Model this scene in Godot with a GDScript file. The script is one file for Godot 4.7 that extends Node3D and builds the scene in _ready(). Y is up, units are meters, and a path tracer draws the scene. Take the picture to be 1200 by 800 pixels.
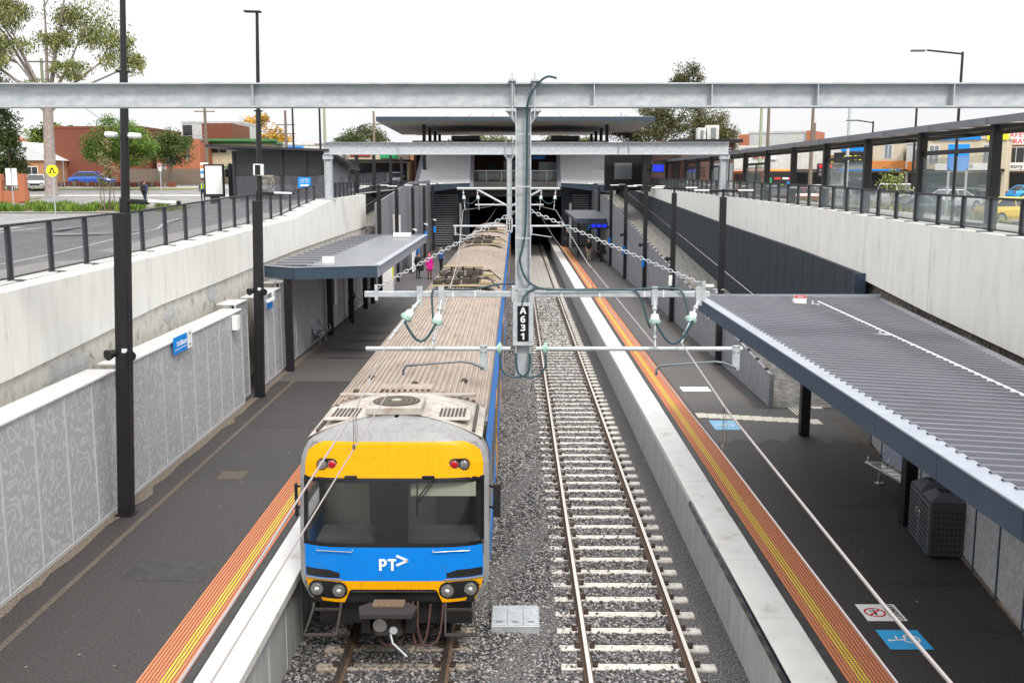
extends Node3D
# A railway station in a cutting, seen from the road bridge above the tracks.
# World: y up, metres; rail tops at y = 0, tracks run along -z, x = 0 midway between the tracks.

const PL := 1.08            # platform surface above the rails
var M := {}
var used := {}
var rng := RandomNumberGenerator.new()

class G:
	var v := PackedVector3Array()
	var n := PackedVector3Array()
	var c := PackedColorArray()
	var uv := PackedVector2Array()
	var col := Color(1, 1, 1)
	var colored := false
	func tri(a, b, d):
		var m = (b - a).cross(d - a).normalized()
		v.append(a); v.append(d); v.append(b)
		n.append(m); n.append(m); n.append(m)
		if colored:
			c.append(col); c.append(col); c.append(col)
	func tris(a, b, d, na, nb, nd):
		v.append(a); v.append(d); v.append(b)
		n.append(na); n.append(nd); n.append(nb)
		if colored:
			c.append(col); c.append(col); c.append(col)
	func quad(a, b, d, e):
		tri(a, b, d); tri(a, d, e)
	func oq(a, b, d, e, o):          # quad turned away from the point o
		var m = (b - a).cross(d - a)
		if m.length_squared() < 1e-14: m = (d - a).cross(e - a)
		if m.dot((a + b + d + e) * 0.25 - o) < 0: quad(e, d, b, a)
		else: quad(a, b, d, e)
	func hexa(p):                    # 0..3 the bottom ring, 4..7 the top ring above them
		var o = Vector3.ZERO
		for q in p: o += q
		o /= 8.0
		oq(p[0], p[1], p[2], p[3], o); oq(p[4], p[5], p[6], p[7], o)
		for i in 4:
			var j = (i + 1) % 4
			oq(p[i], p[j], p[4 + j], p[4 + i], o)
	func box(o: Vector3, s: Vector3, b := Basis.IDENTITY):
		var h = s * 0.5
		var p = []
		for y in [-1, 1]:
			for q in [[-1, -1], [1, -1], [1, 1], [-1, 1]]:
				p.append(o + b * Vector3(q[0] * h.x, y * h.y, q[1] * h.z))
		hexa(p)
	func span(a: Vector3, b: Vector3):   # box between two corners
		box((a + b) * 0.5, (b - a).abs())
	func bbox(o: Vector3, s: Vector3, e: float, b := Basis.IDENTITY):   # chamfered box
		var h = s * 0.5
		var k = [h.x, h.y, h.z]
		for ax in 3:
			var a1 = (ax + 1) % 3
			var a2 = (ax + 2) % 3
			for sg in [-1, 1]:
				var q = []
				for w in [[-1, -1], [1, -1], [1, 1], [-1, 1]]:
					var t = Vector3.ZERO
					t[ax] = sg * k[ax]; t[a1] = w[0] * (k[a1] - e); t[a2] = w[1] * (k[a2] - e)
					q.append(o + b * t)
				oq(q[0], q[1], q[2], q[3], o)
			for s1 in [-1, 1]:
				for s2 in [-1, 1]:
					var q = []
					for w in [[0, -1], [1, -1], [1, 1], [0, 1]]:
						var t = Vector3.ZERO
						t[ax] = w[1] * (k[ax] - e)
						t[a1] = s1 * (k[a1] - (e if w[0] == 1 else 0.0)); t[a2] = s2 * (k[a2] - (0.0 if w[0] == 1 else e))
						q.append(o + b * t)
					oq(q[0], q[1], q[2], q[3], o)
		for x in [-1, 1]:
			for y in [-1, 1]:
				for z in [-1, 1]:
					var q = [o + b * Vector3(x * h.x, y * (h.y - e), z * (h.z - e)), o + b * Vector3(x * (h.x - e), y * h.y, z * (h.z - e)), o + b * Vector3(x * (h.x - e), y * (h.y - e), z * h.z)]
					if (q[1] - q[0]).cross(q[2] - q[0]).dot(q[0] - o) < 0: tri(q[0], q[2], q[1])
					else: tri(q[0], q[1], q[2])
	func cyl(a: Vector3, b: Vector3, r0: float, r1: float, seg := 10, caps := true):
		var d = (b - a).normalized()
		var x = d.cross(Vector3(0, 1, 0) if abs(d.y) < 0.9 else Vector3(1, 0, 0)).normalized()
		var y = d.cross(x)
		for i in seg:
			var t0 = TAU * i / seg
			var t1 = TAU * (i + 1) / seg
			var u0 = x * cos(t0) + y * sin(t0)
			var u1 = x * cos(t1) + y * sin(t1)
			tris(a + u0 * r0, a + u1 * r0, b + u1 * r1, u0, u1, u1)
			tris(a + u0 * r0, b + u1 * r1, b + u0 * r1, u0, u1, u0)
			if caps:
				if r0 > 0.0: tris(a, a + u1 * r0, a + u0 * r0, -d, -d, -d)
				if r1 > 0.0: tris(b, b + u0 * r1, b + u1 * r1, d, d, d)
	func tube(p, r, seg := 6, r_end := -1.0):
		var m = p.size()
		var px = Vector3.ZERO
		var rings = []
		for i in m:
			var d = (p[min(i + 1, m - 1)] - p[max(i - 1, 0)]).normalized()
			if px == Vector3.ZERO: px = d.cross(Vector3(0, 1, 0) if abs(d.y) < 0.9 else Vector3(1, 0, 0)).normalized()
			else: px = (px - d * px.dot(d)).normalized()
			var py = d.cross(px)
			var rr = r if r_end < 0 else lerp(r, r_end, float(i) / (m - 1))
			var ring = []
			for k in seg:
				var t = TAU * k / seg
				var u = px * cos(t) + py * sin(t)
				ring.append([p[i] + u * rr, u])
			rings.append(ring)
		for i in m - 1:
			for k in seg:
				var k1 = (k + 1) % seg
				var a = rings[i][k]
				var b = rings[i][k1]
				var d = rings[i + 1][k1]
				var e = rings[i + 1][k]
				tris(a[0], b[0], d[0], a[1], b[1], d[1])
				tris(a[0], d[0], e[0], a[1], d[1], e[1])
		for k in range(1, seg - 1):
			tri(rings[0][0][0], rings[0][k + 1][0], rings[0][k][0])
			tri(rings[m - 1][0][0], rings[m - 1][k][0], rings[m - 1][k + 1][0])
	func ball(o: Vector3, r: Vector3, seg := 10, rings := 6):
		for i in rings:
			for k in seg:
				var q = []
				for w in [[0, 0], [0, 1], [1, 1], [1, 0]]:
					var t = PI * (i + w[0]) / rings
					var f = TAU * (k + w[1]) / seg
					q.append(Vector3(sin(t) * cos(f), cos(t), sin(t) * sin(f)))
				var nn = []
				for w in q: nn.append((w / r).normalized())
				tris(o + q[0] * r, o + q[1] * r, o + q[2] * r, nn[0], nn[1], nn[2])
				tris(o + q[0] * r, o + q[2] * r, o + q[3] * r, nn[0], nn[2], nn[3])
	func extrude(poly, basis: Transform3D, depth: float):   # poly in local xy, pushed along local +z
		var pp = PackedVector2Array(poly)
		var idx = Geometry2D.triangulate_polygon(pp)
		var area = 0.0
		for i in pp.size():
			var a = pp[i]
			var b = pp[(i + 1) % pp.size()]
			area += a.x * b.y - b.x * a.y
		if area < 0:
			pp.reverse(); idx = Geometry2D.triangulate_polygon(pp)
		var z = basis.basis.z.normalized()
		for i in range(0, idx.size(), 3):
			var q = [pp[idx[i]], pp[idx[i + 1]], pp[idx[i + 2]]]
			if (q[1] - q[0]).cross(q[2] - q[0]) < 0: q.reverse()
			var lo = []
			var hi = []
			for w in q:
				lo.append(basis * Vector3(w.x, w.y, 0)); hi.append(basis * Vector3(w.x, w.y, depth))
			tri(hi[0], hi[1], hi[2]); tri(lo[0], lo[2], lo[1])
		for i in pp.size():
			var a = pp[i]
			var b = pp[(i + 1) % pp.size()]
			quad(basis * Vector3(a.x, a.y, 0), basis * Vector3(b.x, b.y, 0), basis * Vector3(b.x, b.y, depth), basis * Vector3(a.x, a.y, depth))
	func mesh() -> ArrayMesh:
		var arr = []
		arr.resize(Mesh.ARRAY_MAX)
		arr[Mesh.ARRAY_VERTEX] = v
		arr[Mesh.ARRAY_NORMAL] = n
		if colored: arr[Mesh.ARRAY_COLOR] = c
		if uv.size() == v.size() and uv.size() > 0: arr[Mesh.ARRAY_TEX_UV] = uv
		var m = ArrayMesh.new()
		m.add_surface_from_arrays(Mesh.PRIMITIVE_TRIANGLES, arr)
		return m

func V(x, y, z) -> Vector3: return Vector3(x, y, z)
func lin(r, g, b) -> Color: return Color(r, g, b).linear_to_srgb()
func rnd(a, b) -> float: return rng.randf_range(a, b)

func numbered(called: String) -> String:
	used[called] = used.get(called, 0) + 1
	return called if used[called] == 1 else "%s_%03d" % [called, used[called] - 1]

func obj(called, g, m, parent = self) -> MeshInstance3D:
	var o = MeshInstance3D.new()
	o.mesh = g.mesh() if g is G else g
	o.material_override = M[m] if m is String else m
	o.name = numbered(called) if parent == self else called
	parent.add_child(o, true)
	return o
func tag(o, label, category, group = ""):
	o.set_meta("label", label); o.set_meta("category", category)
	if group: o.set_meta("group", group)
	return o
func thing(called, label, category, at := Vector3.ZERO, turn := 0.0, group := ""):
	var o = Node3D.new()
	o.name = numbered(called); add_child(o, true)
	o.position = at; o.rotation.y = turn
	return tag(o, label, category, group)
func struct(called, g, m):
	var o = obj(called, g, m); o.set_meta("kind", "structure"); return o
func place():
	var o = Node3D.new(); return o
func struct_node(called):
	var o = Node3D.new(); o.name = numbered(called); add_child(o, true); o.set_meta("kind", "structure"); return o
func bx(called, o, s, m, parent = self, e := 0.0):
	var g = G.new()
	if e > 0: g.bbox(o, s, e)
	else: g.box(o, s)
	return obj(called, g, m, parent)
func words(t: String, size: float, m, parent, at: Vector3, rot := Vector3.ZERO, called := "lettering", wide := 1.0, depth := 0.012):
	var tm = TextMesh.new()
	tm.text = t
	var f = SystemFont.new()
	f.font_names = PackedStringArray(["Droid Sans"]); f.font_weight = 700
	tm.font = f; tm.font_size = 32; tm.pixel_size = size / 24.0; tm.depth = depth; tm.curve_step = 1.0
	var o = MeshInstance3D.new()
	o.mesh = tm; o.material_override = M[m]; o.name = called
	parent.add_child(o, true)
	o.position = at; o.rotation = rot; o.scale = Vector3(wide, 1, 1)
	return o
func tab(t, z):                      # linear table, z falling
	if z >= t[0][0]: return t[0][1]
	for i in t.size() - 1:
		if z >= t[i + 1][0]: return remap(z, t[i][0], t[i + 1][0], t[i][1], t[i + 1][1])
	return t[-1][1]

# ---------------------------------------------------------------- materials
func ntex(freq, seed_, ramp, oct := 5, size := 512, kind := FastNoiseLite.TYPE_SIMPLEX_SMOOTH, warp := 0.0, bump := 0.0):
	var f = FastNoiseLite.new()
	f.noise_type = kind; f.frequency = freq; f.seed = seed_; f.fractal_octaves = oct; f.fractal_gain = 0.6
	if warp > 0:
		f.domain_warp_enabled = true; f.domain_warp_amplitude = warp; f.domain_warp_frequency = freq * 2
	var t = NoiseTexture2D.new()
	t.width = size; t.height = size; t.seamless = true; t.noise = f; t.generate_mipmaps = false
	if bump > 0:
		t.as_normal_map = true; t.bump_strength = bump
	elif ramp:
		var gr = Gradient.new()
		gr.offsets = PackedFloat32Array(ramp.map(func(q): return q[0]))
		gr.colors = PackedColorArray(ramp.map(func(q): return q[1]))
		t.color_ramp = gr
	return t
func plain(called, c: Color, rough := 0.7, metal := 0.0):
	var m = StandardMaterial3D.new()
	m.albedo_color = c; m.roughness = rough; m.metallic = metal
	M[called] = m
	return m
func tri_mat(called, tex, scale: Vector3, rough := 0.8, metal := 0.0, normal = null, depth := 1.0, tint := Color.WHITE):
	var m = plain(called, tint, rough, metal)
	m.albedo_texture = tex
	m.uv1_triplanar = true; m.uv1_world_triplanar = true; m.uv1_scale = scale
	if normal:
		m.normal_enabled = true; m.normal_texture = normal; m.normal_scale = depth
	return m
func grey(a, k := 1.0): return lin(a, a * k, a * k)
func two(a: Color, b: Color, lo := 0.25, hi := 0.75): return [[lo, a], [hi, b]]

func pattern_tex(seed_, ground: Color, line: Color, mid: Color):
	# looping outlines printed on the perforated screens
	var f = FastNoiseLite.new()
	f.noise_type = FastNoiseLite.TYPE_SIMPLEX_SMOOTH; f.frequency = 0.009; f.seed = seed_; f.fractal_octaves = 2
	f.domain_warp_enabled = true; f.domain_warp_amplitude = 26.0; f.domain_warp_frequency = 0.012
	var im = f.get_seamless_image(512, 512)
	var src = im.get_data()
	var out = PackedByteArray()
	out.resize(512 * 512 * 3)
	for i in 512 * 512:
		var t = src[i] / 255.0
		var w = abs(fposmod(t * 3.0, 1.0) - 0.5)
		var q = line if w > 0.38 else (mid if w > 0.345 else ground)
		# rows of fine perforations
		if (i % 512) % 4 == 1 and (i / 512) % 4 == 1 and w < 0.38: q = q * 0.6
		out[i * 3] = int(q.r * 255); out[i * 3 + 1] = int(q.g * 255); out[i * 3 + 2] = int(q.b * 255)
	return ImageTexture.create_from_image(Image.create_from_data(512, 512, false, Image.FORMAT_RGB8, out))

func materials():
	var fine = ntex(0.35, 7, null, 2, 512, FastNoiseLite.TYPE_SIMPLEX, 0, 2.0)
	var coarse_n = ntex(0.03, 9, null, 5, 512, FastNoiseLite.TYPE_SIMPLEX, 0, 6.0)
	tri_mat("asphalt", ntex(0.11, 1, [[0.2, lin(0.022, 0.0195, 0.019)], [0.5, lin(0.033, 0.0295, 0.0285)], [0.8, lin(0.05, 0.045, 0.043)]], 4, 1024), V(0.14, 0.14, 0.14), 0.66, 0.0, fine, 0.2)
	tri_mat("asphalt_patch", ntex(0.09, 2, [[0.2, lin(0.06, 0.056, 0.055)], [0.8, lin(0.095, 0.089, 0.086)]], 4, 1024), V(0.12, 0.12, 0.12), 0.7, 0.0, fine, 0.2)
	tri_mat("asphalt_dark", ntex(0.02, 12, [[0.2, grey(0.02)], [0.8, grey(0.036)]], 7), V(0.3, 0.3, 0.3), 0.6)
	tri_mat("road", ntex(0.012, 3, [[0.2, grey(0.16)], [0.8, grey(0.26)]], 6, 1024), V(0.06, 0.06, 0.06), 0.75)
	tri_mat("footpath", ntex(0.03, 4, [[0.2, lin(0.36, 0.35, 0.33)], [0.8, lin(0.5, 0.48, 0.45)]], 5), V(0.2, 0.2, 0.2), 0.9)
	tri_mat("wall_concrete", ntex(0.014, 5, [[0.05, lin(0.56, 0.545, 0.5)], [0.25, lin(0.7, 0.69, 0.655)], [0.7, lin(0.76, 0.75, 0.715)]], 4, 1024), V(0.12, 0.03, 0.12), 0.9)
	tri_mat("stained_concrete", ntex(0.02, 6, [[0.08, lin(0.16, 0.14, 0.11)], [0.22, lin(0.4, 0.37, 0.31)], [0.38, lin(0.53, 0.505, 0.45)], [0.8, lin(0.6, 0.58, 0.53)]], 7, 1024, FastNoiseLite.TYPE_SIMPLEX_SMOOTH, 30.0), V(0.11, 0.09, 0.11), 0.95)
	tri_mat("rock", ntex(0.03, 8, [[0.2, lin(0.05, 0.045, 0.04)], [0.55, lin(0.16, 0.14, 0.12)], [0.85, lin(0.3, 0.25, 0.2)]], 6), V(0.5, 0.5, 0.5), 0.95, 0.0, coarse_n, 1.5)
	tri_mat("coping", ntex(0.013, 11, [[0.08, lin(0.45, 0.425, 0.38)], [0.25, lin(0.57, 0.56, 0.54)], [0.6, lin(0.61, 0.605, 0.59)]], 6, 1024), V(0.09, 0.09, 0.09), 0.85)
	tri_mat("face_concrete", ntex(0.02, 13, [[0.2, lin(0.38, 0.395, 0.385)], [0.8, lin(0.48, 0.49, 0.48)]], 5), V(0.25, 0.08, 0.25), 0.9)
	tri_mat("ramp_concrete", ntex(0.02, 14, [[0.2, lin(0.1, 0.095, 0.088)], [0.8, lin(0.27, 0.26, 0.24)]], 6), V(0.25, 0.25, 0.25), 0.9)
	tri_mat("drain", ntex(0.05, 15, [[0.2, lin(0.06, 0.047, 0.036)], [0.8, lin(0.13, 0.105, 0.08)]], 5), V(0.6, 0.6, 0.6), 0.9)
	tri_mat("dirt", ntex(0.05, 16, [[0.2, lin(0.07, 0.055, 0.042)], [0.8, lin(0.2, 0.165, 0.125)]], 5), V(0.6, 0.6, 0.6), 0.95)
	tri_mat("sleeper_concrete", ntex(0.02, 17, [[0.15, lin(0.4, 0.36, 0.31)], [0.4, lin(0.56, 0.535, 0.49)], [0.8, lin(0.64, 0.615, 0.575)]], 6), V(0.4, 0.4, 0.4), 0.9, 0.0, fine, 0.3)
	tri_mat("sleeper_dirty", ntex(0.02, 18, [[0.2, lin(0.14, 0.11, 0.085)], [0.7, lin(0.42, 0.37, 0.31)]], 6), V(0.7, 0.7, 0.7), 0.9, 0.0, fine, 0.3)
	tri_mat("ballast_bed", ntex(0.06, 19, [[0.25, grey(0.05)], [0.5, lin(0.15, 0.145, 0.145)], [0.75, lin(0.32, 0.31, 0.305)]], 4, 1024), V(0.28, 0.28, 0.28), 0.95, 0.0, ntex(0.06, 19, null, 4, 1024, FastNoiseLite.TYPE_SIMPLEX_SMOOTH, 0, 12.0), 1.5)
	tri_mat("steel", ntex(0.02, 20, [[0.2, lin(0.39, 0.43, 0.46)], [0.5, lin(0.46, 0.495, 0.52)], [0.8, lin(0.53, 0.555, 0.575)]], 5, 512, FastNoiseLite.TYPE_SIMPLEX_SMOOTH, 25.0), V(0.35, 0.6, 0.6), 0.5, 0.35)
	plain("steel_dark", lin(0.16, 0.18, 0.2), 0.5, 0.6)
	plain("charcoal", lin(0.007, 0.007, 0.009), 0.45)
	plain("fence_grey", lin(0.022, 0.023, 0.029), 0.45)
	plain("bin_grey", lin(0.06, 0.058, 0.056), 0.5, 0.3)
	plain("black", lin(0.008, 0.008, 0.009), 0.5)
	plain("gloss_black", lin(0.008, 0.008, 0.01), 0.18)
	plain("white", lin(0.74, 0.74, 0.73), 0.6)
	plain("sign_white", lin(0.8, 0.8, 0.79), 0.5)
	plain("sign_blue", lin(0.0, 0.23, 0.72), 0.45)
	plain("mark_blue", lin(0.03, 0.34, 0.68), 0.7)
	plain("mark_faded", lin(0.22, 0.45, 0.66), 0.7)
	plain("sign_red", lin(0.62, 0.03, 0.03), 0.5)
	plain("sign_yellow", lin(0.85, 0.78, 0.02), 0.45)
	plain("sign_green", lin(0.02, 0.35, 0.14), 0.5)
	plain("sign_orange", lin(0.62, 0.2, 0.035), 0.5)
	plain("sign_navy", lin(0.02, 0.03, 0.22), 0.5)
	tri_mat("fascia", ntex(0.01, 21, two(lin(0.03, 0.052, 0.08), lin(0.037, 0.061, 0.091)), 4), V(0.2, 0.2, 0.2), 0.4)
	tri_mat("capping", ntex(0.01, 22, two(lin(0.33, 0.36, 0.42), lin(0.37, 0.4, 0.46)), 4), V(0.3, 0.3, 0.3), 0.38, 0.3)
	tri_mat("roof_sheet", ntex(0.008, 23, [[0.12, lin(0.1, 0.102, 0.115)], [0.35, lin(0.145, 0.152, 0.178)], [0.75, lin(0.172, 0.18, 0.208)]], 6), V(0.12, 0.12, 0.3), 0.42, 0.25)
	tri_mat("roof_pale", ntex(0.006, 24, [[0.2, lin(0.15, 0.19, 0.195)], [0.5, lin(0.185, 0.2, 0.215)], [0.8, lin(0.22, 0.2, 0.23)]], 4), V(0.15, 0.15, 0.15), 0.35, 0.2)
	plain("cover_pale", lin(0.74, 0.74, 0.78), 0.5)
	plain("ridge_sheet", lin(0.4, 0.37, 0.37), 0.6)
	var mk = plain("milky_roof", Color(0.86, 0.84, 0.78, 0.45), 0.3)
	mk.transparency = BaseMaterial3D.TRANSPARENCY_ALPHA
	tri_mat("cladding", ntex(0.03, 25, [[0.2, lin(0.01, 0.0165, 0.025)], [0.8, lin(0.022, 0.033, 0.046)]], 6), V(0.35, 0.2, 0.35), 0.6)
	tri_mat("panel_grey", ntex(0.02, 26, two(lin(0.2, 0.21, 0.235), lin(0.28, 0.29, 0.315)), 5), V(0.3, 0.15, 0.3), 0.5, 0.2)
	tri_mat("screen", pattern_tex(3, lin(0.41, 0.415, 0.42), lin(0.51, 0.515, 0.52), lin(0.46, 0.465, 0.47)), V(0.36, 0.36, 0.36), 0.5, 0.1)
	tri_mat("screen_fine", pattern_tex(8, lin(0.39, 0.395, 0.405), lin(0.51, 0.515, 0.525), lin(0.45, 0.455, 0.465)), V(0.5, 0.5, 0.5), 0.55, 0.1)
	plain("screen_frame", lin(0.48, 0.49, 0.51), 0.5, 0.2)
	tri_mat("screen_cap", ntex(0.02, 27, two(lin(0.5, 0.5, 0.495), lin(0.55, 0.55, 0.545)), 5), V(0.3, 0.3, 0.3), 0.6)
	# the ribbed warning strip along the platform edge
	tri_mat("tactile_orange", ntex(0.03, 28, two(lin(0.56, 0.19, 0.08), lin(0.66, 0.25, 0.12)), 5), V(0.8, 0.8, 0.8), 0.75)
	tri_mat("tactile_yellow", ntex(0.03, 29, two(lin(0.62, 0.42, 0.05), lin(0.74, 0.52, 0.09)), 5), V(0.8, 0.8, 0.8), 0.75)
	plain("tactile_base", lin(0.15, 0.06, 0.038), 0.85)
	tri_mat("tactile_cream", ntex(0.03, 30, two(lin(0.55, 0.52, 0.43), lin(0.68, 0.65, 0.56)), 5), V(0.8, 0.8, 0.8), 0.8)
	# rails and train
	plain("rail_top", lin(0.66, 0.62, 0.57), 0.35, 0.35)
	tri_mat("rust", ntex(0.05, 31, two(lin(0.1, 0.06, 0.037), lin(0.2, 0.135, 0.09)), 5), V(1, 1, 1), 0.9)
	plain("clip", lin(0.035, 0.018, 0.012), 0.8)
	var py = tri_mat("train_yellow", ntex(0.03, 61, [[0.12, lin(0.56, 0.26, 0.004)], [0.35, lin(0.7, 0.325, 0.001)], [0.8, lin(0.73, 0.34, 0.001)]], 6), V(0.5, 0.25, 0.5), 0.36)
	py.clearcoat_enabled = true; py.clearcoat = 0.08; py.clearcoat_roughness = 0.3; py.metallic_specular = 0.25
	var pb = tri_mat("train_blue", ntex(0.03, 62, [[0.12, lin(0.02, 0.17, 0.5)], [0.35, lin(0.005, 0.185, 0.63)], [0.8, lin(0.004, 0.2, 0.66)]], 6), V(0.5, 0.25, 0.5), 0.36)
	pb.clearcoat_enabled = true; pb.clearcoat = 0.08; pb.clearcoat_roughness = 0.3; pb.metallic_specular = 0.25
	tri_mat("train_silver", ntex(0.02, 32, [[0.15, lin(0.2, 0.2, 0.2)], [0.4, lin(0.255, 0.258, 0.262)], [0.8, lin(0.275, 0.278, 0.285)]], 6), V(0.6, 0.6, 0.6), 0.42, 0.1)
	tri_mat("train_roof", ntex(0.015, 33, [[0.1, lin(0.21, 0.165, 0.13)], [0.35, lin(0.3, 0.25, 0.21)], [0.62, lin(0.345, 0.285, 0.24)], [0.88, lin(0.35, 0.265, 0.205)]], 5, 1024), V(0.2, 0.2, 0.04), 0.8)
	tri_mat("train_hatch", ntex(0.02, 34, [[0.15, lin(0.3, 0.24, 0.19)], [0.45, lin(0.42, 0.385, 0.345)], [0.8, lin(0.47, 0.44, 0.405)]], 6), V(0.3, 0.3, 0.3), 0.75)
	plain("roof_gear", lin(0.05, 0.04, 0.03), 0.7)
	plain("gear_tan", lin(0.3, 0.24, 0.16), 0.8)
	var wg = plain("cab_glass", Color(0.05, 0.06, 0.055, 0.14), 0.03)
	wg.transparency = BaseMaterial3D.TRANSPARENCY_ALPHA
	plain("train_window", lin(0.012, 0.014, 0.016), 0.08)
	plain("cab_grey", lin(0.3, 0.325, 0.255), 0.8)
	plain("cab_dark", lin(0.05, 0.052, 0.055), 0.8)
	plain("blind", lin(0.34, 0.36, 0.28), 0.8)
	plain("lens_red", lin(0.38, 0.006, 0.012), 0.12)
	plain("lens_clear", lin(0.2, 0.2, 0.2), 0.12, 0.3)
	plain("reflector", lin(0.85, 0.85, 0.84), 0.12, 0.9)
	plain("chrome", lin(0.5, 0.5, 0.5), 0.25, 0.9)
	plain("hose", lin(0.055, 0.018, 0.014), 0.7)
	tri_mat("iron", ntex(0.05, 35, two(lin(0.02, 0.017, 0.016), lin(0.06, 0.048, 0.042)), 5), V(1, 1, 1), 0.7, 0.2)
	plain("cable", lin(0.02, 0.06, 0.075), 0.45)
	plain("porcelain", lin(0.3, 0.46, 0.4), 0.15)
	plain("porcelain_white", lin(0.75, 0.8, 0.78), 0.2)
	plain("wire", lin(0.36, 0.32, 0.32), 0.45, 0.3)
	plain("copper_dark", lin(0.16, 0.13, 0.11), 0.5, 0.4)
	var gl = plain("glass", Color(0.66, 0.72, 0.72, 0.16), 0.03)
	gl.transparency = BaseMaterial3D.TRANSPARENCY_ALPHA
	var gm = plain("mesh_infill", Color(0.36, 0.37, 0.4, 0.42), 0.4)
	gm.transparency = BaseMaterial3D.TRANSPARENCY_ALPHA
	plain("window", lin(0.03, 0.035, 0.04), 0.08)
	plain("window_pale", lin(0.2, 0.22, 0.23), 0.12)
	plain("stainless", lin(0.55, 0.55, 0.55), 0.25, 0.9)
	plain("soffit", lin(0.36, 0.34, 0.32), 0.8)
	tri_mat("brick_red", ntex(0.1, 36, two(lin(0.12, 0.036, 0.02), lin(0.23, 0.075, 0.045)), 4), V(0.25, 0.7, 0.25), 0.9)
	tri_mat("brick_orange", ntex(0.1, 37, two(lin(0.33, 0.11, 0.055), lin(0.45, 0.17, 0.09)), 4), V(0.25, 0.7, 0.25), 0.9)
	tri_mat("brick_tan", ntex(0.1, 38, two(lin(0.34, 0.17, 0.08), lin(0.46, 0.25, 0.13)), 4), V(0.25, 0.7, 0.25), 0.9)
	tri_mat("brick_brown", ntex(0.1, 39, two(lin(0.07, 0.035, 0.03), lin(0.16, 0.085, 0.072)), 4), V(0.3, 0.8, 0.3), 0.9)
	tri_mat("render_cream", ntex(0.02, 40, two(lin(0.5, 0.43, 0.31), lin(0.6, 0.52, 0.39)), 4), V(0.2, 0.2, 0.2), 0.9)
	tri_mat("render_white", ntex(0.02, 41, two(lin(0.55, 0.55, 0.53), lin(0.7, 0.7, 0.68)), 4), V(0.2, 0.2, 0.2), 0.9)
	tri_mat("render_grey", ntex(0.02, 42, two(lin(0.4, 0.42, 0.42), lin(0.52, 0.53, 0.53)), 4), V(0.2, 0.2, 0.2), 0.9)
	plain("trim_green", lin(0.05, 0.2, 0.07), 0.6)
	plain("tin_white", lin(0.62, 0.64, 0.65), 0.5, 0.2)
	plain("tile_red", lin(0.4, 0.15, 0.085), 0.8)
	tri_mat("timber", ntex(0.05, 43, two(lin(0.12, 0.095, 0.075), lin(0.24, 0.2, 0.16)), 5), V(2, 0.3, 2), 0.9)
	tri_mat("pole_green", ntex(0.04, 44, two(lin(0.26, 0.3, 0.2), lin(0.38, 0.42, 0.3)), 5), V(1, 0.2, 1), 0.9)
	tri_mat("bark_pale", ntex(0.03, 45, [[0.2, lin(0.2, 0.155, 0.14)], [0.6, lin(0.36, 0.31, 0.29)], [0.85, lin(0.45, 0.4, 0.375)]], 5), V(0.6, 0.15, 0.6), 0.9)
	tri_mat("bark", ntex(0.04, 46, two(lin(0.08, 0.06, 0.045), lin(0.2, 0.155, 0.12)), 5), V(0.8, 0.2, 0.8), 0.9)
	tri_mat("grass_ground", ntex(0.05, 47, two(lin(0.09, 0.11, 0.02), lin(0.28, 0.28, 0.06)), 5), V(0.4, 0.4, 0.4), 0.95)
	for k in [["leaf_gum", 0.1], ["leaf_vivid", 0.12]]:
		var lf = plain(k[0], Color.WHITE, 0.65)
		lf.vertex_color_use_as_albedo = true
		lf.backlight_enabled = true; lf.backlight = Color(0.18, 0.2, 0.06)
	var bd = plain("body_cloth", Color.WHITE, 0.85)
	bd.vertex_color_use_as_albedo = true
	var st = plain("stone", Color.WHITE, 0.9)
	st.vertex_color_use_as_albedo = true
	for k in [["car_blue", lin(0.01, 0.1, 0.5)], ["car_white", lin(0.72, 0.72, 0.72)], ["car_silver", lin(0.4, 0.42, 0.44)], ["car_yellow", lin(0.75, 0.52, 0.03)], ["car_sky", lin(0.02, 0.3, 0.62)], ["car_dark", lin(0.03, 0.035, 0.04)], ["car_red", lin(0.4, 0.02, 0.02)], ["bus_orange", lin(0.78, 0.22, 0.02)]]:
		var cm = plain(k[0], k[1], 0.3)
		cm.clearcoat_enabled = true; cm.clearcoat = 0.7; cm.clearcoat_roughness = 0.08
	plain("tyre", lin(0.012, 0.012, 0.012), 0.85)
	var sc = plain("display", lin(0.01, 0.02, 0.08), 0.3)
	sc.emission_enabled = true; sc.emission = Color(0.04, 0.12, 0.75); sc.emission_energy_multiplier = 0.8
	var tl = plain("signal_red", lin(0.5, 0.01, 0.01), 0.4)
	tl.emission_enabled = true; tl.emission = Color(1, 0.05, 0.08); tl.emission_energy_multiplier = 1.2

# ---------------------------------------------------------------- the setting
const WALL_L := [[0, 5.70], [-18, 5.74], [-27, 5.82], [-35, 6.02], [-42, 6.13], [-47, 6.5], [-51, 6.74], [-62, 6.8], [-130, 7.1]]
const BAND_L := [[0, 3.8], [-17.5, 4.16], [-24, 4.52], [-30.6, 4.62], [-40, 4.82], [-62, 4.9]]
const WALL_R := [[0, 6.4], [-20.6, 6.53], [-26, 6.58], [-35, 6.73], [-51, 6.87], [-95, 7.16], [-130, 7.2]]
const BASE_R := [[0, 3.5], [-20, 4.15], [-24, 4.36], [-30, 4.8], [-33, 4.9]]
const CLAD_R := [[0, 4.6], [-29.6, 4.97], [-37, 5.25], [-50, 5.57], [-93.6, 6.94], [-104, 7.1]]
const RAMP_R := [[-29.4, 1.09], [-79, 4.75], [-101, 6.3]]
const RAMP_TOP := [[-29.4, 2.05], [-79.3, 5.8], [-101, 6.9]]

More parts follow.
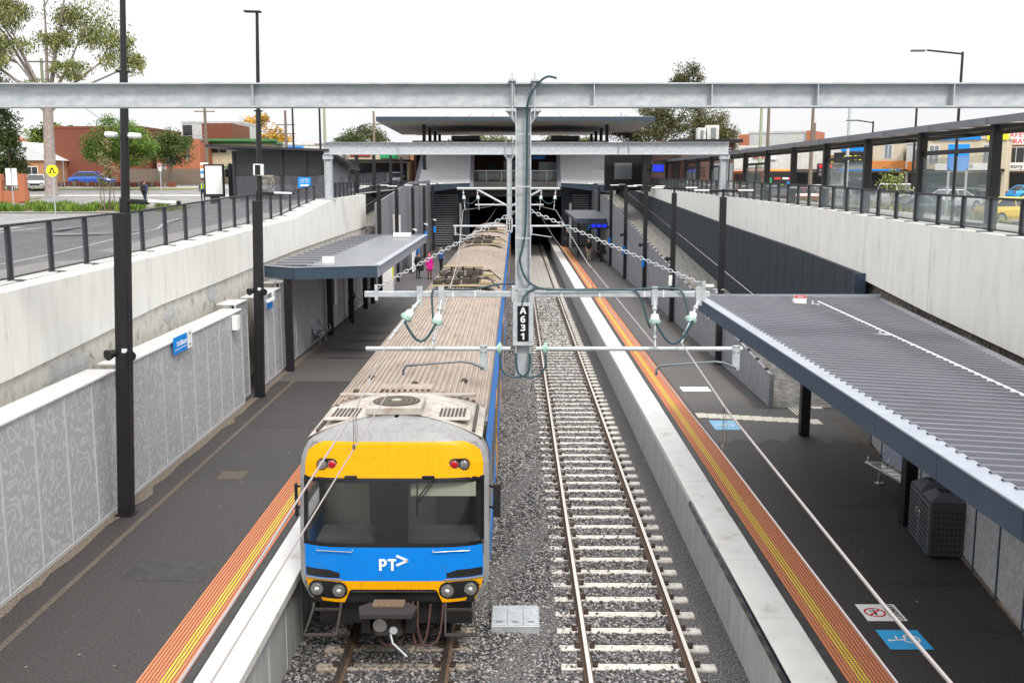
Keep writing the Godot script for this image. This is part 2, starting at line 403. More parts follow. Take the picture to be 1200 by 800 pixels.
func ground_left(x, z):
	var outer = tab([[0, 5.6], [-60, 5.72], [-75, 5.95], [-85, 6.35], [-95, 6.72], [-103, 7.02], [-120, 7.2], [-600, 7.2]], z)
	var inner = tab(WALL_L, z) - 0.005
	return lerp(inner, outer, smoothstep(-13.0, -20.0, x) if z < -38 else smoothstep(-10.5, -16.0, x))
func ground_right(x, z):
	var outer = tab([[0, 5.2], [-60, 5.3], [-85, 5.55], [-120, 5.9], [-200, 6.6], [-600, 7.0]], z)
	var inner = tab(WALL_R, z) - 0.2
	return lerp(inner, outer, smoothstep(14.0, 20.0, x))
func patch(left: bool, x0, x1, z0, z1, dy, step := 2.0):
	# a rectangle of surface that follows the street
	var g = G.new()
	var nx = max(1, int(ceil(abs(x1 - x0) / step)))
	var nz = max(1, int(ceil(abs(z1 - z0) / step)))
	for i in nx:
		for j in nz:
			var q = []
			for w in [[0, 0], [1, 0], [1, 1], [0, 1]]:
				var x = lerp(float(x0), float(x1), float(i + w[0]) / nx)
				var z = lerp(float(z0), float(z1), float(j + w[1]) / nz)
				q.append(V(x, (ground_left(x, z) if left else ground_right(x, z)) + dy, z))
			g.oq(q[0], q[1], q[2], q[3], q[0] - V(0, 9, 0))
	return g

func build_light():
	var cam = Camera3D.new()
	cam.name = "camera"; add_child(cam)
	cam.position = V(0, 7.7, 0)
	cam.rotation = V(-atan(190.0 / 1200.0), atan(4.0 / 1200.0), 0)
	cam.fov = rad_to_deg(2 * atan(400.0 / 1200.0)); cam.near = 0.1; cam.far = 2000
	cam.current = true
	var we = WorldEnvironment.new()
	we.name = "environment"
	var e = Environment.new()
	e.background_mode = Environment.BG_SKY
	var sky = Sky.new()
	var sm = ProceduralSkyMaterial.new()
	# overcast: the zenith is more than twice as bright as the horizon
	sm.sky_top_color = Color(1.0, 1.0, 1.0); sm.sky_horizon_color = lin(0.345, 0.348, 0.354)
	sm.sky_curve = 0.6
	sm.sky_cover = ntex(0.004, 60, [[0.25, Color(0, 0, 0)], [0.8, Color(0.2, 0.2, 0.2)]], 4, 1024, FastNoiseLite.TYPE_SIMPLEX_SMOOTH, 30.0)
	sm.sky_cover_modulate = Color(1, 1, 1, 1)
	sm.ground_bottom_color = lin(0.1, 0.1, 0.1); sm.ground_horizon_color = lin(0.28, 0.28, 0.28)
	sm.sky_energy_multiplier = 1.0
	sky.sky_material = sm
	e.sky = sky
	e.background_energy_multiplier = 1.0
	e.tonemap_mode = Environment.TONE_MAPPER_LINEAR
	e.tonemap_exposure = 2.45
	e.sdfgi_enabled = true; e.ssao_enabled = true; e.ssil_enabled = true
	we.environment = e
	add_child(we)
	var sun = DirectionalLight3D.new()
	sun.name = "sun"; add_child(sun)
	sun.light_energy = 0.4; sun.light_angular_distance = 14.0; sun.light_color = Color(1.0, 0.975, 0.94)
	sun.shadow_enabled = true
	sun.rotation = V(deg_to_rad(-46), deg_to_rad(20), 0)

func build_ground():
	var g = G.new()
	# left and right street sheets
	var xs = [-9.55, -11, -13, -15, -17, -20, -26, -34, -45, -60, -90, -150, -600]
	var zs = [20, 0, -8, -16, -22, -28, -34, -38, -42, -46, -50, -56, -62, -70, -78, -86, -95, -103, -112, -125, -150, -220, -700]
	for i in xs.size() - 1:
		for j in zs.size() - 1:
			var q = []
			for w in [[0, 0], [1, 0], [1, 1], [0, 1]]:
				var x = xs[i + w[0]]
				var z = zs[j + w[1]]
				q.append(V(x, ground_left(x, z), z))
			g.oq(q[0], q[1], q[2], q[3], q[0] - V(0, 99, 0))
	var xr = [10.68, 12, 14, 15.5, 17, 18.5, 20, 30, 50, 90, 200, 600]
	for i in xr.size() - 1:
		for j in zs.size() - 1:
			var q = []
			for w in [[0, 0], [1, 0], [1, 1], [0, 1]]:
				var x = xr[i + w[0]]
				var z = zs[j + w[1]]
				q.append(V(x, ground_right(x, z), z))
			g.oq(q[0], q[1], q[2], q[3], q[0] - V(0, 99, 0))
	g.span(V(-9.6, 6.6, -150), V(10.7, 7.08, -700))
	struct("ground", g, "road")
	# ballast
	g = G.new()
	for j in 40:
		var z0 = 2.0 - j * 4.0
		var px = [-3.95, -3.4, -2.8, -1.2, -0.4, 0.5, 1.2, 2.8, 3.4, 3.95]
		var py = [-0.42, -0.34, -0.2, -0.195, -0.185, -0.185, -0.19, -0.19, -0.25, -0.36]
		for i in px.size() - 1:
			g.quad(V(px[i], py[i], z0), V(px[i + 1], py[i + 1], z0), V(px[i + 1], py[i + 1], z0 - 4), V(px[i], py[i], z0 - 4))
	struct("track_bed", g, "ballast_bed")
	stones()

func stones():
	var g = G.new()
	g.colored = false
	# one lumpy stone
	var rr = RandomNumberGenerator.new(); rr.seed = 5
	var pts = [V(0, 1, 0), V(0, -0.8, 0)]
	for i in 5: pts.append(V(cos(TAU * i / 5.0), rr.randf_range(-0.3, 0.5), sin(TAU * i / 5.0)) * rr.randf_range(0.8, 1.15))
	for i in 5:
		var a = pts[2 + i]
		var b = pts[2 + (i + 1) % 5]
		g.tri(pts[0], b, a); g.tri(pts[1], a, b)
	var mesh = g.mesh()
	var items = []
	var add = func(count, x0, x1, z0, z1, r0, r1):
		for i in count:
			var x = rr.randf_range(x0, x1)
			var z = rr.randf_range(z0, z1)
			var r = rr.randf_range(r0, r1)
			var k = fposmod((-15.73 - z) + 0.125, 0.685)
			var on = k < 0.25 and (abs(x - 2.015) < 1.28 or abs(x + 1.97) < 1.28)
			if on and rr.randf() > (0.12 if (abs(x - 2.015) > 1.0 and x < 2.0) else 0.015): continue
			if abs(abs(x - 2.015) - 0.835) < 0.1 or abs(abs(x + 1.97) - 0.835) < 0.1: continue
			var y = -0.18 if abs(x) < 2.9 else lerp(-0.22, -0.36, (abs(x) - 2.9) / 0.9)
			if on: y = -0.15
			elif abs(x) < 0.75: y += 0.03 * sin(x * 4.0 + z * 1.3)
			items.append([x, y + rr.randf_range(-0.01, 0.02), z, r])
	add.call(70000, -3.78, 3.78, -11.5, -26.0, 0.016, 0.034)
	add.call(48000, -0.5, 3.78, -26.0, -46.0, 0.02, 0.038)
	add.call(15000, -0.5, 3.78, -46.0, -75.0, 0.028, 0.05)
	var mm = MultiMesh.new()
	mm.transform_format = MultiMesh.TRANSFORM_3D; mm.use_colors = true
	mm.mesh = mesh; mm.instance_count = items.size()
	for i in items.size():
		var t = items[i]
		var b = Basis(Vector3(rr.randf() - 0.5, rr.randf() - 0.5, rr.randf() - 0.5).normalized(), rr.randf() * TAU).scaled(V(t[3] * rr.randf_range(0.8, 1.3), t[3] * rr.randf_range(0.6, 1.0), t[3] * rr.randf_range(0.8, 1.3)))
		mm.set_instance_transform(i, Transform3D(b, V(t[0], t[1], t[2])))
		var a = rr.randf()
		var q = lerp(0.05, 0.4, a * a)
		var c = Color(q * 1.0, q * 0.97, q * 0.98)
		if a > 0.97: c = Color(0.42, 0.36, 0.31)
		mm.set_instance_color(i, c)
	var o = MultiMeshInstance3D.new()
	o.multimesh = mm; o.material_override = M.stone; o.name = "ballast_stones"
	add_child(o)
	o.set_meta("kind", "stuff")
	tag(o, "grey crushed stone ballast spread between and beside the rails", "ballast")

func rail_poly(a): return a
func build_track(xc, z_far_single, z_far, dirty):
	var t = struct_node("railway_track")
	var foot = [Vector2(-0.072, -0.17), Vector2(0.072, -0.17), Vector2(0.072, -0.155), Vector2(0.012, -0.135), Vector2(0.012, -0.05), Vector2(0.036, -0.038), Vector2(0.036, -0.006), Vector2(-0.036, -0.006), Vector2(-0.036, -0.038), Vector2(-0.012, -0.05), Vector2(-0.012, -0.135), Vector2(-0.072, -0.155)]
	for s in [-1, 1]:
		var g = G.new()
		g.extrude(foot, Transform3D(Basis(V(-1, 0, 0), V(0, 1, 0), V(0, 0, -1)), V(xc + s * 0.835, 0, -5)), 130.0)
		var r = obj("rail", g, "rust", t)
		g = G.new()
		g.bbox(V(xc + s * 0.835, -0.004, -70), V(0.066, 0.01, 130), 0.004)
		obj("running_surface", g, "iron" if dirty else "rail_top", r)
	var sl = G.new()
	sl.bbox(V(0, -0.05, 0), V(2.56, 0.136, 0.22), 0.022)
	for s in [-1, 1]: sl.bbox(V(s * 0.835, 0.012, 0), V(0.42, 0.03, 0.2), 0.012)
	var slm = sl.mesh()
	var cl = G.new()
	for s in [-1, 1]:
		for w in [-1, 1]:
			cl.bbox(V(s * 0.835 + w * 0.125, 0.05, 0), V(0.085, 0.05, 0.15), 0.015)
			cl.tube([V(s * 0.835 + w * 0.1, 0.07, -0.05), V(s * 0.835 + w * 0.17, 0.085, -0.03), V(s * 0.835 + w * 0.17, 0.085, 0.04), V(s * 0.835 + w * 0.09, 0.07, 0.05)], 0.012, 4)
	var clm = cl.mesh()
	var z = -11.62
	var far = G.new()
	while z > z_far:
		if z > z_far_single:
			var o = obj("sleeper", slm, "sleeper_dirty" if dirty else "sleeper_concrete", t)
			o.position = V(xc + rnd(-0.015, 0.015), -0.19, z); o.rotation.y = rnd(-0.008, 0.008)
			obj("rail_clip", clm, "clip", o)
		else:
			far.box(V(xc, -0.24, z), V(2.5, 0.14, 0.24))
		z -= 0.685
	if far.v.size():
		var o = obj("distant_sleepers", far, "sleeper_concrete", t)
		o.set_meta("kind", "stuff")

func tactile_meshes(step_bar, fwd, side):
	# warning tile, rows of short ribs counted from the track side; local x runs away from the track
	var orange = G.new()
	var yellow = G.new()
	var base = G.new()
	base.box(V(0, 0.002, 0), V(0.62, 0.008, 1.18))
	for r in 12:
		var g = yellow if r in [3, 4, 5] else orange
		var x = side * (-0.285 + r * 0.052)
		if step_bar:
			for k in 20:
				g.box(V(x, 0.009, -0.57 + k * 0.06), V(0.03, 0.008, 0.044))
		else:
			g.box(V(x, 0.009, 0), V(0.03, 0.008, 1.17))
	return [base.mesh(), orange.mesh(), yellow.mesh()]

func build_platform(side):
	var t = struct_node("platform")
	var g = G.new()
	# core under the paving
	g.span(V(side * 3.95, -0.8, 6), V(side * (10.15 if side > 0 else 9.2), PL - 0.002, -150))
	obj("core", g, "cladding", t)
	g = G.new()
	g.span(V(side * 4.302, PL - 0.03, 6), V(side * (10.12 if side > 0 else 9.15), PL + 0.004, -150))
	obj("paving", g, "asphalt", t)
	# edge slabs and the facing panels below them
	var z = 2.0
	var i = 0
	while z > -130:
		g = G.new()
		g.bbox(V(side * 3.99 , PL - 0.074, z - 1.2), V(0.615, 0.16, 2.392), 0.012)
		obj("edge_slab", g, "coping", t).position = V(rnd(-0.004, 0.004), rnd(-0.003, 0.002), 0)
		z -= 2.4
	z = 2.0
	while z > -110:
		g = G.new()
		g.bbox(V(side * 3.86, 0.18, z - 0.6), V(0.12, 1.48, 1.155), 0.012)
		obj("facing_panel", g, "face_concrete", t)
		z -= 1.2
	# warning strip
	var near = tactile_meshes(true, 1, side)
	var far = tactile_meshes(false, 1, side)
	z = -9.6
	while z > -104:
		var q = near if z > -40 else far
		var o = obj("warning_tile", q[0], "tactile_base", t)
		o.position = V(side * 4.745, PL + 0.004, z)
		obj("ribs", q[1], "tactile_orange", o)
		obj("yellow_ribs", q[2], "tactile_yellow", o)
		z -= 1.2
	return t

func blob_sheet(pts, y):
	var g = G.new()
	var pp = PackedVector2Array()
	for q in pts: pp.append(Vector2(q[0], q[1]))
	var idx = Geometry2D.triangulate_polygon(pp)
	for i in range(0, idx.size(), 3):
		var a = pp[idx[i]]
		var b = pp[idx[i + 1]]
		var d = pp[idx[i + 2]]
		g.oq(V(a.x, y, a.y), V(b.x, y, b.y), V(d.x, y, d.y), V(d.x, y, d.y), V(0, -50, 0))
	return g

func build_platform_details(left, right):
	# lighter repaved stretches with ragged edges
	var e = []
	rng.seed = 41
	for k in 25: e.append([5.12 + k * 0.175, -25.4 + 0.22 * sin(k * 1.3) + rnd(-0.1, 0.1) - (0.55 if k in [11, 12, 13, 14, 15] else 0.0)])
	var poly = e + [[9.6, -29.2], [7.0, -29.2], [7.0, -128.0], [5.12, -128.0]]
	obj("repaved_area", blob_sheet(poly, PL + 0.008), "asphalt_patch", right)
	e = []
	for k in 18: e.append([-8.0 + k * 0.16, -33.3 + rnd(-0.07, 0.07)])
	obj("repaved_area", blob_sheet(e + [[-5.12, -33.6], [-5.12, -128.0], [-8.0, -128.0]], PL + 0.008), "asphalt_patch", left)
	obj("kerb_side_seal", blob_sheet([[4.315, -8], [4.42, -8], [4.42, -100], [4.315, -100]], PL + 0.008), "asphalt_dark", right)
	obj("kerb_side_seal", blob_sheet([[-4.315, -8], [-4.42, -8], [-4.42, -100], [-4.315, -100]], PL + 0.008), "asphalt_dark", left)
	# drain strips
	for q in [[left, -7.36, 2.0, -60.0, 0.11], [right, 7.02, -29.6, -100.0, 0.1]]:
		var g = G.new()
		g.span(V(q[1] - q[4] * 0.5, PL - 0.01, q[2]), V(q[1] + q[4] * 0.5, PL + 0.013, q[3]))
		obj("drain_cover", g, "drain", q[0])
	var g2 = G.new()
	var line = [[7.2, -12.0], [8.0, -17.0], [8.55, -21.0], [8.85, -25.2], [8.9, -28.0]]
	for i in line.size() - 1:
		var a = V(line[i][0], PL + 0.012, line[i][1])
		var b = V(line[i + 1][0], PL + 0.012, line[i + 1][1])
		g2.oq(a - V(0.08, 0, 0), a + V(0.14, 0, 0), b + V(0.14, 0, 0), b - V(0.08, 0, 0), V(0, -50, 0))
	obj("drain_cover", g2, "drain", right)
	# dirt that gathers along the left screens, with its own ragged outline
	e = []
	for k in 60: e.append([-7.86 + rnd(-0.04, 0.05) + (0.1 if k in [17, 18, 31] else 0.0), -12.0 - k * 0.5])
	obj("dirt_edge", blob_sheet([[-8.1, -12.0]] + e + [[-8.1, -41.5]], PL + 0.012), "dirt", left)
	# oil and damp marks with ragged outlines
	for q in [[7.0, -16.2, 0.9, 0.16], [6.9, -20.3, 0.7, 0.1], [7.3, -14.4, 0.6, 0.12], [6.2, -18.8, 0.5, 0.08]]:
		var rim = []
		for k in 18: rim.append([q[0] + cos(TAU * k / 18.0) * q[2] * rnd(0.6, 1.2), q[1] + sin(TAU * k / 18.0) * q[3] * rnd(0.6, 1.3)])
		obj("damp_mark", blob_sheet(rim, PL + 0.008), "asphalt_dark", right)
	for q in [[-6.4, -37.8, 0.9, 0.18], [-6.2, -39.6, 1.1, 0.2], [-6.3, -41.9, 0.9, 0.2], [-6.2, -44.2, 1.1, 0.25], [-6.1, -47.0, 1.0, 0.25]]:
		var rim = []
		for k in 18: rim.append([q[0] + cos(TAU * k / 18.0) * q[2] * rnd(0.6, 1.2), q[1] + sin(TAU * k / 18.0) * q[3] * rnd(0.6, 1.3)])
		obj("damp_mark", blob_sheet(rim, PL + 0.012), "asphalt_dark", left)
	# patched trenches and a service lid in the left paving
	for q in [[-6.6, -17.2, -16.2, -5.2], [-7.1, -27.6, -26.9, -5.2]]:
		obj("trench_patch", blob_sheet([[q[0], q[1]], [q[3], q[1] + 0.05], [q[3], q[2]], [q[0], q[2] - 0.04]], PL + 0.008), "asphalt_dark", left)
	bx("service_lid", V(-6.4, PL + 0.006, -22.4), V(0.6, 0.012, 0.6), "drain", left, 0.004)
	rng.seed = 33
	for k in 46:
		var gx = rnd(-7.2, -5.2) if k % 2 else rnd(5.2, 7.4)
		var gz = rnd(-13.0, -32.0)
		var rim = []
		var rr = rnd(0.012, 0.03)
		for w in 7: rim.append([gx + cos(TAU * w / 7.0) * rr * rnd(0.7, 1.3), gz + sin(TAU * w / 7.0) * rr * rnd(0.7, 1.3)])
		obj("gum_spot", blob_sheet(rim, PL + 0.0125), "ramp_concrete", left if k % 2 else right)
	# rubber edge strip
	g2 = G.new()
	g2.bbox(V(3.66, PL - 0.07, -14.8), V(0.07, 0.15, 11.6), 0.015)
	obj("rubber_edge", g2, "gloss_black", right)
	# painted panels and cream tactile path on the right platform
	var sheet = func(a, b, c, d, y): 
		var q = G.new()
		q.oq(V(a[0], y, a[1]), V(b[0], y, b[1]), V(c[0], y, c[1]), V(d[0], y, d[1]), V(0, -50, 0))
		return q
	var ns = obj("no_smoking_marking", sheet.call([5.35, -15.3], [5.96, -15.3], [5.96, -14.68], [5.35, -14.68], PL + 0.012), "white", right)
	var ring = G.new()
	var ro = V(5.56, PL + 0.016, -14.99)
	for i in 28:
		var a0 = TAU * i / 28
		var a1 = TAU * (i + 1) / 28
		ring.oq(ro + V(cos(a0), 0, sin(a0)) * 0.165, ro + V(cos(a1), 0, sin(a1)) * 0.165, ro + V(cos(a1), 0, sin(a1)) * 0.135, ro + V(cos(a0), 0, sin(a0)) * 0.135, V(0, -50, 0))
	ring.box(ro, V(0.28, 0.002, 0.03), Basis(V(0, 1, 0), PI / 4))
	obj("ring", ring, "sign_red", ns)
	var cig = G.new()
	cig.box(ro - V(0, 0.001, 0), V(0.03, 0.002, 0.2)); cig.box(ro + V(-0.05, -0.001, -0.05), V(0.02, 0.002, 0.06))
	obj("cigarette", cig, "black", ns)
	words("SMOKING", 0.055, "black", ns, V(5.77, PL + 0.0135, -15.0), V(-PI / 2, PI / 2, 0), "lettering", 1.0, 0.003)
	words("CLEARWAY", 0.085, "black", ns, V(5.88, PL + 0.0135, -14.99), V(-PI / 2, PI / 2, 0), "lettering", 1.0, 0.003)
	var wc = obj("wheelchair_marking", sheet.call([5.35, -14.37], [5.97, -14.37], [5.97, -13.73], [5.35, -13.73], PL + 0.012), "mark_blue", right)
	wheelchair(wc, V(5.66, PL + 0.016, -14.05), 0.27)
	var wf = obj("wheelchair_marking", sheet.call([5.37, -27.75], [6.08, -27.75], [6.04, -26.68], [5.35, -26.68], PL + 0.012), "mark_faded", right)
	wheelchair(wf, V(5.7, PL + 0.016, -27.2), 0.3)
	for k in 11:
		var x = 5.14 + k * 0.3
		var zz = -28.66 + k * 0.075
		var q = G.new()
		q.bbox(V(x + 0.15, PL + 0.011, zz + 0.3), V(0.292, 0.012, 0.56), 0.004)
		obj("guidance_tile", q, "tactile_cream", right)
	for k in 5:
		var q = G.new()
		q.bbox(V(7.65 + k * 0.3, PL + 0.011, -30.0 + k * 0.12), V(0.292, 0.012, 0.58), 0.004)
		obj("guidance_tile", q, "tactile_cream", right)
	for k in 5:
		var q = G.new()
		q.bbox(V(8.02 + k * 0.09, PL + 0.012, -28.9 - k * 0.0), V(0.045, 0.012, 0.95), 0.004)
		obj("guidance_bar", q, "tactile_cream", right)
	obj("painted_patch", sheet.call([5.3, -32.4], [6.2, -32.4], [6.2, -31.7], [5.3, -31.7], PL + 0.012), "white", right)

func wheelchair(parent, o, s):
	# person in a wheelchair, head towards the track
	var g = G.new()
	var f = func(x, y): return o + V(-y, 0, -x) * s
	for i in 16:      # head
		var a0 = TAU * i / 16
		var a1 = TAU * (i + 1) / 16
		g.oq(f.call(-0.12, 0.8), f.call(-0.12 + 0.12 * cos(a0), 0.8 + 0.12 * sin(a0)), f.call(-0.12 + 0.12 * cos(a1), 0.8 + 0.12 * sin(a1)), f.call(-0.12, 0.8), V(0, -50, 0))
	var bar = func(x0, y0, x1, y1, w):
		var a = f.call(x0, y0)
		var b = f.call(x1, y1)
		var n = (b - a).cross(V(0, 1, 0)).normalized() * w * s
		g.oq(a + n, b + n, b - n, a - n, V(0, -50, 0))
	bar.call(-0.12, 0.7, -0.02, -0.1, 0.07); bar.call(-0.08, 0.35, 0.4, 0.35, 0.05); bar.call(-0.02, -0.1, 0.42, -0.1, 0.07)
	bar.call(0.42, -0.1, 0.6, -0.62, 0.07); bar.call(0.58, -0.6, 0.78, -0.52, 0.05)
	for i in 18:
		var a0 = lerp(1.9, 5.9, i / 18.0)
		var a1 = lerp(1.9, 5.9, (i + 1) / 18.0)
		g.oq(f.call(0.02 + 0.5 * cos(a0), -0.38 + 0.5 * sin(a0)), f.call(0.02 + 0.5 * cos(a1), -0.38 + 0.5 * sin(a1)), f.call(0.02 + 0.38 * cos(a1), -0.38 + 0.38 * sin(a1)), f.call(0.02 + 0.38 * cos(a0), -0.38 + 0.38 * sin(a0)), V(0, -50, 0))
	obj("symbol", g, "white", parent)

func wall_run(t, called, m, x0, x1, zs, bot, top):
	# wall panels between the stations zs, each a piece of its own
	for i in zs.size() - 1:
		var za = zs[i] - 0.011
		var zb = zs[i + 1] + 0.011
		var g = G.new()
		var p = []
		for f in [bot, top]:
			for q in [[x0, za], [x1, za], [x1, zb], [x0, zb]]:
				p.append(V(q[0], f.call(q[1]), q[1]))
		g.hexa(p)
		obj(called, g, m, t)

func build_walls():
	var t = thing("retaining_wall", "tall white concrete retaining wall with mouldy stained lower band beside the left screens", "wall")
	var zs = [0.0, -6.0, -12.0, -18.0, -25.7, -31.4, -36.5, -42.0, -46.0, -50.0, -54.0, -58.0, -62.0]
	wall_run(t, "wall_panel", "wall_concrete", -9.0, -9.6, zs, func(z): return tab(BAND_L, z), func(z): return tab(WALL_L, z) - 0.004)
	wall_run(t, "stained_base", "stained_concrete", -9.05, -9.62, [0.0, -14.0, -24.5, -40.0, -62.0], func(_z): return 0.9, func(z): return tab(BAND_L, z) - 0.012)
	var g = G.new()
	for i in zs.size() - 1:       # level strip behind the wall top
		var p = []
		for y in [-0.25, 0.012]:
			for q in [[-9.602, zs[i]], [-10.15, zs[i]], [-10.15, zs[i + 1]], [-9.602, zs[i + 1]]]:
				p.append(V(q[0], tab(WALL_L, q[1]) + y, q[1]))
		g.hexa(p)
	obj("wall_top_strip", g, "wall_concrete", t)
	# grouted pipe mouth in the stained band
	rng.seed = 64
	for q in [[4.45, -30.3, 0.42, 0.55], [3.9, -20.3, 0.3, 1.1], [4.2, -26.5, 0.2, 0.5]]:
		g = G.new()
		var rim = []
		for k in 22: rim.append(V(-9.044, q[0] + sin(TAU * k / 22.0) * q[2] * rnd(0.7, 1.15), q[1] + cos(TAU * k / 22.0) * q[3] * rnd(0.75, 1.15)))
		for k in 22: g.oq(V(-9.03, q[0], q[1]), rim[k], rim[(k + 1) % 22], rim[(k + 1) % 22], V(-20, q[0], q[1]))
		obj("grouted_patch", g, "face_concrete", t)
	t = thing("retaining_wall", "high white concrete retaining wall on the shelter side with dark cladding along its foot", "wall")
	zs = [0.0, -8.0, -14.0, -20.0, -25.2, -30.0, -34.6, -39.0, -43.6, -50.3, -56.0, -62.0, -70.0, -80.0, -92.0, -104.0]
	wall_run(t, "wall_panel", "wall_concrete", 10.2, 10.75, zs, func(z): return tab(BASE_R, z), func(z): return tab(WALL_R, z))
	# rough cut face below the panels
	g = G.new()
	rng.seed = 77
	var prev = []
	for j in 60:
		var z = 0.0 - j * 0.6
		var row = []
		for k in 8: row.append(V(10.42 + rnd(-0.1, 0.1), lerp(0.9, tab(BASE_R, z) + 0.05, k / 7.0), z))
		if prev:
			for k in 7: g.oq(prev[k], prev[k + 1], row[k + 1], row[k], V(20, 3, z))
		prev = row
	obj("cut_face", g, "rock", t)
	# vertical cladding boards along the ramp
	var z = -29.9
	while z > -103:
		g = G.new()
		var p = []
		for y in [0, 1]:
			for q in [[10.06, z], [10.19, z], [10.19, z - 1.16], [10.06, z - 1.16]]:
				p.append(V(q[0], tab(CLAD_R, q[1]) if y else tab(RAMP_R, q[1]) - 0.1, q[1]))
		g.hexa(p)
		obj("cladding_board", g, "cladding", t)
		z -= 1.19
	bx("cladding_end", V(10.05, 3.2, -29.8), V(0.34, 3.6, 0.1), "fascia", t)

func build_ramp():
	var g = G.new()
	var zs = [-29.4, -45.0, -62.0, -79.0, -101.0]
	for i in 4:
		var p = []
		for y in [0, 1]:
			for q in [[7.56, zs[i]], [10.19, zs[i]], [10.19, zs[i + 1]], [7.56, zs[i + 1]]]:
				p.append(V(q[0], (tab(RAMP_R, q[1]) if y else 1.0), q[1]))
		g.hexa(p)
	struct("ramp", g, "ramp_concrete")
	var t = thing("ramp_balustrade", "long grey metal balustrade stepping up along the right-hand ramp", "balustrade")
	var z = -29.45
	while z > -100:
		var p = []
		g = G.new()
		for y in [0, 1]:
			for q in [[7.46, z], [7.53, z], [7.53, z - 2.36], [7.46, z - 2.36]]:
				p.append(V(q[0], tab(RAMP_TOP, q[1]) if y else PL + 0.02, q[1]))
		g.hexa(p)
		obj("panel", g, "panel_grey", t)
		for k in 2:
			bx("cap_block", V(7.5, tab(RAMP_TOP, z - 0.6 - k * 1.2) + 0.025, z - 0.6 - k * 1.2), V(0.09, 0.07, 0.14), "fence_grey", t)
		z -= 2.38
	bx("end_post", V(7.49, 1.57, -29.4), V(0.14, 1.06, 0.1), "panel_grey", t)
	# handrail on the wall side
	g = G.new()
	var pts = []
	for k in 18: pts.append(V(9.86, tab(RAMP_R, -30.5 - k * 4.0) + 0.95, -30.5 - k * 4.0))
	g.tube(pts, 0.028, 6)
	var hr = tag(obj("handrail", g, "stainless"), "slim steel handrail fixed to the dark cladding above the ramp", "handrail")
	for k in 18:
		var b = G.new()
		b.tube([pts[k], pts[k] + V(0, -0.08, 0), pts[k] + V(0.2, -0.08, 0)], 0.012, 5)
		obj("bracket", b, "stainless", hr)

# ---------------------------------------------------------------- train
func half_width(y):
	return tab([[-0.95, 1.38], [-1.2, 1.5], [-1.35, 1.53], [-3.2, 1.53], [-3.44, 1.46], [-3.56, 1.36], [-3.68, 1.12], [-3.76, 0.84], [-3.82, 0.45], [-3.84, 0.02]], -y)
func roof_y(x): return 3.84 - 0.29 * pow(abs(x) / 1.42, 2.3)
func nose(u, y):
	var zf = tab([[-0.95, 0.0], [-1.9, -0.02], [-2.95, -0.2], [-3.53, -0.36], [-3.7, -0.48], [-3.79, -0.62], [-3.84, -0.8]], -y)
	return V(u * half_width(y), y, zf - 0.26 * pow(abs(u), 5))
func nose_patch(u0, u1, lo, hi, off := 0.0, nu := 16, ny := 8):
	var g = G.new()
	if u0 > u1:
		var h = u0; u0 = u1; u1 = h
	for i in nu:
		for j in ny:
			var q = []
			for w in [[0, 0], [1, 0], [1, 1], [0, 1]]:
				var u = lerp(float(u0), float(u1), float(i + w[0]) / nu)
				var a = lo.call(u) if lo is Callable else lo
				var b = hi.call(u) if hi is Callable else hi
				var y = lerp(float(a), float(b), float(j + w[1]) / ny)
				var e = 0.01
				var nn = (nose(u + e, y) - nose(u - e, y)).cross(nose(u, min(y + e, 3.84)) - nose(u, y - e)).normalized()
				q.append([nose(u, y) + nn * off, nn])
			g.tris(q[0][0], q[1][0], q[2][0], q[0][1], q[1][1], q[2][1])
			g.tris(q[0][0], q[2][0], q[3][0], q[0][1], q[2][1], q[3][1])
	return g

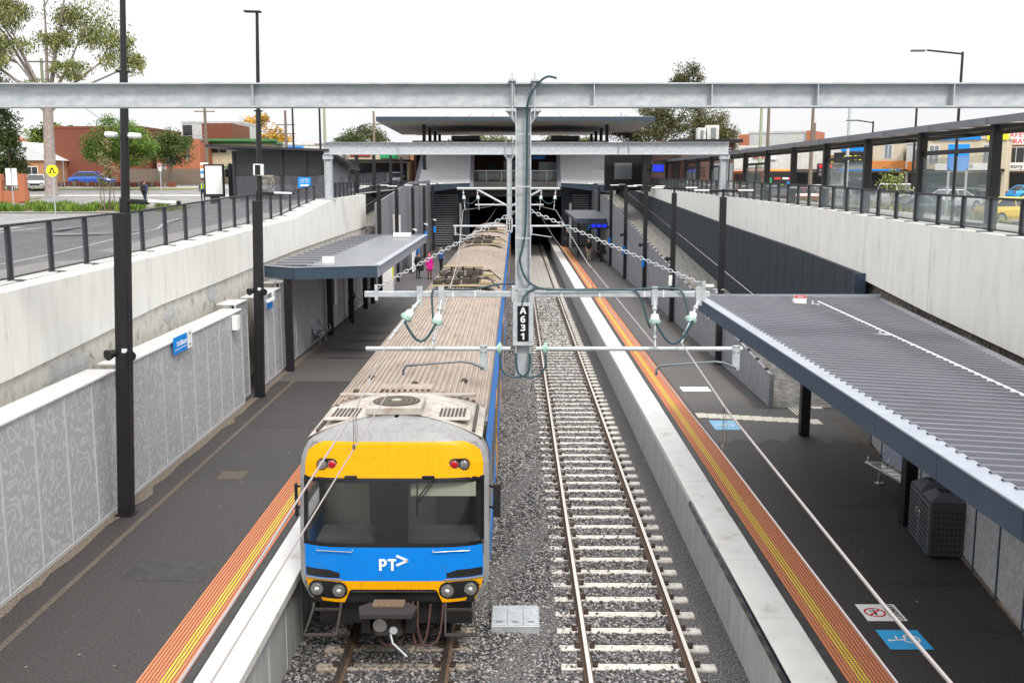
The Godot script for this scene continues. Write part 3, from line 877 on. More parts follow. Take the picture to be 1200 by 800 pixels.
func carriage(label, at, cab: bool, length: float):
	var t = thing("train_carriage", label, "train", at, 0, "carriages of the train at the platform")
	var z0 = -0.9 if cab else 0.0
	var ax = Transform3D(Basis(V(-1, 0, 0), V(0, 1, 0), V(0, 0, -1)), V(0, 0, z0))
	# side walls
	var prof = []
	for y in [0.95, 1.2, 1.35, 3.2, 3.44]: prof.append(Vector2(half_width(y), y))
	for y in [3.44, 3.2, 1.35, 1.2, 0.95]: prof.append(Vector2(-half_width(y), y))
	var g = G.new()
	if cab:      # hollow cab end: two side skins, floor and body further back
		for s in [-1, 1]:
			for q in [[0.95, 1.2, z0, -2.2], [1.2, 1.35, z0, -2.2], [1.35, 2.05, z0, -2.2], [2.85, 3.2, z0, -2.2], [3.2, 3.44, z0, -2.2], [2.05, 2.85, z0, z0 - 0.12], [2.05, 2.85, -1.95, -2.2]]:
				g.oq(V(s * half_width(q[0]), q[0], q[2]), V(s * half_width(q[1]), q[1], q[2]), V(s * half_width(q[1]), q[1], q[3]), V(s * half_width(q[0]), q[0], q[3]), V(0, 2, -2))
			bx("cab_side_window", V(s * 1.525, 2.45, (z0 - 2.07) * 0.5), V(0.01, 0.8, 0.93), "cab_glass", t)
		g.extrude(prof, Transform3D(ax.basis, V(0, 0, -2.2)), length - 2.2)
	else:
		g.extrude(prof, ax, length)
	obj("body", g, "train_silver", t)
	# ribbed roof
	var rz = -2.75 if cab else 0.0
	prof = []
	var n = 27
	for k in n:
		var x0 = 1.43 - k * 2.86 / n
		for q in [[0.0, 0.0], [0.12, 0.036], [0.5, 0.036], [0.62, 0.0]]:
			var x = x0 - q[0] * 2.86 / n
			prof.append(Vector2(x, roof_y(x) + q[1]))
	prof.append(Vector2(-1.43, roof_y(1.43)))
	prof.append(Vector2(-1.46, 3.42)); prof.append(Vector2(0, 3.46)); prof.append(Vector2(1.46, 3.42))
	g = G.new()
	g.extrude(prof, Transform3D(ax.basis, V(0, 0, rz)), length + rz)
	obj("roof", g, "train_roof", t)
	# blue shoulder line and side windows
	for s in [-1, 1]:
		g = G.new()
		var a = V(s * 1.536, 3.22, z0 - 0.1)
		var b = V(s * 1.47, 3.45, z0 - 0.1)
		var d = V(0, 0, -(length + z0) + 0.1)
		g.oq(a, b, b + d, a + d, V(0, 2, -length * 0.5))
		g.oq(V(s * 1.536, 2.92, z0 - 0.1), a, a + d, V(s * 1.536, 2.92, -length), V(0, 2, -length * 0.5))
		obj("blue_stripe", g, "train_blue", t)
		bx("blue_stripe", V(s * 1.533, 1.55, -length * 0.5 + z0 * 0.5), V(0.012, 0.5, length + z0 - 0.3), "train_blue", t)
		var zz = -3.2
		var k = 0
		while zz > -length + 2:
			if k % 4 == 2:
				var dr = bx("door", V(s * 1.532, 2.05, zz - 0.6), V(0.03, 1.75, 1.3), "train_yellow", t)
				bx("door_window", V(s * 1.55, 2.4, zz - 0.6), V(0.012, 0.75, 0.9), "train_window", dr)
				zz -= 1.7
			else:
				bx("window", V(s * 1.536, 2.42, zz - 0.65), V(0.016, 0.78, 1.35), "train_window", t, 0.005)
				zz -= 1.6
			k += 1
	# underframe and wheels
	bx("underframe", V(0, 0.72, -length * 0.5), V(2.5, 0.44, length - 0.6), "black", t)
	for zb in [-2.2, -4.6, -length + 4.6, -length + 2.2]:
		var w = G.new()
		for s in [-1, 1]: w.cyl(V(s * 0.76, 0.44, zb), V(s * 0.9, 0.44, zb), 0.44, 0.44, 18)
		w.cyl(V(-0.8, 0.44, zb), V(0.8, 0.44, zb), 0.08, 0.08, 8)
		obj("wheelset", w, "iron", t)
	return t

func roof_equipment(t, z, gear):
	# clutter at the carriage ends: resistor boxes, arms and hoses
	var fr = bx("equipment_frame", V(0.1, 3.93, z), V(2.3, 0.05, 1.5), "gear_tan", t, 0.01)
	for q in [[-0.85, 0.2, 0.34, 0.16, 0.55], [-0.3, 0.35, 0.5, 0.2, 0.4], [0.3, -0.1, 0.55, 0.22, 0.7], [0.9, 0.3, 0.4, 0.12, 0.5], [0.75, -0.4, 0.6, 0.1, 0.25], [-0.7, -0.45, 0.5, 0.12, 0.3]]:
		bx("equipment_box", V(q[0], 3.96 + q[3] * 0.5, z + q[1]), V(q[2], q[3], q[4]), "roof_gear" if q[0] < 0.6 else "gear_tan", fr, 0.02)
	if gear:
		for k in 6:
			var g = G.new()
			g.cyl(V(-0.55 + k * 0.22, 3.95, z + 0.1 * sin(k * 2.0)), V(-0.55 + k * 0.22, 4.2 + 0.1 * cos(k * 3.0), z + 0.1 * sin(k * 2.0)), 0.06, 0.04, 8)
			g.cyl(V(-0.55 + k * 0.22, 4.05, z), V(-0.55 + k * 0.22, 4.08, z), 0.1, 0.1, 8)
			obj("insulator", g, "black", fr)
		for k in 5:
			var g = G.new()
			var a = V(-1.0 + k * 0.4, 4.0, z + 0.6)
			g.tube([a, a + V(0.1, 0.16, -0.3), a + V(0.35, 0.18, -0.6), a + V(0.5, 0.05, -0.9 + 0.1 * k)], 0.022, 5)
			obj("hose", g, "black", fr)
		var g3 = G.new()
		g3.tube([V(-0.5, 4.25, z), V(0.4, 4.2, z + 0.05), V(1.0, 4.12, z + 0.1), V(1.4, 3.85, z + 0.6)], 0.028, 6)
		obj("bus_bar", g3, "black", fr)

func build_train():
	var t = carriage("silver train with yellow and blue cab front stopped at the left platform", V(-1.96, 0, -15.6), true, 23.0)
	var yb = func(u): return 1.2 - 0.22 * clamp((abs(u) - 0.46) / 0.1, 0.0, 1.0)
	for s in [-1, 1]:
		obj("front_corner", nose_patch(s * 0.94, s * 1.0, 0.97, 3.5, 0.0, 5, 20), "train_silver", t)
		var g = G.new()
		for k in 20:      # return from the nose edge to the body side
			var y0 = lerp(0.97, 3.5, k / 20.0)
			var y1 = lerp(0.97, 3.5, (k + 1) / 20.0)
			g.oq(nose(s, y0), nose(s, y1), V(s * half_width(y1), y1, -0.9), V(s * half_width(y0), y0, -0.9), V(0, 2, -2))
		obj("front_side", g, "train_silver", t)
	obj("front_dome", nose_patch(-1.0, 1.0, 3.5, 3.839, 0.0, 28, 10), "train_silver", t)
	var dm = G.new()
	for k in 28:      # dome back to the roof plates
		var u0 = -1.0 + k / 14.0
		var u1 = -1.0 + (k + 1) / 14.0
		var za = nose(1.0, min(roof_y(u0 * 1.42), 3.839)).z + 0.03
		var zb = nose(1.0, min(roof_y(u1 * 1.42), 3.839)).z + 0.03
		dm.oq(V(u0 * 1.42, roof_y(u0 * 1.42) + 0.004, za), V(u1 * 1.42, roof_y(u1 * 1.42) + 0.004, zb), V(u1 * 1.42, roof_y(u1 * 1.42) + 0.004, -2.75), V(u0 * 1.42, roof_y(u0 * 1.42) + 0.004, -2.75), V(0, 0, -1.5))
	obj("cab_roof", dm, "train_hatch", t)
	obj("upper_panel", nose_patch(-0.94, 0.94, 2.97, func(u): return 3.54 - 0.16 * pow(clamp((abs(u) - 0.78) / 0.16, 0, 1), 2), 0.006, 30, 8), "train_yellow", t)
	obj("upper_backing", nose_patch(-0.95, 0.95, 2.96, 3.52, -0.01, 16, 6), "train_silver", t)
	obj("nose_panel", nose_patch(-0.94, 0.94, 1.34, 1.9, 0.004, 30, 6), "train_blue", t)
	obj("lower_panel", nose_patch(-0.94, 0.94, yb, 1.34, 0.004, 60, 4), "train_yellow", t)
	obj("lower_lip", nose_patch(-0.46, 0.46, 1.14, 1.2, -0.02, 12, 2), "iron", t)
	# windscreen
	for q in [[-0.95, 0.95, 1.9, 1.96], [-0.95, 0.95, 2.91, 2.985], [-0.95, -0.915, 1.95, 2.92], [0.915, 0.95, 1.95, 2.92]]:
		obj("windscreen_surround", nose_patch(q[0], q[1], q[2], q[3], 0.008, 20, 5), "gloss_black", t)
	obj("centre_pillar", nose_patch(-0.165, 0.165, 1.955, 2.915, 0.008, 4, 5), "gloss_black", t)
	for s in [-1, 1]:
		obj("windscreen", nose_patch(s * 0.145, s * 0.92, 1.95, 2.92, 0.002, 10, 6), "cab_glass", t)
		bx("surround_tab", V(s * 0.62 - 0.05, 3.0, -0.2), V(0.2, 0.06, 0.03), "gloss_black", t, 0.01)
		var g = G.new()     # grab rail under the screen
		g.tube([nose(s * 0.8, 1.86), nose(s * 0.8, 1.84) + V(0, 0, 0.06), nose(s * 0.42, 1.84) + V(0, 0, 0.06), nose(s * 0.42, 1.86)], 0.009, 6)
		obj("grab_rail", g, "chrome", t)
		obj("scoop", nose_patch(s * 0.56, s * 0.93, func(u): return 1.39 + 0.0 * u, func(u): return 1.47 + 0.05 * clamp((abs(u) - 0.56) / 0.12, 0, 1), 0.008, 12, 3), "black", t)
		obj("scoop_lip", nose_patch(s * 0.54, s * 0.94, 1.355, 1.385, 0.03, 12, 1), "train_silver", t)
		# head lights
		obj("lamp_recess", nose_patch(s * 0.5, s * 0.915, func(u): return 1.035 + 0.1 * pow(abs(abs(u) - 0.7075) / 0.2075, 4), func(u): return 1.325 - 0.1 * pow(abs(abs(u) - 0.7075) / 0.2075, 4), 0.008, 24, 3), "charcoal", t)
		for x in [0.87, 1.24]:
			var hb = G.new()
			var c0 = V(s * x, 1.185, nose(s * x / 1.5, 1.18).z)
			hb.cyl(c0 + V(0, 0, -0.06), c0 + V(0, 0, 0.02), 0.14, 0.135, 20)
			var h = obj("headlight", hb, "charcoal", t)
			hb = G.new()
			hb.cyl(c0 + V(0, 0, 0.0305), c0 + V(0, 0, 0.045), 0.112, 0.102, 20)
			obj("bezel", hb, "chrome", h)
			hb = G.new()
			hb.cyl(c0 + V(0, 0, 0.046), c0 + V(0, 0, 0.05), 0.09, 0.086, 18)
			obj("reflector", hb, "lens_clear", h)
			hb = G.new()
			hb.ball(c0 + V(0, -0.015, 0.05), V(0.05, 0.05, 0.025), 12, 6)
			obj("bulb", hb, "reflector", h)
		# tail lights
		var tl = G.new()
		var tc = V(s * 1.06, 3.19, nose(s * 0.7, 3.19).z + 0.006)
		tl.cyl(tc + V(-0.08, 0, -0.04), tc + V(-0.08, 0, 0.02), 0.095, 0.09, 16); tl.cyl(tc + V(0.08, 0, -0.04), tc + V(0.08, 0, 0.02), 0.095, 0.09, 16)
		tl.box(tc, V(0.17, 0.185, 0.03))
		var tb = obj("marker_light", tl, "gloss_black", t)
		for w in [-1, 1]:
			var lg = G.new()
			lg.cyl(tc + V(w * 0.08, 0, 0.021), tc + V(w * 0.08, 0, 0.03), 0.078, 0.072, 16)
			obj("bezel", lg, "chrome", tb)
			lg = G.new()
			lg.ball(tc + V(w * 0.08, 0, 0.028), V(0.064, 0.064, 0.022), 14, 6)
			obj("lens", lg, "lens_red" if w == -s else "lens_clear", tb)
		# foot steps
		var st = G.new()
		st.tube([V(s * 1.28, 0.98, 0.0), V(s * 1.28, 0.9, 0.08), V(s * 1.36, 0.62, 0.42), V(s * 0.86, 0.62, 0.42), V(s * 0.84, 0.9, 0.08), V(s * 0.84, 0.98, 0.0)], 0.026, 6)
		st.box(V(s * 1.06, 0.9, 0.08), V(0.46, 0.03, 0.05)); st.box(V(s * 1.11, 0.625, 0.42), V(0.5, 0.02, 0.1))
		obj("foot_step", st, "iron", t)
	# driver's cab behind the glass
	bx("cab_back", V(0, 2.4, -2.15), V(2.9, 2.0, 0.06), "cab_grey", t)
	bx("cab_door", V(-0.35, 2.2, -2.1), V(0.6, 1.5, 0.05), "cab_dark", t)
	bx("cab_desk", V(0.1, 1.85, -0.55), V(2.7, 0.25, 0.7), "cab_dark", t)
	bx("cab_floor", V(0, 1.25, -1.2), V(2.9, 0.05, 2.0), "cab_dark", t)
	bx("driver_seat", V(0.85, 2.0, -1.5), V(0.5, 0.8, 0.25), "cab_dark", t, 0.05)
	bx("sun_blind", V(0.8, 2.78, -0.32), V(1.05, 0.24, 0.02), "blind", t)
	bx("cab_locker", V(1.1, 1.95, -2.0), V(0.6, 1.1, 0.1), "cab_dark", t)
	# wiper, mirror, badge
	var wp = G.new()
	var a = nose(0.42, 2.98) + V(0, 0, 0.04)
	wp.tube([a, nose(0.25, 2.66) + V(0, 0, 0.04)], 0.014, 5); wp.tube([a + V(0.05, 0, 0), nose(0.27, 2.62) + V(0, 0, 0.04)], 0.011, 5)
	wp.tube([nose(0.26, 2.9) + V(0, 0, 0.035), nose(0.255, 2.4) + V(0, 0, 0.03)], 0.012, 5)
	obj("wiper", wp, "black", t)
	for s in [-1, 1]:
		var mr = bx("mirror", V(s * (1.66 if s > 0 else 1.6), 2.56, -0.42), V(0.12 if s > 0 else 0.04, 0.56, 0.1), "black", t, 0.015)
		var g = G.new()
		g.tube([V(s * 1.5, 2.75, -0.6), V(s * 1.62, 2.75, -0.5)], 0.02, 5); g.tube([V(s * 1.5, 2.4, -0.6), V(s * 1.62, 2.4, -0.5)], 0.02, 5)
		obj("mirror_arm", g, "black", mr)
	var lz = nose(0, 1.62).z + 0.012
	words("PT", 0.2, "sign_white", t, V(-0.09, 1.61, lz), Vector3.ZERO, "operator_mark")
	var ch = G.new()
	ch.box(V(0.15, 1.725, lz), V(0.2, 0.035, 0.012), Basis(V(0, 0, 1), -0.42)); ch.box(V(0.15, 1.645, lz), V(0.2, 0.035, 0.012), Basis(V(0, 0, 1), 0.42))
	obj("chevron", ch, "sign_white", t)
	# coupler and hoses
	var cp = bx("coupler", V(-0.02, 0.85, 0.35), V(0.44, 0.36, 0.5), "iron", t, 0.03)
	for s in [-1, 1]: bx("side_block", V(s * 0.34 - 0.02, 0.86, 0.36), V(0.16, 0.3, 0.4), "black", cp, 0.02)
	var tp = G.new()
	tp.extrude([Vector2(-0.46, 0.0), Vector2(-0.4, -0.3), Vector2(0.4, -0.3), Vector2(0.46, 0.0), Vector2(0.3, 0.16), Vector2(-0.3, 0.16)], Transform3D(Basis(V(1, 0, 0), V(0, 0, -1), V(0, 1, 0)), V(-0.02, 1.06, 0.5)), 0.07)
	obj("coupler_plate", tp, "iron", cp)
	bx("rust_cover", V(-0.02, 1.145, 0.42), V(0.5, 0.04, 0.24), "rust", cp, 0.01)
	for q in [[-0.12, 0.12, "chrome"], [0.1, 0.12, "black"], [0.09, 0.07, "steel"]]:
		var b = G.new()
		b.cyl(V(q[0] - 0.02, 0.87 if q[2] != "steel" else 0.79, 0.59), V(q[0] - 0.02, 0.87 if q[2] != "steel" else 0.79, 0.62 if q[2] != "steel" else 0.625), q[1], q[1] * 0.9, 16)
		obj("coupler_face", b, q[2], cp)
	var lk = G.new()
	lk.tube([V(0.02, 0.72, 0.6), V(0.06, 0.6, 0.66), V(0.28, 0.4, 0.7)], 0.02, 6)
	obj("release_handle", lk, "steel", cp)
	for q in [[0.4, 0.75], [-0.25, 0.2], [0.32, 0.55]]:
		var h = G.new()
		h.tube(smooth([V(q[0], 1.02, 0.05), V(q[0] + 0.02, 0.65, 0.3), V(lerp(q[0], q[1], 0.4), 0.45, 0.42), V(q[1], 0.55, 0.35), V(q[1] + 0.06, 1.0, 0.1)]), 0.018, 6)
		obj("air_hose", h, "hose", t)
	bx("buffer_beam", V(0, 1.06, -0.2), V(2.6, 0.22, 0.2), "black", t)
	# cab roof plates
	var ac = bx("air_conditioner", V(-0.06, 3.9, -1.45), V(0.92, 0.14, 0.95), "train_hatch", t, 0.02)
	var fan = G.new()
	fan.cyl(V(-0.06, 3.972, -1.45), V(-0.06, 3.985, -1.45), 0.4, 0.4, 28)
	var fo = obj("fan_grille", fan, "roof_gear", ac)
	for k in 4:
		var rgg = G.new()
		for i in 28:
			var a0 = TAU * i / 28
			var a1 = TAU * (i + 1) / 28
			var r = 0.09 + 0.085 * k
			rgg.oq(V(-0.06, 3.99, -1.45) + V(cos(a0), 0, sin(a0)) * r, V(-0.06, 3.99, -1.45) + V(cos(a1), 0, sin(a1)) * r, V(-0.06, 3.99, -1.45) + V(cos(a1), 0, sin(a1)) * (r + 0.012), V(-0.06, 3.99, -1.45) + V(cos(a0), 0, sin(a0)) * (r + 0.012), V(0, 0, 0))
		obj("grille_ring", rgg, "gear_tan", ac)
	var hub = G.new()
	hub.cyl(V(-0.06, 3.986, -1.45), V(-0.06, 4.0, -1.45), 0.09, 0.08, 14)
	obj("fan_hub", hub, "train_hatch", ac)
	for s in [-1, 1]:
		var vp = bx("vent_plate", V(s * 0.9, roof_y(0.9) + 0.03, -1.4), V(0.62, 0.03, 0.95), "train_hatch", t, 0.008)
		vp.rotation.z = 0
		for k in 7:
			bx("vent_slat", V(s * 0.9 - 0.2 + k * 0.066, roof_y(0.9) + 0.05, -1.4), V(0.036, 0.012, 0.62), "roof_gear", vp)
		bx("side_flashing", V(s * 1.28, roof_y(1.28) + 0.03, -1.65), V(0.05, 0.04, 1.9), "roof_gear", t)
	bx("cover_plate", V(-0.05, 3.87, -3.15), V(0.95, 0.035, 0.42), "train_roof", t, 0.01)
	bx("edge_trim", V(0, 3.81, -2.72), V(2.5, 0.07, 0.06), "train_hatch", t, 0.02)
	for k in 22:
		var x = -1.2 + k * 0.114
		bx("bolt_row", V(x, roof_y(x) + 0.03, -2.83), V(0.05, 0.03, 0.03), "roof_gear", t)
	for q in [[0.05, -3.45], [0.95, -4.3], [-0.92, -4.6], [-1.05, -3.4]]:
		var g = G.new()
		g.ball(V(q[0], roof_y(q[0]) + 0.04, q[1]), V(0.07, 0.05, 0.07), 10, 5)
		obj("aerial", g, "roof_gear", t)
	roof_equipment(t, -21.6, true)
	bx("roof_duct", V(-0.2, 3.93, -19.0), V(1.5, 0.12, 0.25), "train_roof", t, 0.02)
	var t2 = carriage("beige roofed second train carriage seen past the gangway gap", V(-1.96, 0, -39.1), false, 23.0)
	roof_equipment(t2, -1.2, true)
	bx("roof_duct", V(-0.3, 3.96, -5.0), V(1.7, 0.14, 0.2), "gear_tan", t2, 0.02)
	roof_equipment(t2, -21.8, false)
	var t3 = carriage("farthest train carriage running under the dark station bridge", V(-1.96, 0, -62.6), false, 30.0)
	roof_equipment(t3, -1.6, true)
	roof_equipment(t3, -14.0, false)

# ---------------------------------------------------------------- overhead line
func smooth(p, k := 4):
	var q = []
	for i in p.size() - 1:
		for j in k:
			q.append(p[i].cubic_interpolate(p[i + 1], p[max(i - 1, 0)], p[min(i + 2, p.size() - 1)], float(j) / k))
	q.append(p[-1])
	return q
func i_beam(a: Vector3, b: Vector3, h, w, tf, tw, up := V(0, 1, 0)):
	var g = G.new()
	var d = (b - a)
	var l = d.length()
	var z = d.normalized()
	var x = up.cross(z).normalized()
	var bs = Basis(x, up, z)
	var o = (a + b) * 0.5
	g.box(o + up * (h * 0.5 - tf * 0.5), V(w, tf, l), bs); g.box(o - up * (h * 0.5 - tf * 0.5), V(w, tf, l), bs)
	g.box(o, V(tw, h - 2 * tf, l), bs)
	return g
func chain(parent, a: Vector3, b: Vector3, link_len, r):
	var n = int((b - a).length() / (link_len * 0.72))
	var d = (b - a).normalized()
	var side = d.cross(V(0, 1, 0)).normalized()
	var up = side.cross(d)
	var c = Node3D.new(); c.name = "stay_chain"; parent.add_child(c, true)
	for i in n:
		var o = a.lerp(b, (i + 0.5) / n)
		var w = up if i % 2 == 0 else side
		var p = []
		for k in 9:
			var t = TAU * k / 8
			p.append(o + d * cos(t) * link_len * 0.5 + w * sin(t) * link_len * 0.3)
		var g = G.new()
		g.tube(p, r, 5)
		obj("link", g, "steel", c)
func insulator(parent, a: Vector3, b: Vector3):
	var g = G.new()
	g.tube([a, a.lerp(b, 0.32)], 0.025, 6); g.ball(a.lerp(b, 0.18), V(0.045, 0.045, 0.045), 8, 5)
	var o = obj("hanger", g, "steel", parent)
	g = G.new()
	g.tube([a.lerp(b, 0.45), b], 0.018, 6); g.ball(a.lerp(b, 0.8), V(0.035, 0.035, 0.035), 8, 5)
	obj("tail_rod", g, "steel", o)
	g = G.new()
	g.cyl(a.lerp(b, 0.3), a.lerp(b, 0.42), 0.06, 0.075, 12)
	obj("insulator_cap", g, "porcelain_white", o)
	g = G.new()
	var d = (b - a).normalized()
	g.cyl(a.lerp(b, 0.42), a.lerp(b, 0.42) + d * 0.035, 0.09, 0.1, 16); g.cyl(a.lerp(b, 0.42) + d * 0.035, a.lerp(b, 0.42) + d * 0.07, 0.1, 0.045, 16)
	obj("insulator_disc", g, "porcelain", o)
	return o

func gantry(label, zc, xl, xr, y0, y1, post_x, post_bottom, code, near):
	var t = thing("overhead_gantry", label, "gantry", V(post_x, 0, zc), 0, "gantries over the tracks")
	var l = xl - post_x
	var r = xr - post_x
	var h = y1 - y0
	obj("beam", i_beam(V(l, (y0 + y1) * 0.5, 0), V(r, (y0 + y1) * 0.5, 0), h, 0.32 if near else 0.4, 0.02, 0.014), "steel", t)
	for q in ([[-4.1], [1.07], [2.85], [4.45], [6.5], [-0.14], [0.14]] if near else [[-5.5], [-0.2], [0.2], [5.4], [5.9]]):
		bx("stiffener", V(q[0], (y0 + y1) * 0.5, 0.08), V(0.014, h - 0.044, 0.14), "steel", t)
	for q in [[l + 0.2, -1], [r - 0.2, 1]]:
		var ye = tab(WALL_L if q[1] < 0 else WALL_R, zc)
		obj("leg", i_beam(V(q[0], ye + 0.03, 0), V(q[0], y0 - 0.002, 0), 0.36, 0.34, 0.02, 0.014, V(1, 0, 0)), "steel", t)
		bx("base_plate", V(q[0], ye + 0.012, 0), V(0.7, 0.035, 0.6), "steel", t)
		for s in [-1, 1]: bx("gusset", V(q[0], y0 - 0.12, s * 0.12), V(0.5, 0.2, 0.015), "steel", t)
	# drop post
	obj("drop_post", i_beam(V(0, post_bottom, 0), V(0, y0 - 0.003, 0), 0.24, 0.24, 0.016, 0.012, V(1, 0, 0)), "steel", t)
	for s in [-1, 1]:
		bx("clamp_plate", V(s * 0.2, y0 - 0.05, 0.03), V(0.14, 0.03, 0.3), "steel", t)
		for w in [-1, 1]:
			var g = G.new()
			g.cyl(V(s * 0.17, y0 - 0.16, w * 0.19), V(s * 0.17, y1 + (0.14 if w > 0 else 0.1), w * 0.19), 0.012, 0.012, 6)
			obj("clamp_rod", g, "steel", t)
		bx("clamp_plate", V(s * 0.17, y1 + 0.03, 0.0), V(0.12, 0.03, 0.46), "steel", t)
		var gs = G.new()
		gs.extrude([Vector2(0, 0), Vector2(0, -0.18), Vector2(s * 0.12, -0.02), Vector2(s * 0.12, 0)], Transform3D(Basis.IDENTITY, V(s * 0.122, y0 - 0.07, 0.05)), 0.012)
		obj("gusset", gs, "steel", t)
	for k in 5 if near else 3:
		bx("cable_strap", V(0, lerp(post_bottom + 0.6, y0 - 0.4, k / 4.0), 0.122), V(0.245, 0.022, 0.006), "steel", t)
	# number plate
	var pw = 0.32
	var np = bx("number_plate", V(0, 5.46, 0.135), V(pw, 0.68, 0.012), "steel", t, 0.004)
	bx("plate_face", V(0, 5.47, 0.1435), V(pw * 0.56, 0.56, 0.004), "gloss_black", np)
	for k in code.length():
		words(code[k], 0.105, "sign_white", np, V(0, 5.675 - k * 0.135, 0.148), Vector3.ZERO, "numeral", 1.1, 0.006)
	return t

func build_overhead():
	var t = gantry("near galvanised steel gantry crossing the whole view with numbered drop post between the tracks", -16.0, -9.5, 10.6, 8.78, 9.14, 0.12, 4.62, "A631", true)
	# cross arms
	for q in [[-2.49, -0.13], [0.13, 2.93]]:
		bx("upper_arm", V((q[0] + q[1]) * 0.5, 5.92, 0.0), V(q[1] - q[0], 0.09, 0.09), "steel", t, 0.008)
		bx("arm_bracket", V(q[0] if q[0] > 0 else q[1], 5.92, 0), V(0.1, 0.26, 0.2), "steel", t, 0.01)
	for q in [[-2.48, -0.2], [0.2, 3.46]]:
		var g = G.new()
		g.cyl(V(q[0], 5.06, 0.06), V(q[1], 5.06, 0.06), 0.036, 0.036, 12)
		obj("lower_arm", g, "steel", t)
		g = G.new()
		var xx = -0.36 if q[0] < 0 else 0.36
		g.cyl(V(xx - 0.05, 5.06, 0.06), V(xx, 5.06, 0.06), 0.05, 0.12, 14); g.cyl(V(xx, 5.06, 0.06), V(xx + 0.03, 5.06, 0.06), 0.12, 0.05, 14)
		obj("arm_insulator", g, "porcelain", t)
		g = G.new()
		g.tube(smooth([V(xx, 4.98, 0.08), V(xx * 0.95, 4.75, 0.1), V(xx * 0.5, 4.62, 0.12), V(xx * -0.2, 4.68, 0.14), V(xx * -0.3, 5.0, 0.14)]), 0.018, 6)
		obj("jumper_cable", g, "cable", t)
	# steady arms
	for q in [[-0.62, -1], [3.36, -1]]:
		bx("drop_plate", V(q[0], 4.92, 0.09), V(0.12, 0.4, 0.03), "steel", t, 0.008)
		for k in 4:
			var b = G.new()
			b.cyl(V(q[0] + (k % 2 - 0.5) * 0.07, 5.06 + (k / 2 - 0.5) * 0.09, 0.105), V(q[0] + (k % 2 - 0.5) * 0.07, 5.06 + (k / 2 - 0.5) * 0.09, 0.125), 0.012, 0.012, 6)
			obj("bolt", b, "steel_dark", t)
		var g = G.new()
		var a = V(q[0], 4.76, 0.12)
		g.tube([a, a + V(-0.2, 0.09, 0.02), a + V(-0.34, 0.11, 0.03)], 0.022, 6); g.tube([a + V(-0.34, 0.11, 0.03), a + V(-1.1, 0.06, 0.06)], 0.017, 6)
		g.tube([a + V(-1.05, 0.063, 0.06), a + V(-1.22, 0.05, 0.06), a + V(-1.26, -0.02, 0.06), a + V(-1.265, -0.1, 0.06)], 0.022, 6)
		obj("steady_arm", g, "steel_dark", t)
	# tension insulators with jumper loops
	for q in [[V(-1.62, 5.93, 0.02), V(-2.05, 5.28, 0.55)], [V(-1.28, 5.93, 0.02), V(-1.42, 5.1, 0.35)], [V(2.06, 5.93, 0.02), V(2.06, 5.12, 0.25)], [V(2.75, 5.93, 0.02), V(2.45, 5.2, 0.35)]]:
		bx("hanger_plate", q[0] + V(0, -0.03, 0.05), V(0.09, 0.3, 0.02), "steel", t)
		var o = insulator(t, q[0] + V(0, -0.1, 0.04), q[1])
	for q in [[V(-1.83, 5.55, 0.3), V(-1.35, 5.5, 0.22), 0.3], [V(2.06, 5.5, 0.2), V(2.62, 5.55, 0.25), 0.34]]:
		var g = G.new()
		var p = []
		for k in 9: p.append(q[0].lerp(q[1], k / 8.0) - V(0, q[2] * sin(PI * k / 8.0), -0.1))
		g.tube(p, 0.022, 6)
		obj("jumper_cable", g, "cable", t)
	# feeder cables
	var fc = G.new()
	fc.tube(smooth([V(0.5, 9.2, 0.2), V(0.35, 9.22, 0.2), V(0.2, 9.1, 0.2), V(0.08, 8.9, 0.2), V(0.055, 8.6, 0.15), V(0.05, 7.6, 0.11), V(0.03, 6.9, 0.11), V(-0.02, 6.6, 0.11), V(-0.05, 6.45, 0.11), V(0.03, 6.2, 0.12), V(0.2, 6.05, 0.12), V(0.5, 6.0, 0.1), V(1.5, 5.995, 0.07), V(2.3, 6.02, 0.07), V(2.5, 5.93, 0.1), V(2.58, 5.6, 0.2)]), 0.019, 6)
	obj("feeder_cable", fc, "cable", t)
	fc = G.new()
	fc.tube(smooth([V(-0.02, 5.75, 0.13), V(0.02, 5.9, 0.13), V(0.2, 6.02, 0.12), V(0.6, 6.0, 0.09), V(1.6, 6.0, 0.07), V(1.82, 5.9, 0.09), V(1.95, 5.5, 0.12), V(2.0, 5.4, 0.12)]), 0.017, 6)
	obj("feeder_cable", fc, "cable", t)
	fc = G.new()
	fc.tube(smooth([V(-0.13, 6.1, 0.1), V(-0.4, 6.08, 0.08), V(-0.8, 6.0, 0.06), V(-1.3, 6.0, 0.06), V(-1.42, 5.95, 0.1), V(-1.4, 5.5, 0.18)]), 0.017, 6)
	obj("feeder_cable", fc, "cable", t)
	for x in [-1.1, -0.75, 0.6, 1.2, 1.9, 2.2]:
		bx("cable_tie", V(x, 5.95, 0.05), V(0.02, 0.14, 0.012), "white", t)
	bx("tie_strap", V(-2.3, 5.95, 0.05), V(0.05, 0.25, 0.02), "steel", t); bx("tie_strap", V(2.83, 5.98, 0.05), V(0.05, 0.3, 0.02), "steel", t)
	chain(t, V(-2.3, 6.02, 0.0), V(-0.1, 7.22, -0.12), 0.085, 0.0075)
	chain(t, V(2.8, 6.08, 0.0), V(0.1, 7.22, -0.12), 0.085, 0.0075)
	# second gantry with legs on both walls
	t = gantry("far pale steel gantry standing on both cutting walls in front of the station", -51.3, -9.45, 10.5, 8.9, 9.5, -0.3, 5.05, "A633", false)
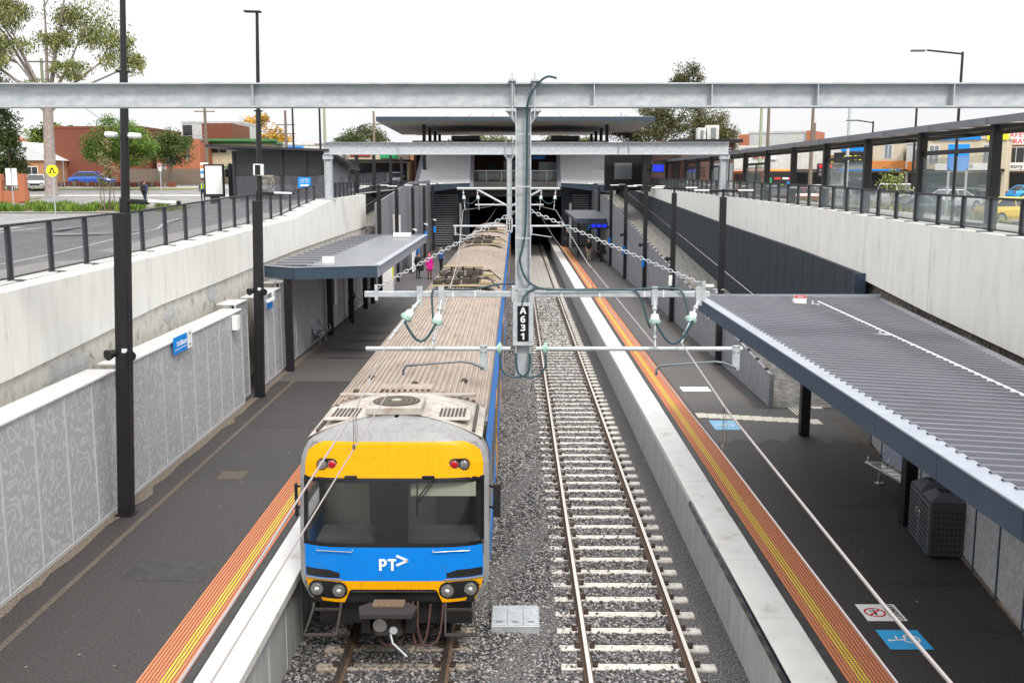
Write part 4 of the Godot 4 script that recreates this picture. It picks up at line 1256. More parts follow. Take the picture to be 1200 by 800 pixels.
	for q in [[7.25, -2.6, 2.5, 0.06], [6.45, -1.7, 1.7, 0.04], [5.4, -2.8, 2.7, 0.05]]:
		for s in [-1, 1]:
			var g = G.new()
			g.cyl(V((q[1] if s < 0 else q[2]), q[0], 0), V(s * 0.13, q[0], 0), q[3], q[3], 8)
			obj("arm", g, "steel", t)
	for s in [-1, 1]:
		var g = G.new()
		g.cyl(V(s * 1.6, 7.2, 0), V(s * 0.12, 6.4, 0), 0.05, 0.05, 8)
		obj("strut", g, "steel", t)
		for x in [1.6, 2.3]:
			insulator(t, V(s * x, 7.2, 0), V(s * (x - 0.1), 6.2, 0.1))
		g = G.new()
		var p = []
		for k in 7: p.append(V(s * lerp(1.6, 2.3, k / 6.0), 6.75 - 0.25 * sin(PI * k / 6.0), 0.1))
		g.tube(p, 0.02, 5)
		obj("jumper_cable", g, "cable", t)
		g = G.new()
		g.tube([V(s * 2.7 if s < 0 else 1.1, 5.35, 0.05), V(s * 2.7 if s < 0 else 1.1, 4.95, 0.05)], 0.05, 5)
		g.tube([V(-2.7 if s < 0 else 1.1, 5.0, 0.05), V(-1.7 if s < 0 else 2.1, 4.85, 0.05)], 0.022, 5)
		obj("steady_arm", g, "steel", t)
	# wires
	var run = func(called, label, pts, r, m):
		var g = G.new()
		g.tube(pts, r, 6)
		return tag(obj(called, g, m), label, "wire")
	run.call("contact_wire", "lower overhead wire above the train, held by the left steady arm", [V(-1.86, 4.72, 4), V(-1.82, 4.7, -11.2), V(-1.78, 4.74, -16), V(-1.9, 4.72, -34), V(-2.0, 4.86, -51.3), V(-1.9, 4.85, -80), V(-1.9, 4.8, -128)], 0.009, "wire")
	var mw = run.call("messenger_wire", "upper sagging overhead wire above the train roof and cab front", [V(-1.7, 5.2, 4), V(-1.76, 5.1, -6), V(-1.8, 5.14, -11.2), V(-1.93, 5.28, -15.45)], 0.011, "wire")
	var mw2 = run.call("messenger_wire", "upper overhead wire from the near gantry to the far gantry on the train side", [V(-1.28, 5.1, -15.7), V(-1.7, 5.3, -30), V(-2.6, 6.2, -51.2), V(-2.0, 5.6, -80), V(-2.0, 5.6, -128)], 0.013, "wire")
	run.call("contact_wire", "lower overhead wire above the empty right-hand track and platform edge", [V(2.3, 4.72, 4), V(2.3, 4.7, -11.2), V(2.22, 4.74, -16), V(2.1, 4.72, -34), V(1.9, 4.86, -51.3), V(2.0, 4.85, -80), V(2.0, 4.8, -128)], 0.009, "wire")
	var mr = run.call("messenger_wire", "upper overhead wire running over the right platform towards the viewer", [V(2.2, 5.16, 4), V(2.28, 5.1, -6), V(2.36, 5.16, -11.2), V(2.57, 5.2, -15.65)], 0.013, "wire")
	run.call("messenger_wire", "upper overhead wire from the near gantry to the far gantry above the empty track", [V(2.2, 5.12, -15.75), V(2.1, 5.3, -30), V(2.0, 6.2, -51.2), V(2.0, 5.6, -80), V(2.0, 5.6, -128)], 0.013, "wire")
	for q in [[mw, -1.82, 5.15, 4.7, -11.2], [mr, 2.33, 5.17, 4.7, -11.2]]:
		var g = G.new()
		g.tube([V(q[1], q[2], q[4]), V(q[1], q[3], q[4])], 0.004, 5)
		g.bbox(V(q[1], q[3] + 0.02, q[4]), V(0.03, 0.07, 0.05), 0.008); g.bbox(V(q[1], q[2], q[4]), V(0.03, 0.05, 0.05), 0.008)
		var lp = []
		for k in 9: lp.append(V(q[1] + 0.03, lerp(q[3], q[2], 0.5 + 0.35 * cos(TAU * k / 8.0)), q[4] + 0.08 * sin(TAU * k / 8.0)))
		g.tube(lp, 0.003, 4)
		obj("dropper", g, "copper_dark", q[0])
	var gd = G.new()
	gd.tube([V(2.1, 5.28, -28), V(2.13, 4.72, -28)], 0.004, 5); gd.bbox(V(2.1, 5.28, -28), V(0.05, 0.06, 0.06), 0.01); gd.bbox(V(2.13, 4.74, -28), V(0.05, 0.06, 0.06), 0.01)
	obj("dropper", gd, "copper_dark", mr)

# ---------------------------------------------------------------- people
func surface(bones, cell, blend := 0.03):
	# tapered capsules joined with a smooth minimum, meshed as surface nets
	var lo = V(9, 9, 9)
	var hi = V(-9, -9, -9)
	for b in bones:
		var r = max(b[2], b[3]) + cell * 3
		lo = lo.min(b[0] - V(r, r, r)).min(b[1] - V(r, r, r)); hi = hi.max(b[0] + V(r, r, r)).max(b[1] + V(r, r, r))
	var nx = int((hi.x - lo.x) / cell) + 2
	var ny = int((hi.y - lo.y) / cell) + 2
	var nz = int((hi.z - lo.z) / cell) + 2
	var f = PackedFloat32Array(); f.resize(nx * ny * nz); f.fill(1.0)
	var best = PackedFloat32Array(); best.resize(nx * ny * nz); best.fill(9.0)
	var ci = PackedByteArray(); ci.resize(nx * ny * nz)
	for bi in bones.size():
		var b = bones[bi]
		var a: Vector3 = b[0]
		var d: Vector3 = b[1] - a
		var dd = max(d.length_squared(), 1e-9)
		var r0: float = b[2]
		var r1: float = b[3]
		var pad = max(r0, r1) + blend + cell * 1.5
		var p0 = ((a.min(b[1]) - V(pad, pad, pad) - lo) / cell).floor()
		var p1 = ((a.max(b[1]) + V(pad, pad, pad) - lo) / cell).ceil()
		for j in range(max(0, int(p0.y)), min(ny, int(p1.y) + 1)):
			for k in range(max(0, int(p0.z)), min(nz, int(p1.z) + 1)):
				for i in range(max(0, int(p0.x)), min(nx, int(p1.x) + 1)):
					var p = lo + V(i, j, k) * cell
					var t = clamp((p - a).dot(d) / dd, 0.0, 1.0)
					var q = (p - a - d * t).length() - lerp(r0, r1, t)
					var id = (j * nz + k) * nx + i
					if q < best[id]:
						best[id] = q; ci[id] = bi
					var h = clamp(0.5 + 0.5 * (f[id] - q) / blend, 0.0, 1.0)
					f[id] = lerp(f[id], q, h) - blend * h * (1.0 - h)
	var g = G.new()
	g.colored = true
	var vid = {}
	var sx = 1
	var sz = nx
	var sy = nx * nz
	var corner = [0, sx, sz, sx + sz, sy, sy + sx, sy + sz, sy + sx + sz]
	var cpos = [V(0, 0, 0), V(1, 0, 0), V(0, 0, 1), V(1, 0, 1), V(0, 1, 0), V(1, 1, 0), V(0, 1, 1), V(1, 1, 1)]
	var edges = [[0, 1], [2, 3], [4, 5], [6, 7], [0, 2], [1, 3], [4, 6], [5, 7], [0, 4], [1, 5], [2, 6], [3, 7]]
	for j in ny - 1:
		for k in nz - 1:
			for i in nx - 1:
				var id = j * sy + k * sz + i
				var neg = 0
				for c in corner:
					if f[id + c] < 0: neg += 1
				if neg == 0 or neg == 8: continue
				var s = Vector3.ZERO
				var m = 0
				for e in edges:
					var fa = f[id + corner[e[0]]]
					var fb = f[id + corner[e[1]]]
					if (fa < 0) != (fb < 0):
						s += cpos[e[0]].lerp(cpos[e[1]], fa / (fa - fb)); m += 1
				s /= m
				var gr = V(f[id + sx] - f[id] + f[id + sx + sy] - f[id + sy], f[id + sy] - f[id] + f[id + sy + sx] - f[id + sx], f[id + sz] - f[id] + f[id + sz + sy] - f[id + sy]).normalized()
				vid[id] = [lo + (V(i, j, k) + s) * cell, gr, bones[ci[id]][4]]
	for id in vid:
		for ax in 3:
			var st = [sx, sy, sz][ax]
			var o1 = [sy, sz, sx][ax]
			var o2 = [sz, sx, sy][ax]
			var fa = f[id]
			var fb = f[id + st]
			if (fa < 0) == (fb < 0): continue
			if not (vid.has(id - o1) and vid.has(id - o2) and vid.has(id - o1 - o2)): continue
			var q = [vid[id], vid[id - o1], vid[id - o1 - o2], vid[id - o2]]
			if fa < 0: q.reverse()
			for w in [[0, 1, 2], [0, 2, 3]]:
				var a = q[w[0]]
				var b = q[w[1]]
				var c = q[w[2]]
				var nn = (b[0] - a[0]).cross(c[0] - a[0])
				if nn.dot(a[1] + b[1] + c[1]) < 0:
					var h = b; b = c; c = h
				g.col = a[2]
				g.tris(a[0], b[0], c[0], a[1], b[1], c[1])
	return g

func person(label, at, turn, h, skin, top, legs, shoes, opt := {}):
	var t = thing("person", label, "person", at, turn)
	var k = h / 1.75
	var bones = []
	var bo = func(a, b, r0, r1, c): bones.append([a * k, b * k, r0 * k, r1 * k, c])
	var step = opt.get("step", 0.0)
	var fat = opt.get("fat", 1.0)
	bo.call(V(-0.06, 1.0, 0), V(-0.08, 1.34, 0.01), 0.115 * fat, 0.125 * fat, top)
	bo.call(V(0.06, 1.0, 0), V(0.08, 1.34, 0.01), 0.115 * fat, 0.125 * fat, top)
	bo.call(V(-0.15, 1.42, 0), V(0.15, 1.42, 0), 0.07, 0.07, top)
	bo.call(V(-0.07, 0.93, -0.01), V(0.07, 0.93, -0.01), 0.115 * fat, 0.115 * fat, legs)
	if opt.has("coat"):
		bo.call(V(-0.05, 1.0, 0), V(-0.08, 1.0 - opt.coat, 0), 0.13, 0.15, top); bo.call(V(0.05, 1.0, 0), V(0.08, 1.0 - opt.coat, 0), 0.13, 0.15, top)
	bo.call(V(0, 1.45, 0), V(0, 1.56, 0.01), 0.055, 0.052, skin)
	bo.call(V(0, 1.615, 0.0), V(0, 1.665, -0.005), 0.088, 0.09, skin); bo.call(V(0, 1.565, 0.045), V(0, 1.6, 0.04), 0.05, 0.062, skin)
	bo.call(V(0, 1.61, 0.095), V(0, 1.635, 0.085), 0.016, 0.012, skin)
	for s in [-1, 1]:
		var f = step * s
		bo.call(V(s * 0.088, 0.92, 0), V(s * 0.098, 0.5, 0.02 + f), 0.088, 0.06, legs)
		bo.call(V(s * 0.098, 0.5, 0.02 + f), V(s * 0.105, 0.09, f * 1.2), 0.058, 0.044, legs)
		bo.call(V(s * 0.105, 0.045, f * 1.2 - 0.03), V(s * 0.118, 0.036, f * 1.2 + 0.15), 0.044, 0.036, shoes)
		bo.call(V(s * 0.09, 1.64, 0.0), V(s * 0.096, 1.6, 0.0), 0.016, 0.014, skin)
		var el = opt.get("elbow" + ("_l" if s < 0 else "_r"), V(0.255, 1.14, -0.03)) * V(s, 1, 1)
		var wr = opt.get("wrist" + ("_l" if s < 0 else "_r"), V(0.25, 0.88, 0.07)) * V(s, 1, 1)
		bo.call(V(s * 0.185, 1.415, 0), el, 0.058, 0.045, top)
		bo.call(el, wr, 0.044, 0.032, opt.get("sleeve", top))
		bo.call(wr, wr + (wr - el).normalized() * 0.07, 0.032, 0.036, skin)
	var g = surface(bones, 0.021 * k)
	# hands: five fingers each, eyes and mouth
	g.col = skin
	for s in [-1, 1]:
		var el = opt.get("elbow" + ("_l" if s < 0 else "_r"), V(0.255, 1.14, -0.03)) * V(s, 1, 1) * k
		var wr = opt.get("wrist" + ("_l" if s < 0 else "_r"), V(0.25, 0.88, 0.07)) * V(s, 1, 1) * k
		var d = (wr - el).normalized()
		var across = d.cross(V(s, 0, 0)).normalized()
		var palm = wr + d * 0.085 * k
		for q in 4:
			var a = palm + across * (q - 1.5) * 0.019 * k
			var ln = [0.068, 0.08, 0.075, 0.058][q] * k
			g.tube([a, a + d * ln * 0.5, a + d * ln * 0.9 + V(-s * 0.02, 0, 0.01) * k], 0.009 * k, 5, 0.007 * k)
		var th = wr + d * 0.03 * k + across * 0.03 * k
		g.tube([th, th + (d + across * 0.8).normalized() * 0.03 * k, th + (d + across * 0.4).normalized() * 0.06 * k], 0.011 * k, 5, 0.008 * k)
		g.col = Color(0.03, 0.02, 0.015)
		g.ball(V(s * 0.032, 1.645, 0.08) * k, V(0.011, 0.008, 0.008) * k, 6, 4)
		g.col = skin
	g.col = Color(0.25, 0.08, 0.06)
	g.ball(V(0, 1.578, 0.094) * k, V(0.022, 0.006, 0.008) * k, 6, 4)
	obj("body", g, "body_cloth", t)
	var hair = opt.get("hair", null)
	if hair != null:
		var hg = G.new()
		hg.colored = true; hg.col = hair
		hg.ball(V(0, 1.675, -0.015) * k, V(0.1, 0.095, 0.105) * k, 14, 8)
		if opt.get("long", false): hg.ball(V(0, 1.58, -0.06) * k, V(0.1, 0.12, 0.06) * k, 12, 6)
		if opt.get("brim", 0.0) > 0: hg.cyl(V(0, 1.665, 0.05) * k, V(0, 1.675, 0.05) * k, 0.11 * k, 0.1 * k, 14)
		obj(opt.get("hair_name", "hair"), hg, "body_cloth", t)
	return t
func bag(parent, called, o, s, c):
	var g = G.new()
	g.colored = true; g.col = c
	g.bbox(o, s, min(s.x, min(s.y, s.z)) * 0.3)
	return obj(called, g, "body_cloth", parent)

func build_people():
	var dark = Color(0.012, 0.012, 0.014)
	var skin = Color(0.5, 0.27, 0.18)
	var p = person("person in black jacket with black shoulder bag on left platform near the canopy end", V(-6.59, PL + 0.01, -69.1), 2.6, 1.72, skin, dark, Color(0.02, 0.02, 0.025), dark, {"hair": Color(0.02, 0.015, 0.012), "fat": 1.1})
	bag(p, "shoulder_bag", V(-0.3, 0.72, 0.0), V(0.16, 0.42, 0.36), dark)
	person("person in bright magenta coat and pink beanie standing on the left platform", V(-5.75, PL + 0.01, -68.4), 0.5, 1.7, skin, Color(0.55, 0.01, 0.24), Color(0.16, 0.055, 0.035), Color(0.03, 0.015, 0.01), {"coat": 0.28, "hair": Color(0.75, 0.03, 0.2), "hair_name": "beanie"})
	person("person in blue jacket and dark trousers closest to the train on left platform", V(-5.35, PL + 0.01, -73.5), 2.2, 1.78, skin, Color(0.03, 0.09, 0.28), dark, dark, {"hair": Color(0.25, 0.2, 0.16), "fat": 1.1, "elbow_r": V(0.27, 1.14, 0.02), "wrist_r": V(0.16, 1.05, 0.22)})
	person("bald person in black shirt and khaki trousers on the right platform", V(6.0, PL + 0.01, -83.8), 0.4, 1.78, skin, dark, Color(0.42, 0.34, 0.24), Color(0.2, 0.16, 0.12), {"sleeve": skin})
	p = person("person all in black with a bag leaning by the right platform lamp", V(6.98, PL + 0.01, -82.9), -0.6, 1.72, skin, dark, dark, dark, {"hair": Color(0.03, 0.02, 0.015), "step": 0.06})
	bag(p, "shoulder_bag", V(0.28, 0.85, 0.0), V(0.14, 0.4, 0.32), dark)
	person("dim person in dark clothes far back beside the bridge on right platform", V(5.1, PL + 0.01, -101.5), 0.2, 1.75, skin, dark, Color(0.03, 0.03, 0.04), dark, {"hair": Color(0.02, 0.02, 0.02)})
	person("dim person in dark clothes standing by the bridge stairs of the left platform", V(-5.6, PL + 0.01, -97.0), 0.3, 1.72, skin, dark, dark, dark, {"hair": Color(0.02, 0.02, 0.02)})
	p = person("person in navy t-shirt with black backpack walking on the street", V(-25.5, ground_left(-25.5, -71.0), -71.0), 2.9, 1.76, skin, Color(0.02, 0.05, 0.12), Color(0.015, 0.02, 0.05), dark, {"hair": Color(0.12, 0.05, 0.03), "step": 0.1, "sleeve": skin})
	bag(p, "backpack", V(0.0, 1.22, -0.2), V(0.34, 0.5, 0.2), dark)
	p = person("worker in high visibility vest and cap beside the white poster box", V(-23.0, ground_left(-23.0, -76.0), -76.0), -2.6, 1.75, skin, Color(0.05, 0.07, 0.12), Color(0.012, 0.015, 0.035), dark, {"hair": Color(0.02, 0.02, 0.03), "hair_name": "cap", "brim": 1.0})
	var vg = G.new()
	vg.colored = true; vg.col = Color(0.5, 0.75, 0.02)
	for s in [-1, 1]: vg.bbox(V(s * 0.1, 1.2, 0.0), V(0.1, 0.42, 0.31), 0.04)
	obj("vest", vg, "body_cloth", p)

# ---------------------------------------------------------------- platform furniture
func build_screens():
	var seg = func(label, z0, z1, x, top, m):
		var t = thing("platform_screen", label, "screen", V(x, PL, z0), 0, "perforated screens behind the left platform")
		var n = int(round((z0 - z1) / 1.18))
		var w = (z0 - z1) / n
		for k in n:
			bx("panel", V(-0.02, (top - PL) * 0.5 + 0.04, -(k + 0.5) * w), V(0.03, top - PL - 0.12, w - 0.055), m, t)
			bx("mullion", V(-0.01, (top - PL) * 0.5, -k * w), V(0.05, top - PL - 0.02, 0.05), "screen_frame", t)
		bx("end_mullion", V(-0.01, (top - PL) * 0.5, -(z0 - z1)), V(0.05, top - PL - 0.02, 0.05), "screen_frame", t)
		bx("bottom_rail", V(-0.005, 0.05, -(z0 - z1) * 0.5), V(0.045, 0.07, z0 - z1), "screen_frame", t)
		bx("backing", V(-0.16, (top - PL) * 0.5, -(z0 - z1) * 0.5), V(0.05, top - PL - 0.1, z0 - z1 - 0.1), "screen_frame", t)
		bx("top_cap", V(-0.27, top - PL - 0.01, -(z0 - z1) * 0.5), V(0.6, 0.05, z0 - z1), "screen_cap", t, 0.01)
		bx("end_plate", V(-0.28, (top - PL) * 0.5, -(z0 - z1) + 0.02), V(0.5, top - PL - 0.08, 0.03), "screen_frame", t)
		return t
	seg.call("nearest light grey patterned screen panels at the left edge, before the first lamp post", -6.0, -20.2, -8.05, 3.92, "screen")
	seg.call("long light grey patterned screen carrying the blue station name sign", -20.75, -29.85, -8.08, 3.93, "screen")
	seg.call("narrow set-back grey screen bay beside the second left lamp post", -29.95, -31.2, -8.26, 4.05, "screen_fine")
	seg.call("short grey screen just before the left canopy corner post", -32.2, -35.2, -8.15, 4.0, "screen")
	seg.call("dark patterned screen under the left canopy behind the seats", -35.45, -56.0, -8.2, 4.15, "screen_fine")
	# right-hand screens under the canopy
	var t = thing("platform_screen", "dark blue patterned screen panels under the right canopy behind the bin", "screen", V(8.95, PL, -25.0))
	var a = V(8.95, 0, -25.0)
	var b = V(6.85, 0, -9.5)
	var n = 13
	var turn = atan2((b - a).x, (b - a).z)
	var w = (b - a).length() / n
	for k in n:
		var o = (b - a) * (k + 0.5) / n
		var g = G.new()
		g.box(o + V(0, 1.3, 0), V(0.03, 2.4, w - 0.05), Basis(V(0, 1, 0), turn))
		obj("panel", g, "screen_fine", t)
		g = G.new()
		g.box((b - a) * k / n + V(0, 1.28, 0), V(0.06, 2.5, 0.045), Basis(V(0, 1, 0), turn))
		obj("mullion", g, "fascia", t)
	# signs on the screens
	var s = thing("station_sign", "blue and white station name sign on the long left screen", "sign", V(-8.0, 3.83, -24.3))
	var g = G.new()
	g.box(V(0, 0, 0.2), V(0.03, 0.4, 0.95))
	obj("name_board", g, "sign_blue", s)
	g = G.new(); g.box(V(0, 0.02, -0.48), V(0.03, 0.44, 0.34)); obj("number_board", g, "sign_white", s)
	words("St Albans", 0.12, "sign_white", s, V(0.016, 0.02, 0.14), V(0, PI / 2, 0), "lettering", 1.05, 0.008)
	for y in [0.15, -0.12]: bx("screw_cover", V(0.017, y, -0.48), V(0.006, 0.04, 0.08), "black", s)
	bx("rule", V(0.017, -0.1, 0.2), V(0.004, 0.015, 0.9), "sign_white", s)
	s = thing("exit_sign", "small white and green emergency sign at the end of long left screen", "sign", V(-7.98, 3.66, -28.9))
	bx("case", V(0, 0, 0), V(0.16, 0.4, 0.3), "sign_white", s, 0.01)
	bx("green_panel", V(0.02, -0.04, -0.2), V(0.06, 0.26, 0.14), "sign_green", s)
	s = thing("station_sign", "blue and white notice with camera bracket on short screen by canopy post", "sign", V(-8.05, 3.75, -33.2))
	bx("blue_board", V(0, -0.1, -0.1), V(0.03, 0.24, 0.6), "sign_blue", s)
	bx("white_board", V(0.01, 0.12, -0.55), V(0.03, 0.3, 0.3), "sign_white", s)
	bx("bracket", V(0.1, 0.08, 0.2), V(0.1, 0.1, 0.8), "sign_white", s, 0.02)

func lamp_post(label, x, z, tall, arm_right, arm_left):
	var t = thing("lamp_post", label, "lamp post", V(x, PL, z), 0, "lamp posts along the platforms")
	bx("post", V(0, 3.0, 0), V(0.26, 6.0, 0.26) if tall else V(0.22, 6.0, 0.22), "charcoal", t, 0.015)
	bx("base_plate", V(0, 0.02, 0), V(0.34, 0.03, 0.34), "charcoal", t)
	var g = G.new()
	g.cyl(V(0, 6.0, 0), V(0, 6.28, 0), 0.05, 0.05, 8)
	obj("spigot", g, "charcoal", t)
	for q in [[1, arm_right], [-1, arm_left]]:
		if not q[1]: continue
		var b = bx("lamp_arm", V(q[0] * 0.28, 6.22, 0), V(0.5, 0.09, 0.1), "charcoal", t, 0.02)
		bx("lamp_head", V(q[0] * 0.78, 6.235, 0), V(0.56, 0.055, 0.11), "sign_white", b, 0.015)
		bx("head_end", V(q[0] * 1.08, 6.235, 0), V(0.06, 0.075, 0.12), "charcoal", b, 0.015)
	if tall:
		g = G.new()
		g.cyl(V(0.06, 6.0, -0.02), V(0.06, 8.6, -0.02), 0.085, 0.075, 14); g.cyl(V(0.06, 8.6, -0.02), V(0.06, 11.4, -0.02), 0.06, 0.045, 14)
		obj("upper_pole", g, "charcoal", t)
		bx("road_light", V(-0.06, 11.44, 0), V(0.5, 0.05, 0.22), "charcoal", t, 0.015)
		bx("joint_collar", V(0.06, 8.62, -0.02), V(0.24, 0.04, 0.12), "charcoal", t)
	return t
func speakers(t):
	for s in [-1, 1]:
		var g = G.new()
		g.cyl(V(s * 0.13, 3.3, 0.1), V(s * 0.22, 3.27, 0.27), 0.06, 0.11, 14); g.cyl(V(s * 0.05, 3.3, 0.02), V(s * 0.13, 3.3, 0.1), 0.05, 0.06, 10)
		obj("loudspeaker", g, "black", t)
	bx("speaker_label", V(0.06, 3.35, 0.14), V(0.1, 0.08, 0.02), "white", t)

func build_lamps():
	var t = lamp_post("tall black lamp post nearest the viewer in front of the left screens", -7.78, -19.65, true, true, false)
	speakers(t)
	t.rotation.z = -0.045
	for s in [-1, 1]:
		bx("security_camera", V(0.06 + s * 0.22, 7.45, 0.06), V(0.2, 0.1, 0.24), "white", t, 0.03)
	t = lamp_post("tall black lamp post second from the viewer at the left screens", -7.88, -30.9, true, true, false)
	speakers(t)
	t.rotation.z = -0.025
	bx("control_box", V(0.06, 6.9, 0.05), V(0.28, 0.34, 0.2), "white", t, 0.02); bx("box_front", V(0.06, 6.9, 0.155), V(0.16, 0.3, 0.02), "charcoal", t)
	var nth = ["third", "fourth", "fifth", "sixth", "seventh"]
	for k in 5:
		t = lamp_post("slim black lamp post, %s along the left platform before the station stairs" % nth[k], -7.7, [-58.2, -66.9, -77.4, -87.0, -96.5][k], false, true, k < 2)
		bx("blue_plate", V(0.13, 2.0, 0.12), V(0.2, 0.55, 0.03), "sign_blue", t)
		var g = G.new(); g.cyl(V(0, 2.9, 0.1), V(0.25, 2.85, 0.3), 0.06, 0.1, 8); obj("loudspeaker", g, "white", t)
	nth = ["first and nearest", "second", "third", "fourth", "fifth", "sixth", "seventh and farthest"]
	for k in 7:
		t = lamp_post("black twin-arm lamp post, %s beside the right-hand ramp" % nth[k], 7.36, [-36.6, -47.9, -58.3, -68.8, -79.4, -91.0, -102.0][k], false, true, true)
		if k == 0:
			bx("notice_plate", V(-0.26, 2.0, 0.12), V(0.34, 0.62, 0.02), "sign_white", t)
			var g = G.new(); g.cyl(V(-0.26, 1.84, 0.131), V(-0.26, 1.84, 0.14), 0.13, 0.13, 18); obj("blue_disc", g, "sign_blue", t)
			bx("security_camera", V(-0.4, 2.85, 0.1), V(0.3, 0.12, 0.14), "white", t, 0.03)
			g = G.new(); g.cyl(V(-0.3, 2.72, 0.05), V(0.1, 2.72, 0.1), 0.025, 0.025, 6); g.ball(V(-0.16, 2.62, 0.1), V(0.06, 0.06, 0.06), 8, 6); obj("camera_bracket", g, "steel", t)
		else:
			var g = G.new(); g.cyl(V(-0.1, 3.0, 0.1), V(-0.32, 2.95, 0.25), 0.06, 0.11, 10); obj("loudspeaker", g, "black", t)
			bx("blue_plate", V(-0.1, 1.95, 0.125), V(0.16, 0.5, 0.02), "sign_blue" if k != 1 else "sign_white", t)

func bench(label, at, turn):
	var t = thing("bench", label, "bench", at, turn)
	var g = G.new()      # seat: folded perforated sheet along local x, facing +z
	var sec = [Vector2(0.24, 0.4), Vector2(0.26, 0.43), Vector2(0.22, 0.45), Vector2(-0.16, 0.42), Vector2(-0.16, 0.4), Vector2(0.22, 0.43)]
	g.extrude(sec, Transform3D(Basis(V(0, 0, 1), V(0, 1, 0), V(-1, 0, 0)), V(0.85, 0, 0)), 1.7)
	obj("seat", g, "stainless", t)
	g = G.new()
	g.extrude([Vector2(-0.17, 0.46), Vector2(-0.145, 0.46), Vector2(-0.24, 0.8), Vector2(-0.27, 0.86), Vector2(-0.29, 0.84), Vector2(-0.26, 0.8)], Transform3D(Basis(V(0, 0, 1), V(0, 1, 0), V(-1, 0, 0)), V(0.85, 0, 0)), 1.7)
	obj("backrest", g, "stainless", t)
	for x in [-0.6, 0.6]:
		g = G.new()
		g.cyl(V(x, 0.0, 0.02), V(x, 0.41, 0.02), 0.03, 0.03, 10); g.cyl(V(x, 0, 0.02), V(x, 0.02, 0.02), 0.1, 0.1, 12)
		g.tube([V(x, 0.4, 0.02), V(x, 0.43, -0.15), V(x, 0.6, -0.2)], 0.02, 6)
		obj("leg", g, "stainless", t)
	for x in [-0.82, 0.82]:
		g = G.new()
		g.tube([V(x, 0.44, 0.2), V(x, 0.62, 0.18), V(x, 0.62, -0.18)], 0.015, 6)
		obj("armrest", g, "stainless", t)
	for x in [-0.6, -0.3, 0.0, 0.3, 0.6]:
		bx("seat_seam", V(x, 0.446, 0.03), V(0.008, 0.006, 0.36), "steel_dark", t)

func build_furniture():
	bench("steel bench under the right canopy half hidden by its fascia", V(8.1, PL + 0.01, -21.2), -PI / 2 + 0.12)
	bench("steel bench on left platform by the front canopy posts", V(-7.95, PL + 0.01, -41.6), PI / 2)
	bench("steel bench farther back under the left canopy beside the dark hood", V(-7.95, PL + 0.01, -50.6), PI / 2)
	# twin bin housing
	var t = thing("litter_bin", "dark perforated metal twin bin housing beside the right canopy post", "bin", V(7.68, PL + 0.01, -17.95), -0.13)
	bx("shell", V(0, 0.52, 0), V(0.6, 0.98, 1.4), "bin_grey", t, 0.015)
	for i in 7:
		for j in 8:
			bx("perforation", V(-0.22 + i * 0.073, 0.14 + j * 0.1, 0.701), V(0.038, 0.05, 0.004), "black", t)
	for d in [-1, 1]:
		var dr = bx("door", V(-0.307, 0.5, d * 0.345), V(0.014, 0.9, 0.66), "steel_dark", t, 0.004)
		for i in 10:
			bx("slot", V(-0.316, 0.12 + i * 0.084, d * 0.345), V(0.004, 0.042, 0.54), "black", dr)
		bx("latch", V(-0.325, 0.62, d * 0.345 - d * 0.25), V(0.03, 0.12, 0.05), "stainless", dr, 0.008)
	for d in [-1, 1]:
		var g = G.new()
		g.hexa([V(-0.28, 1.01, d * 0.35 - 0.3), V(0.28, 1.01, d * 0.35 - 0.3), V(0.28, 1.01, d * 0.35 + 0.3), V(-0.28, 1.01, d * 0.35 + 0.3), V(-0.1, 1.14, d * 0.35 - 0.16), V(0.22, 1.14, d * 0.35 - 0.16), V(0.22, 1.14, d * 0.35 + 0.16), V(-0.1, 1.14, d * 0.35 + 0.16)])
		var hd = obj("bin_hood", g, "steel_dark", t)
		bx("opening", V(0.02, 1.1, d * 0.35), V(0.24, 0.085, 0.24), "black", hd)
	# cable pit lid between the tracks
	t = thing("cable_pit", "light grey cable pit cover lying on the ballast between the tracks", "pit cover", V(0.0, -0.2, -17.4))
	bx("rim", V(0, 0.08, 0), V(0.86, 0.16, 0.86), "steel", t, 0.01)
	for k in 3:
		var ld = bx("lid", V(-0.28 + k * 0.28, 0.168, 0), V(0.268, 0.02, 0.82), "steel", t, 0.005)
		bx("lift_handle", V(-0.28 + k * 0.28, 0.18, 0.3), V(0.12, 0.008, 0.04), "steel_dark", ld)
		var g = G.new(); g.cyl(V(-0.28 + k * 0.28, 0.178, -0.1), V(-0.28 + k * 0.28, 0.186, -0.1), 0.02, 0.02, 10); obj("bolt", g, "chrome", ld)
	# dark hood beside the left bench
	t = thing("help_point", "black rounded help point hood under the left canopy", "help point", V(-7.6, PL + 0.01, -47.3))
	bx("pedestal", V(0, 0.6, 0), V(0.16, 1.2, 0.2), "charcoal", t, 0.02)
	var hg = G.new(); hg.ball(V(0, 1.28, 0), V(0.18, 0.22, 0.26), 14, 8); obj("hood", hg, "black", t)

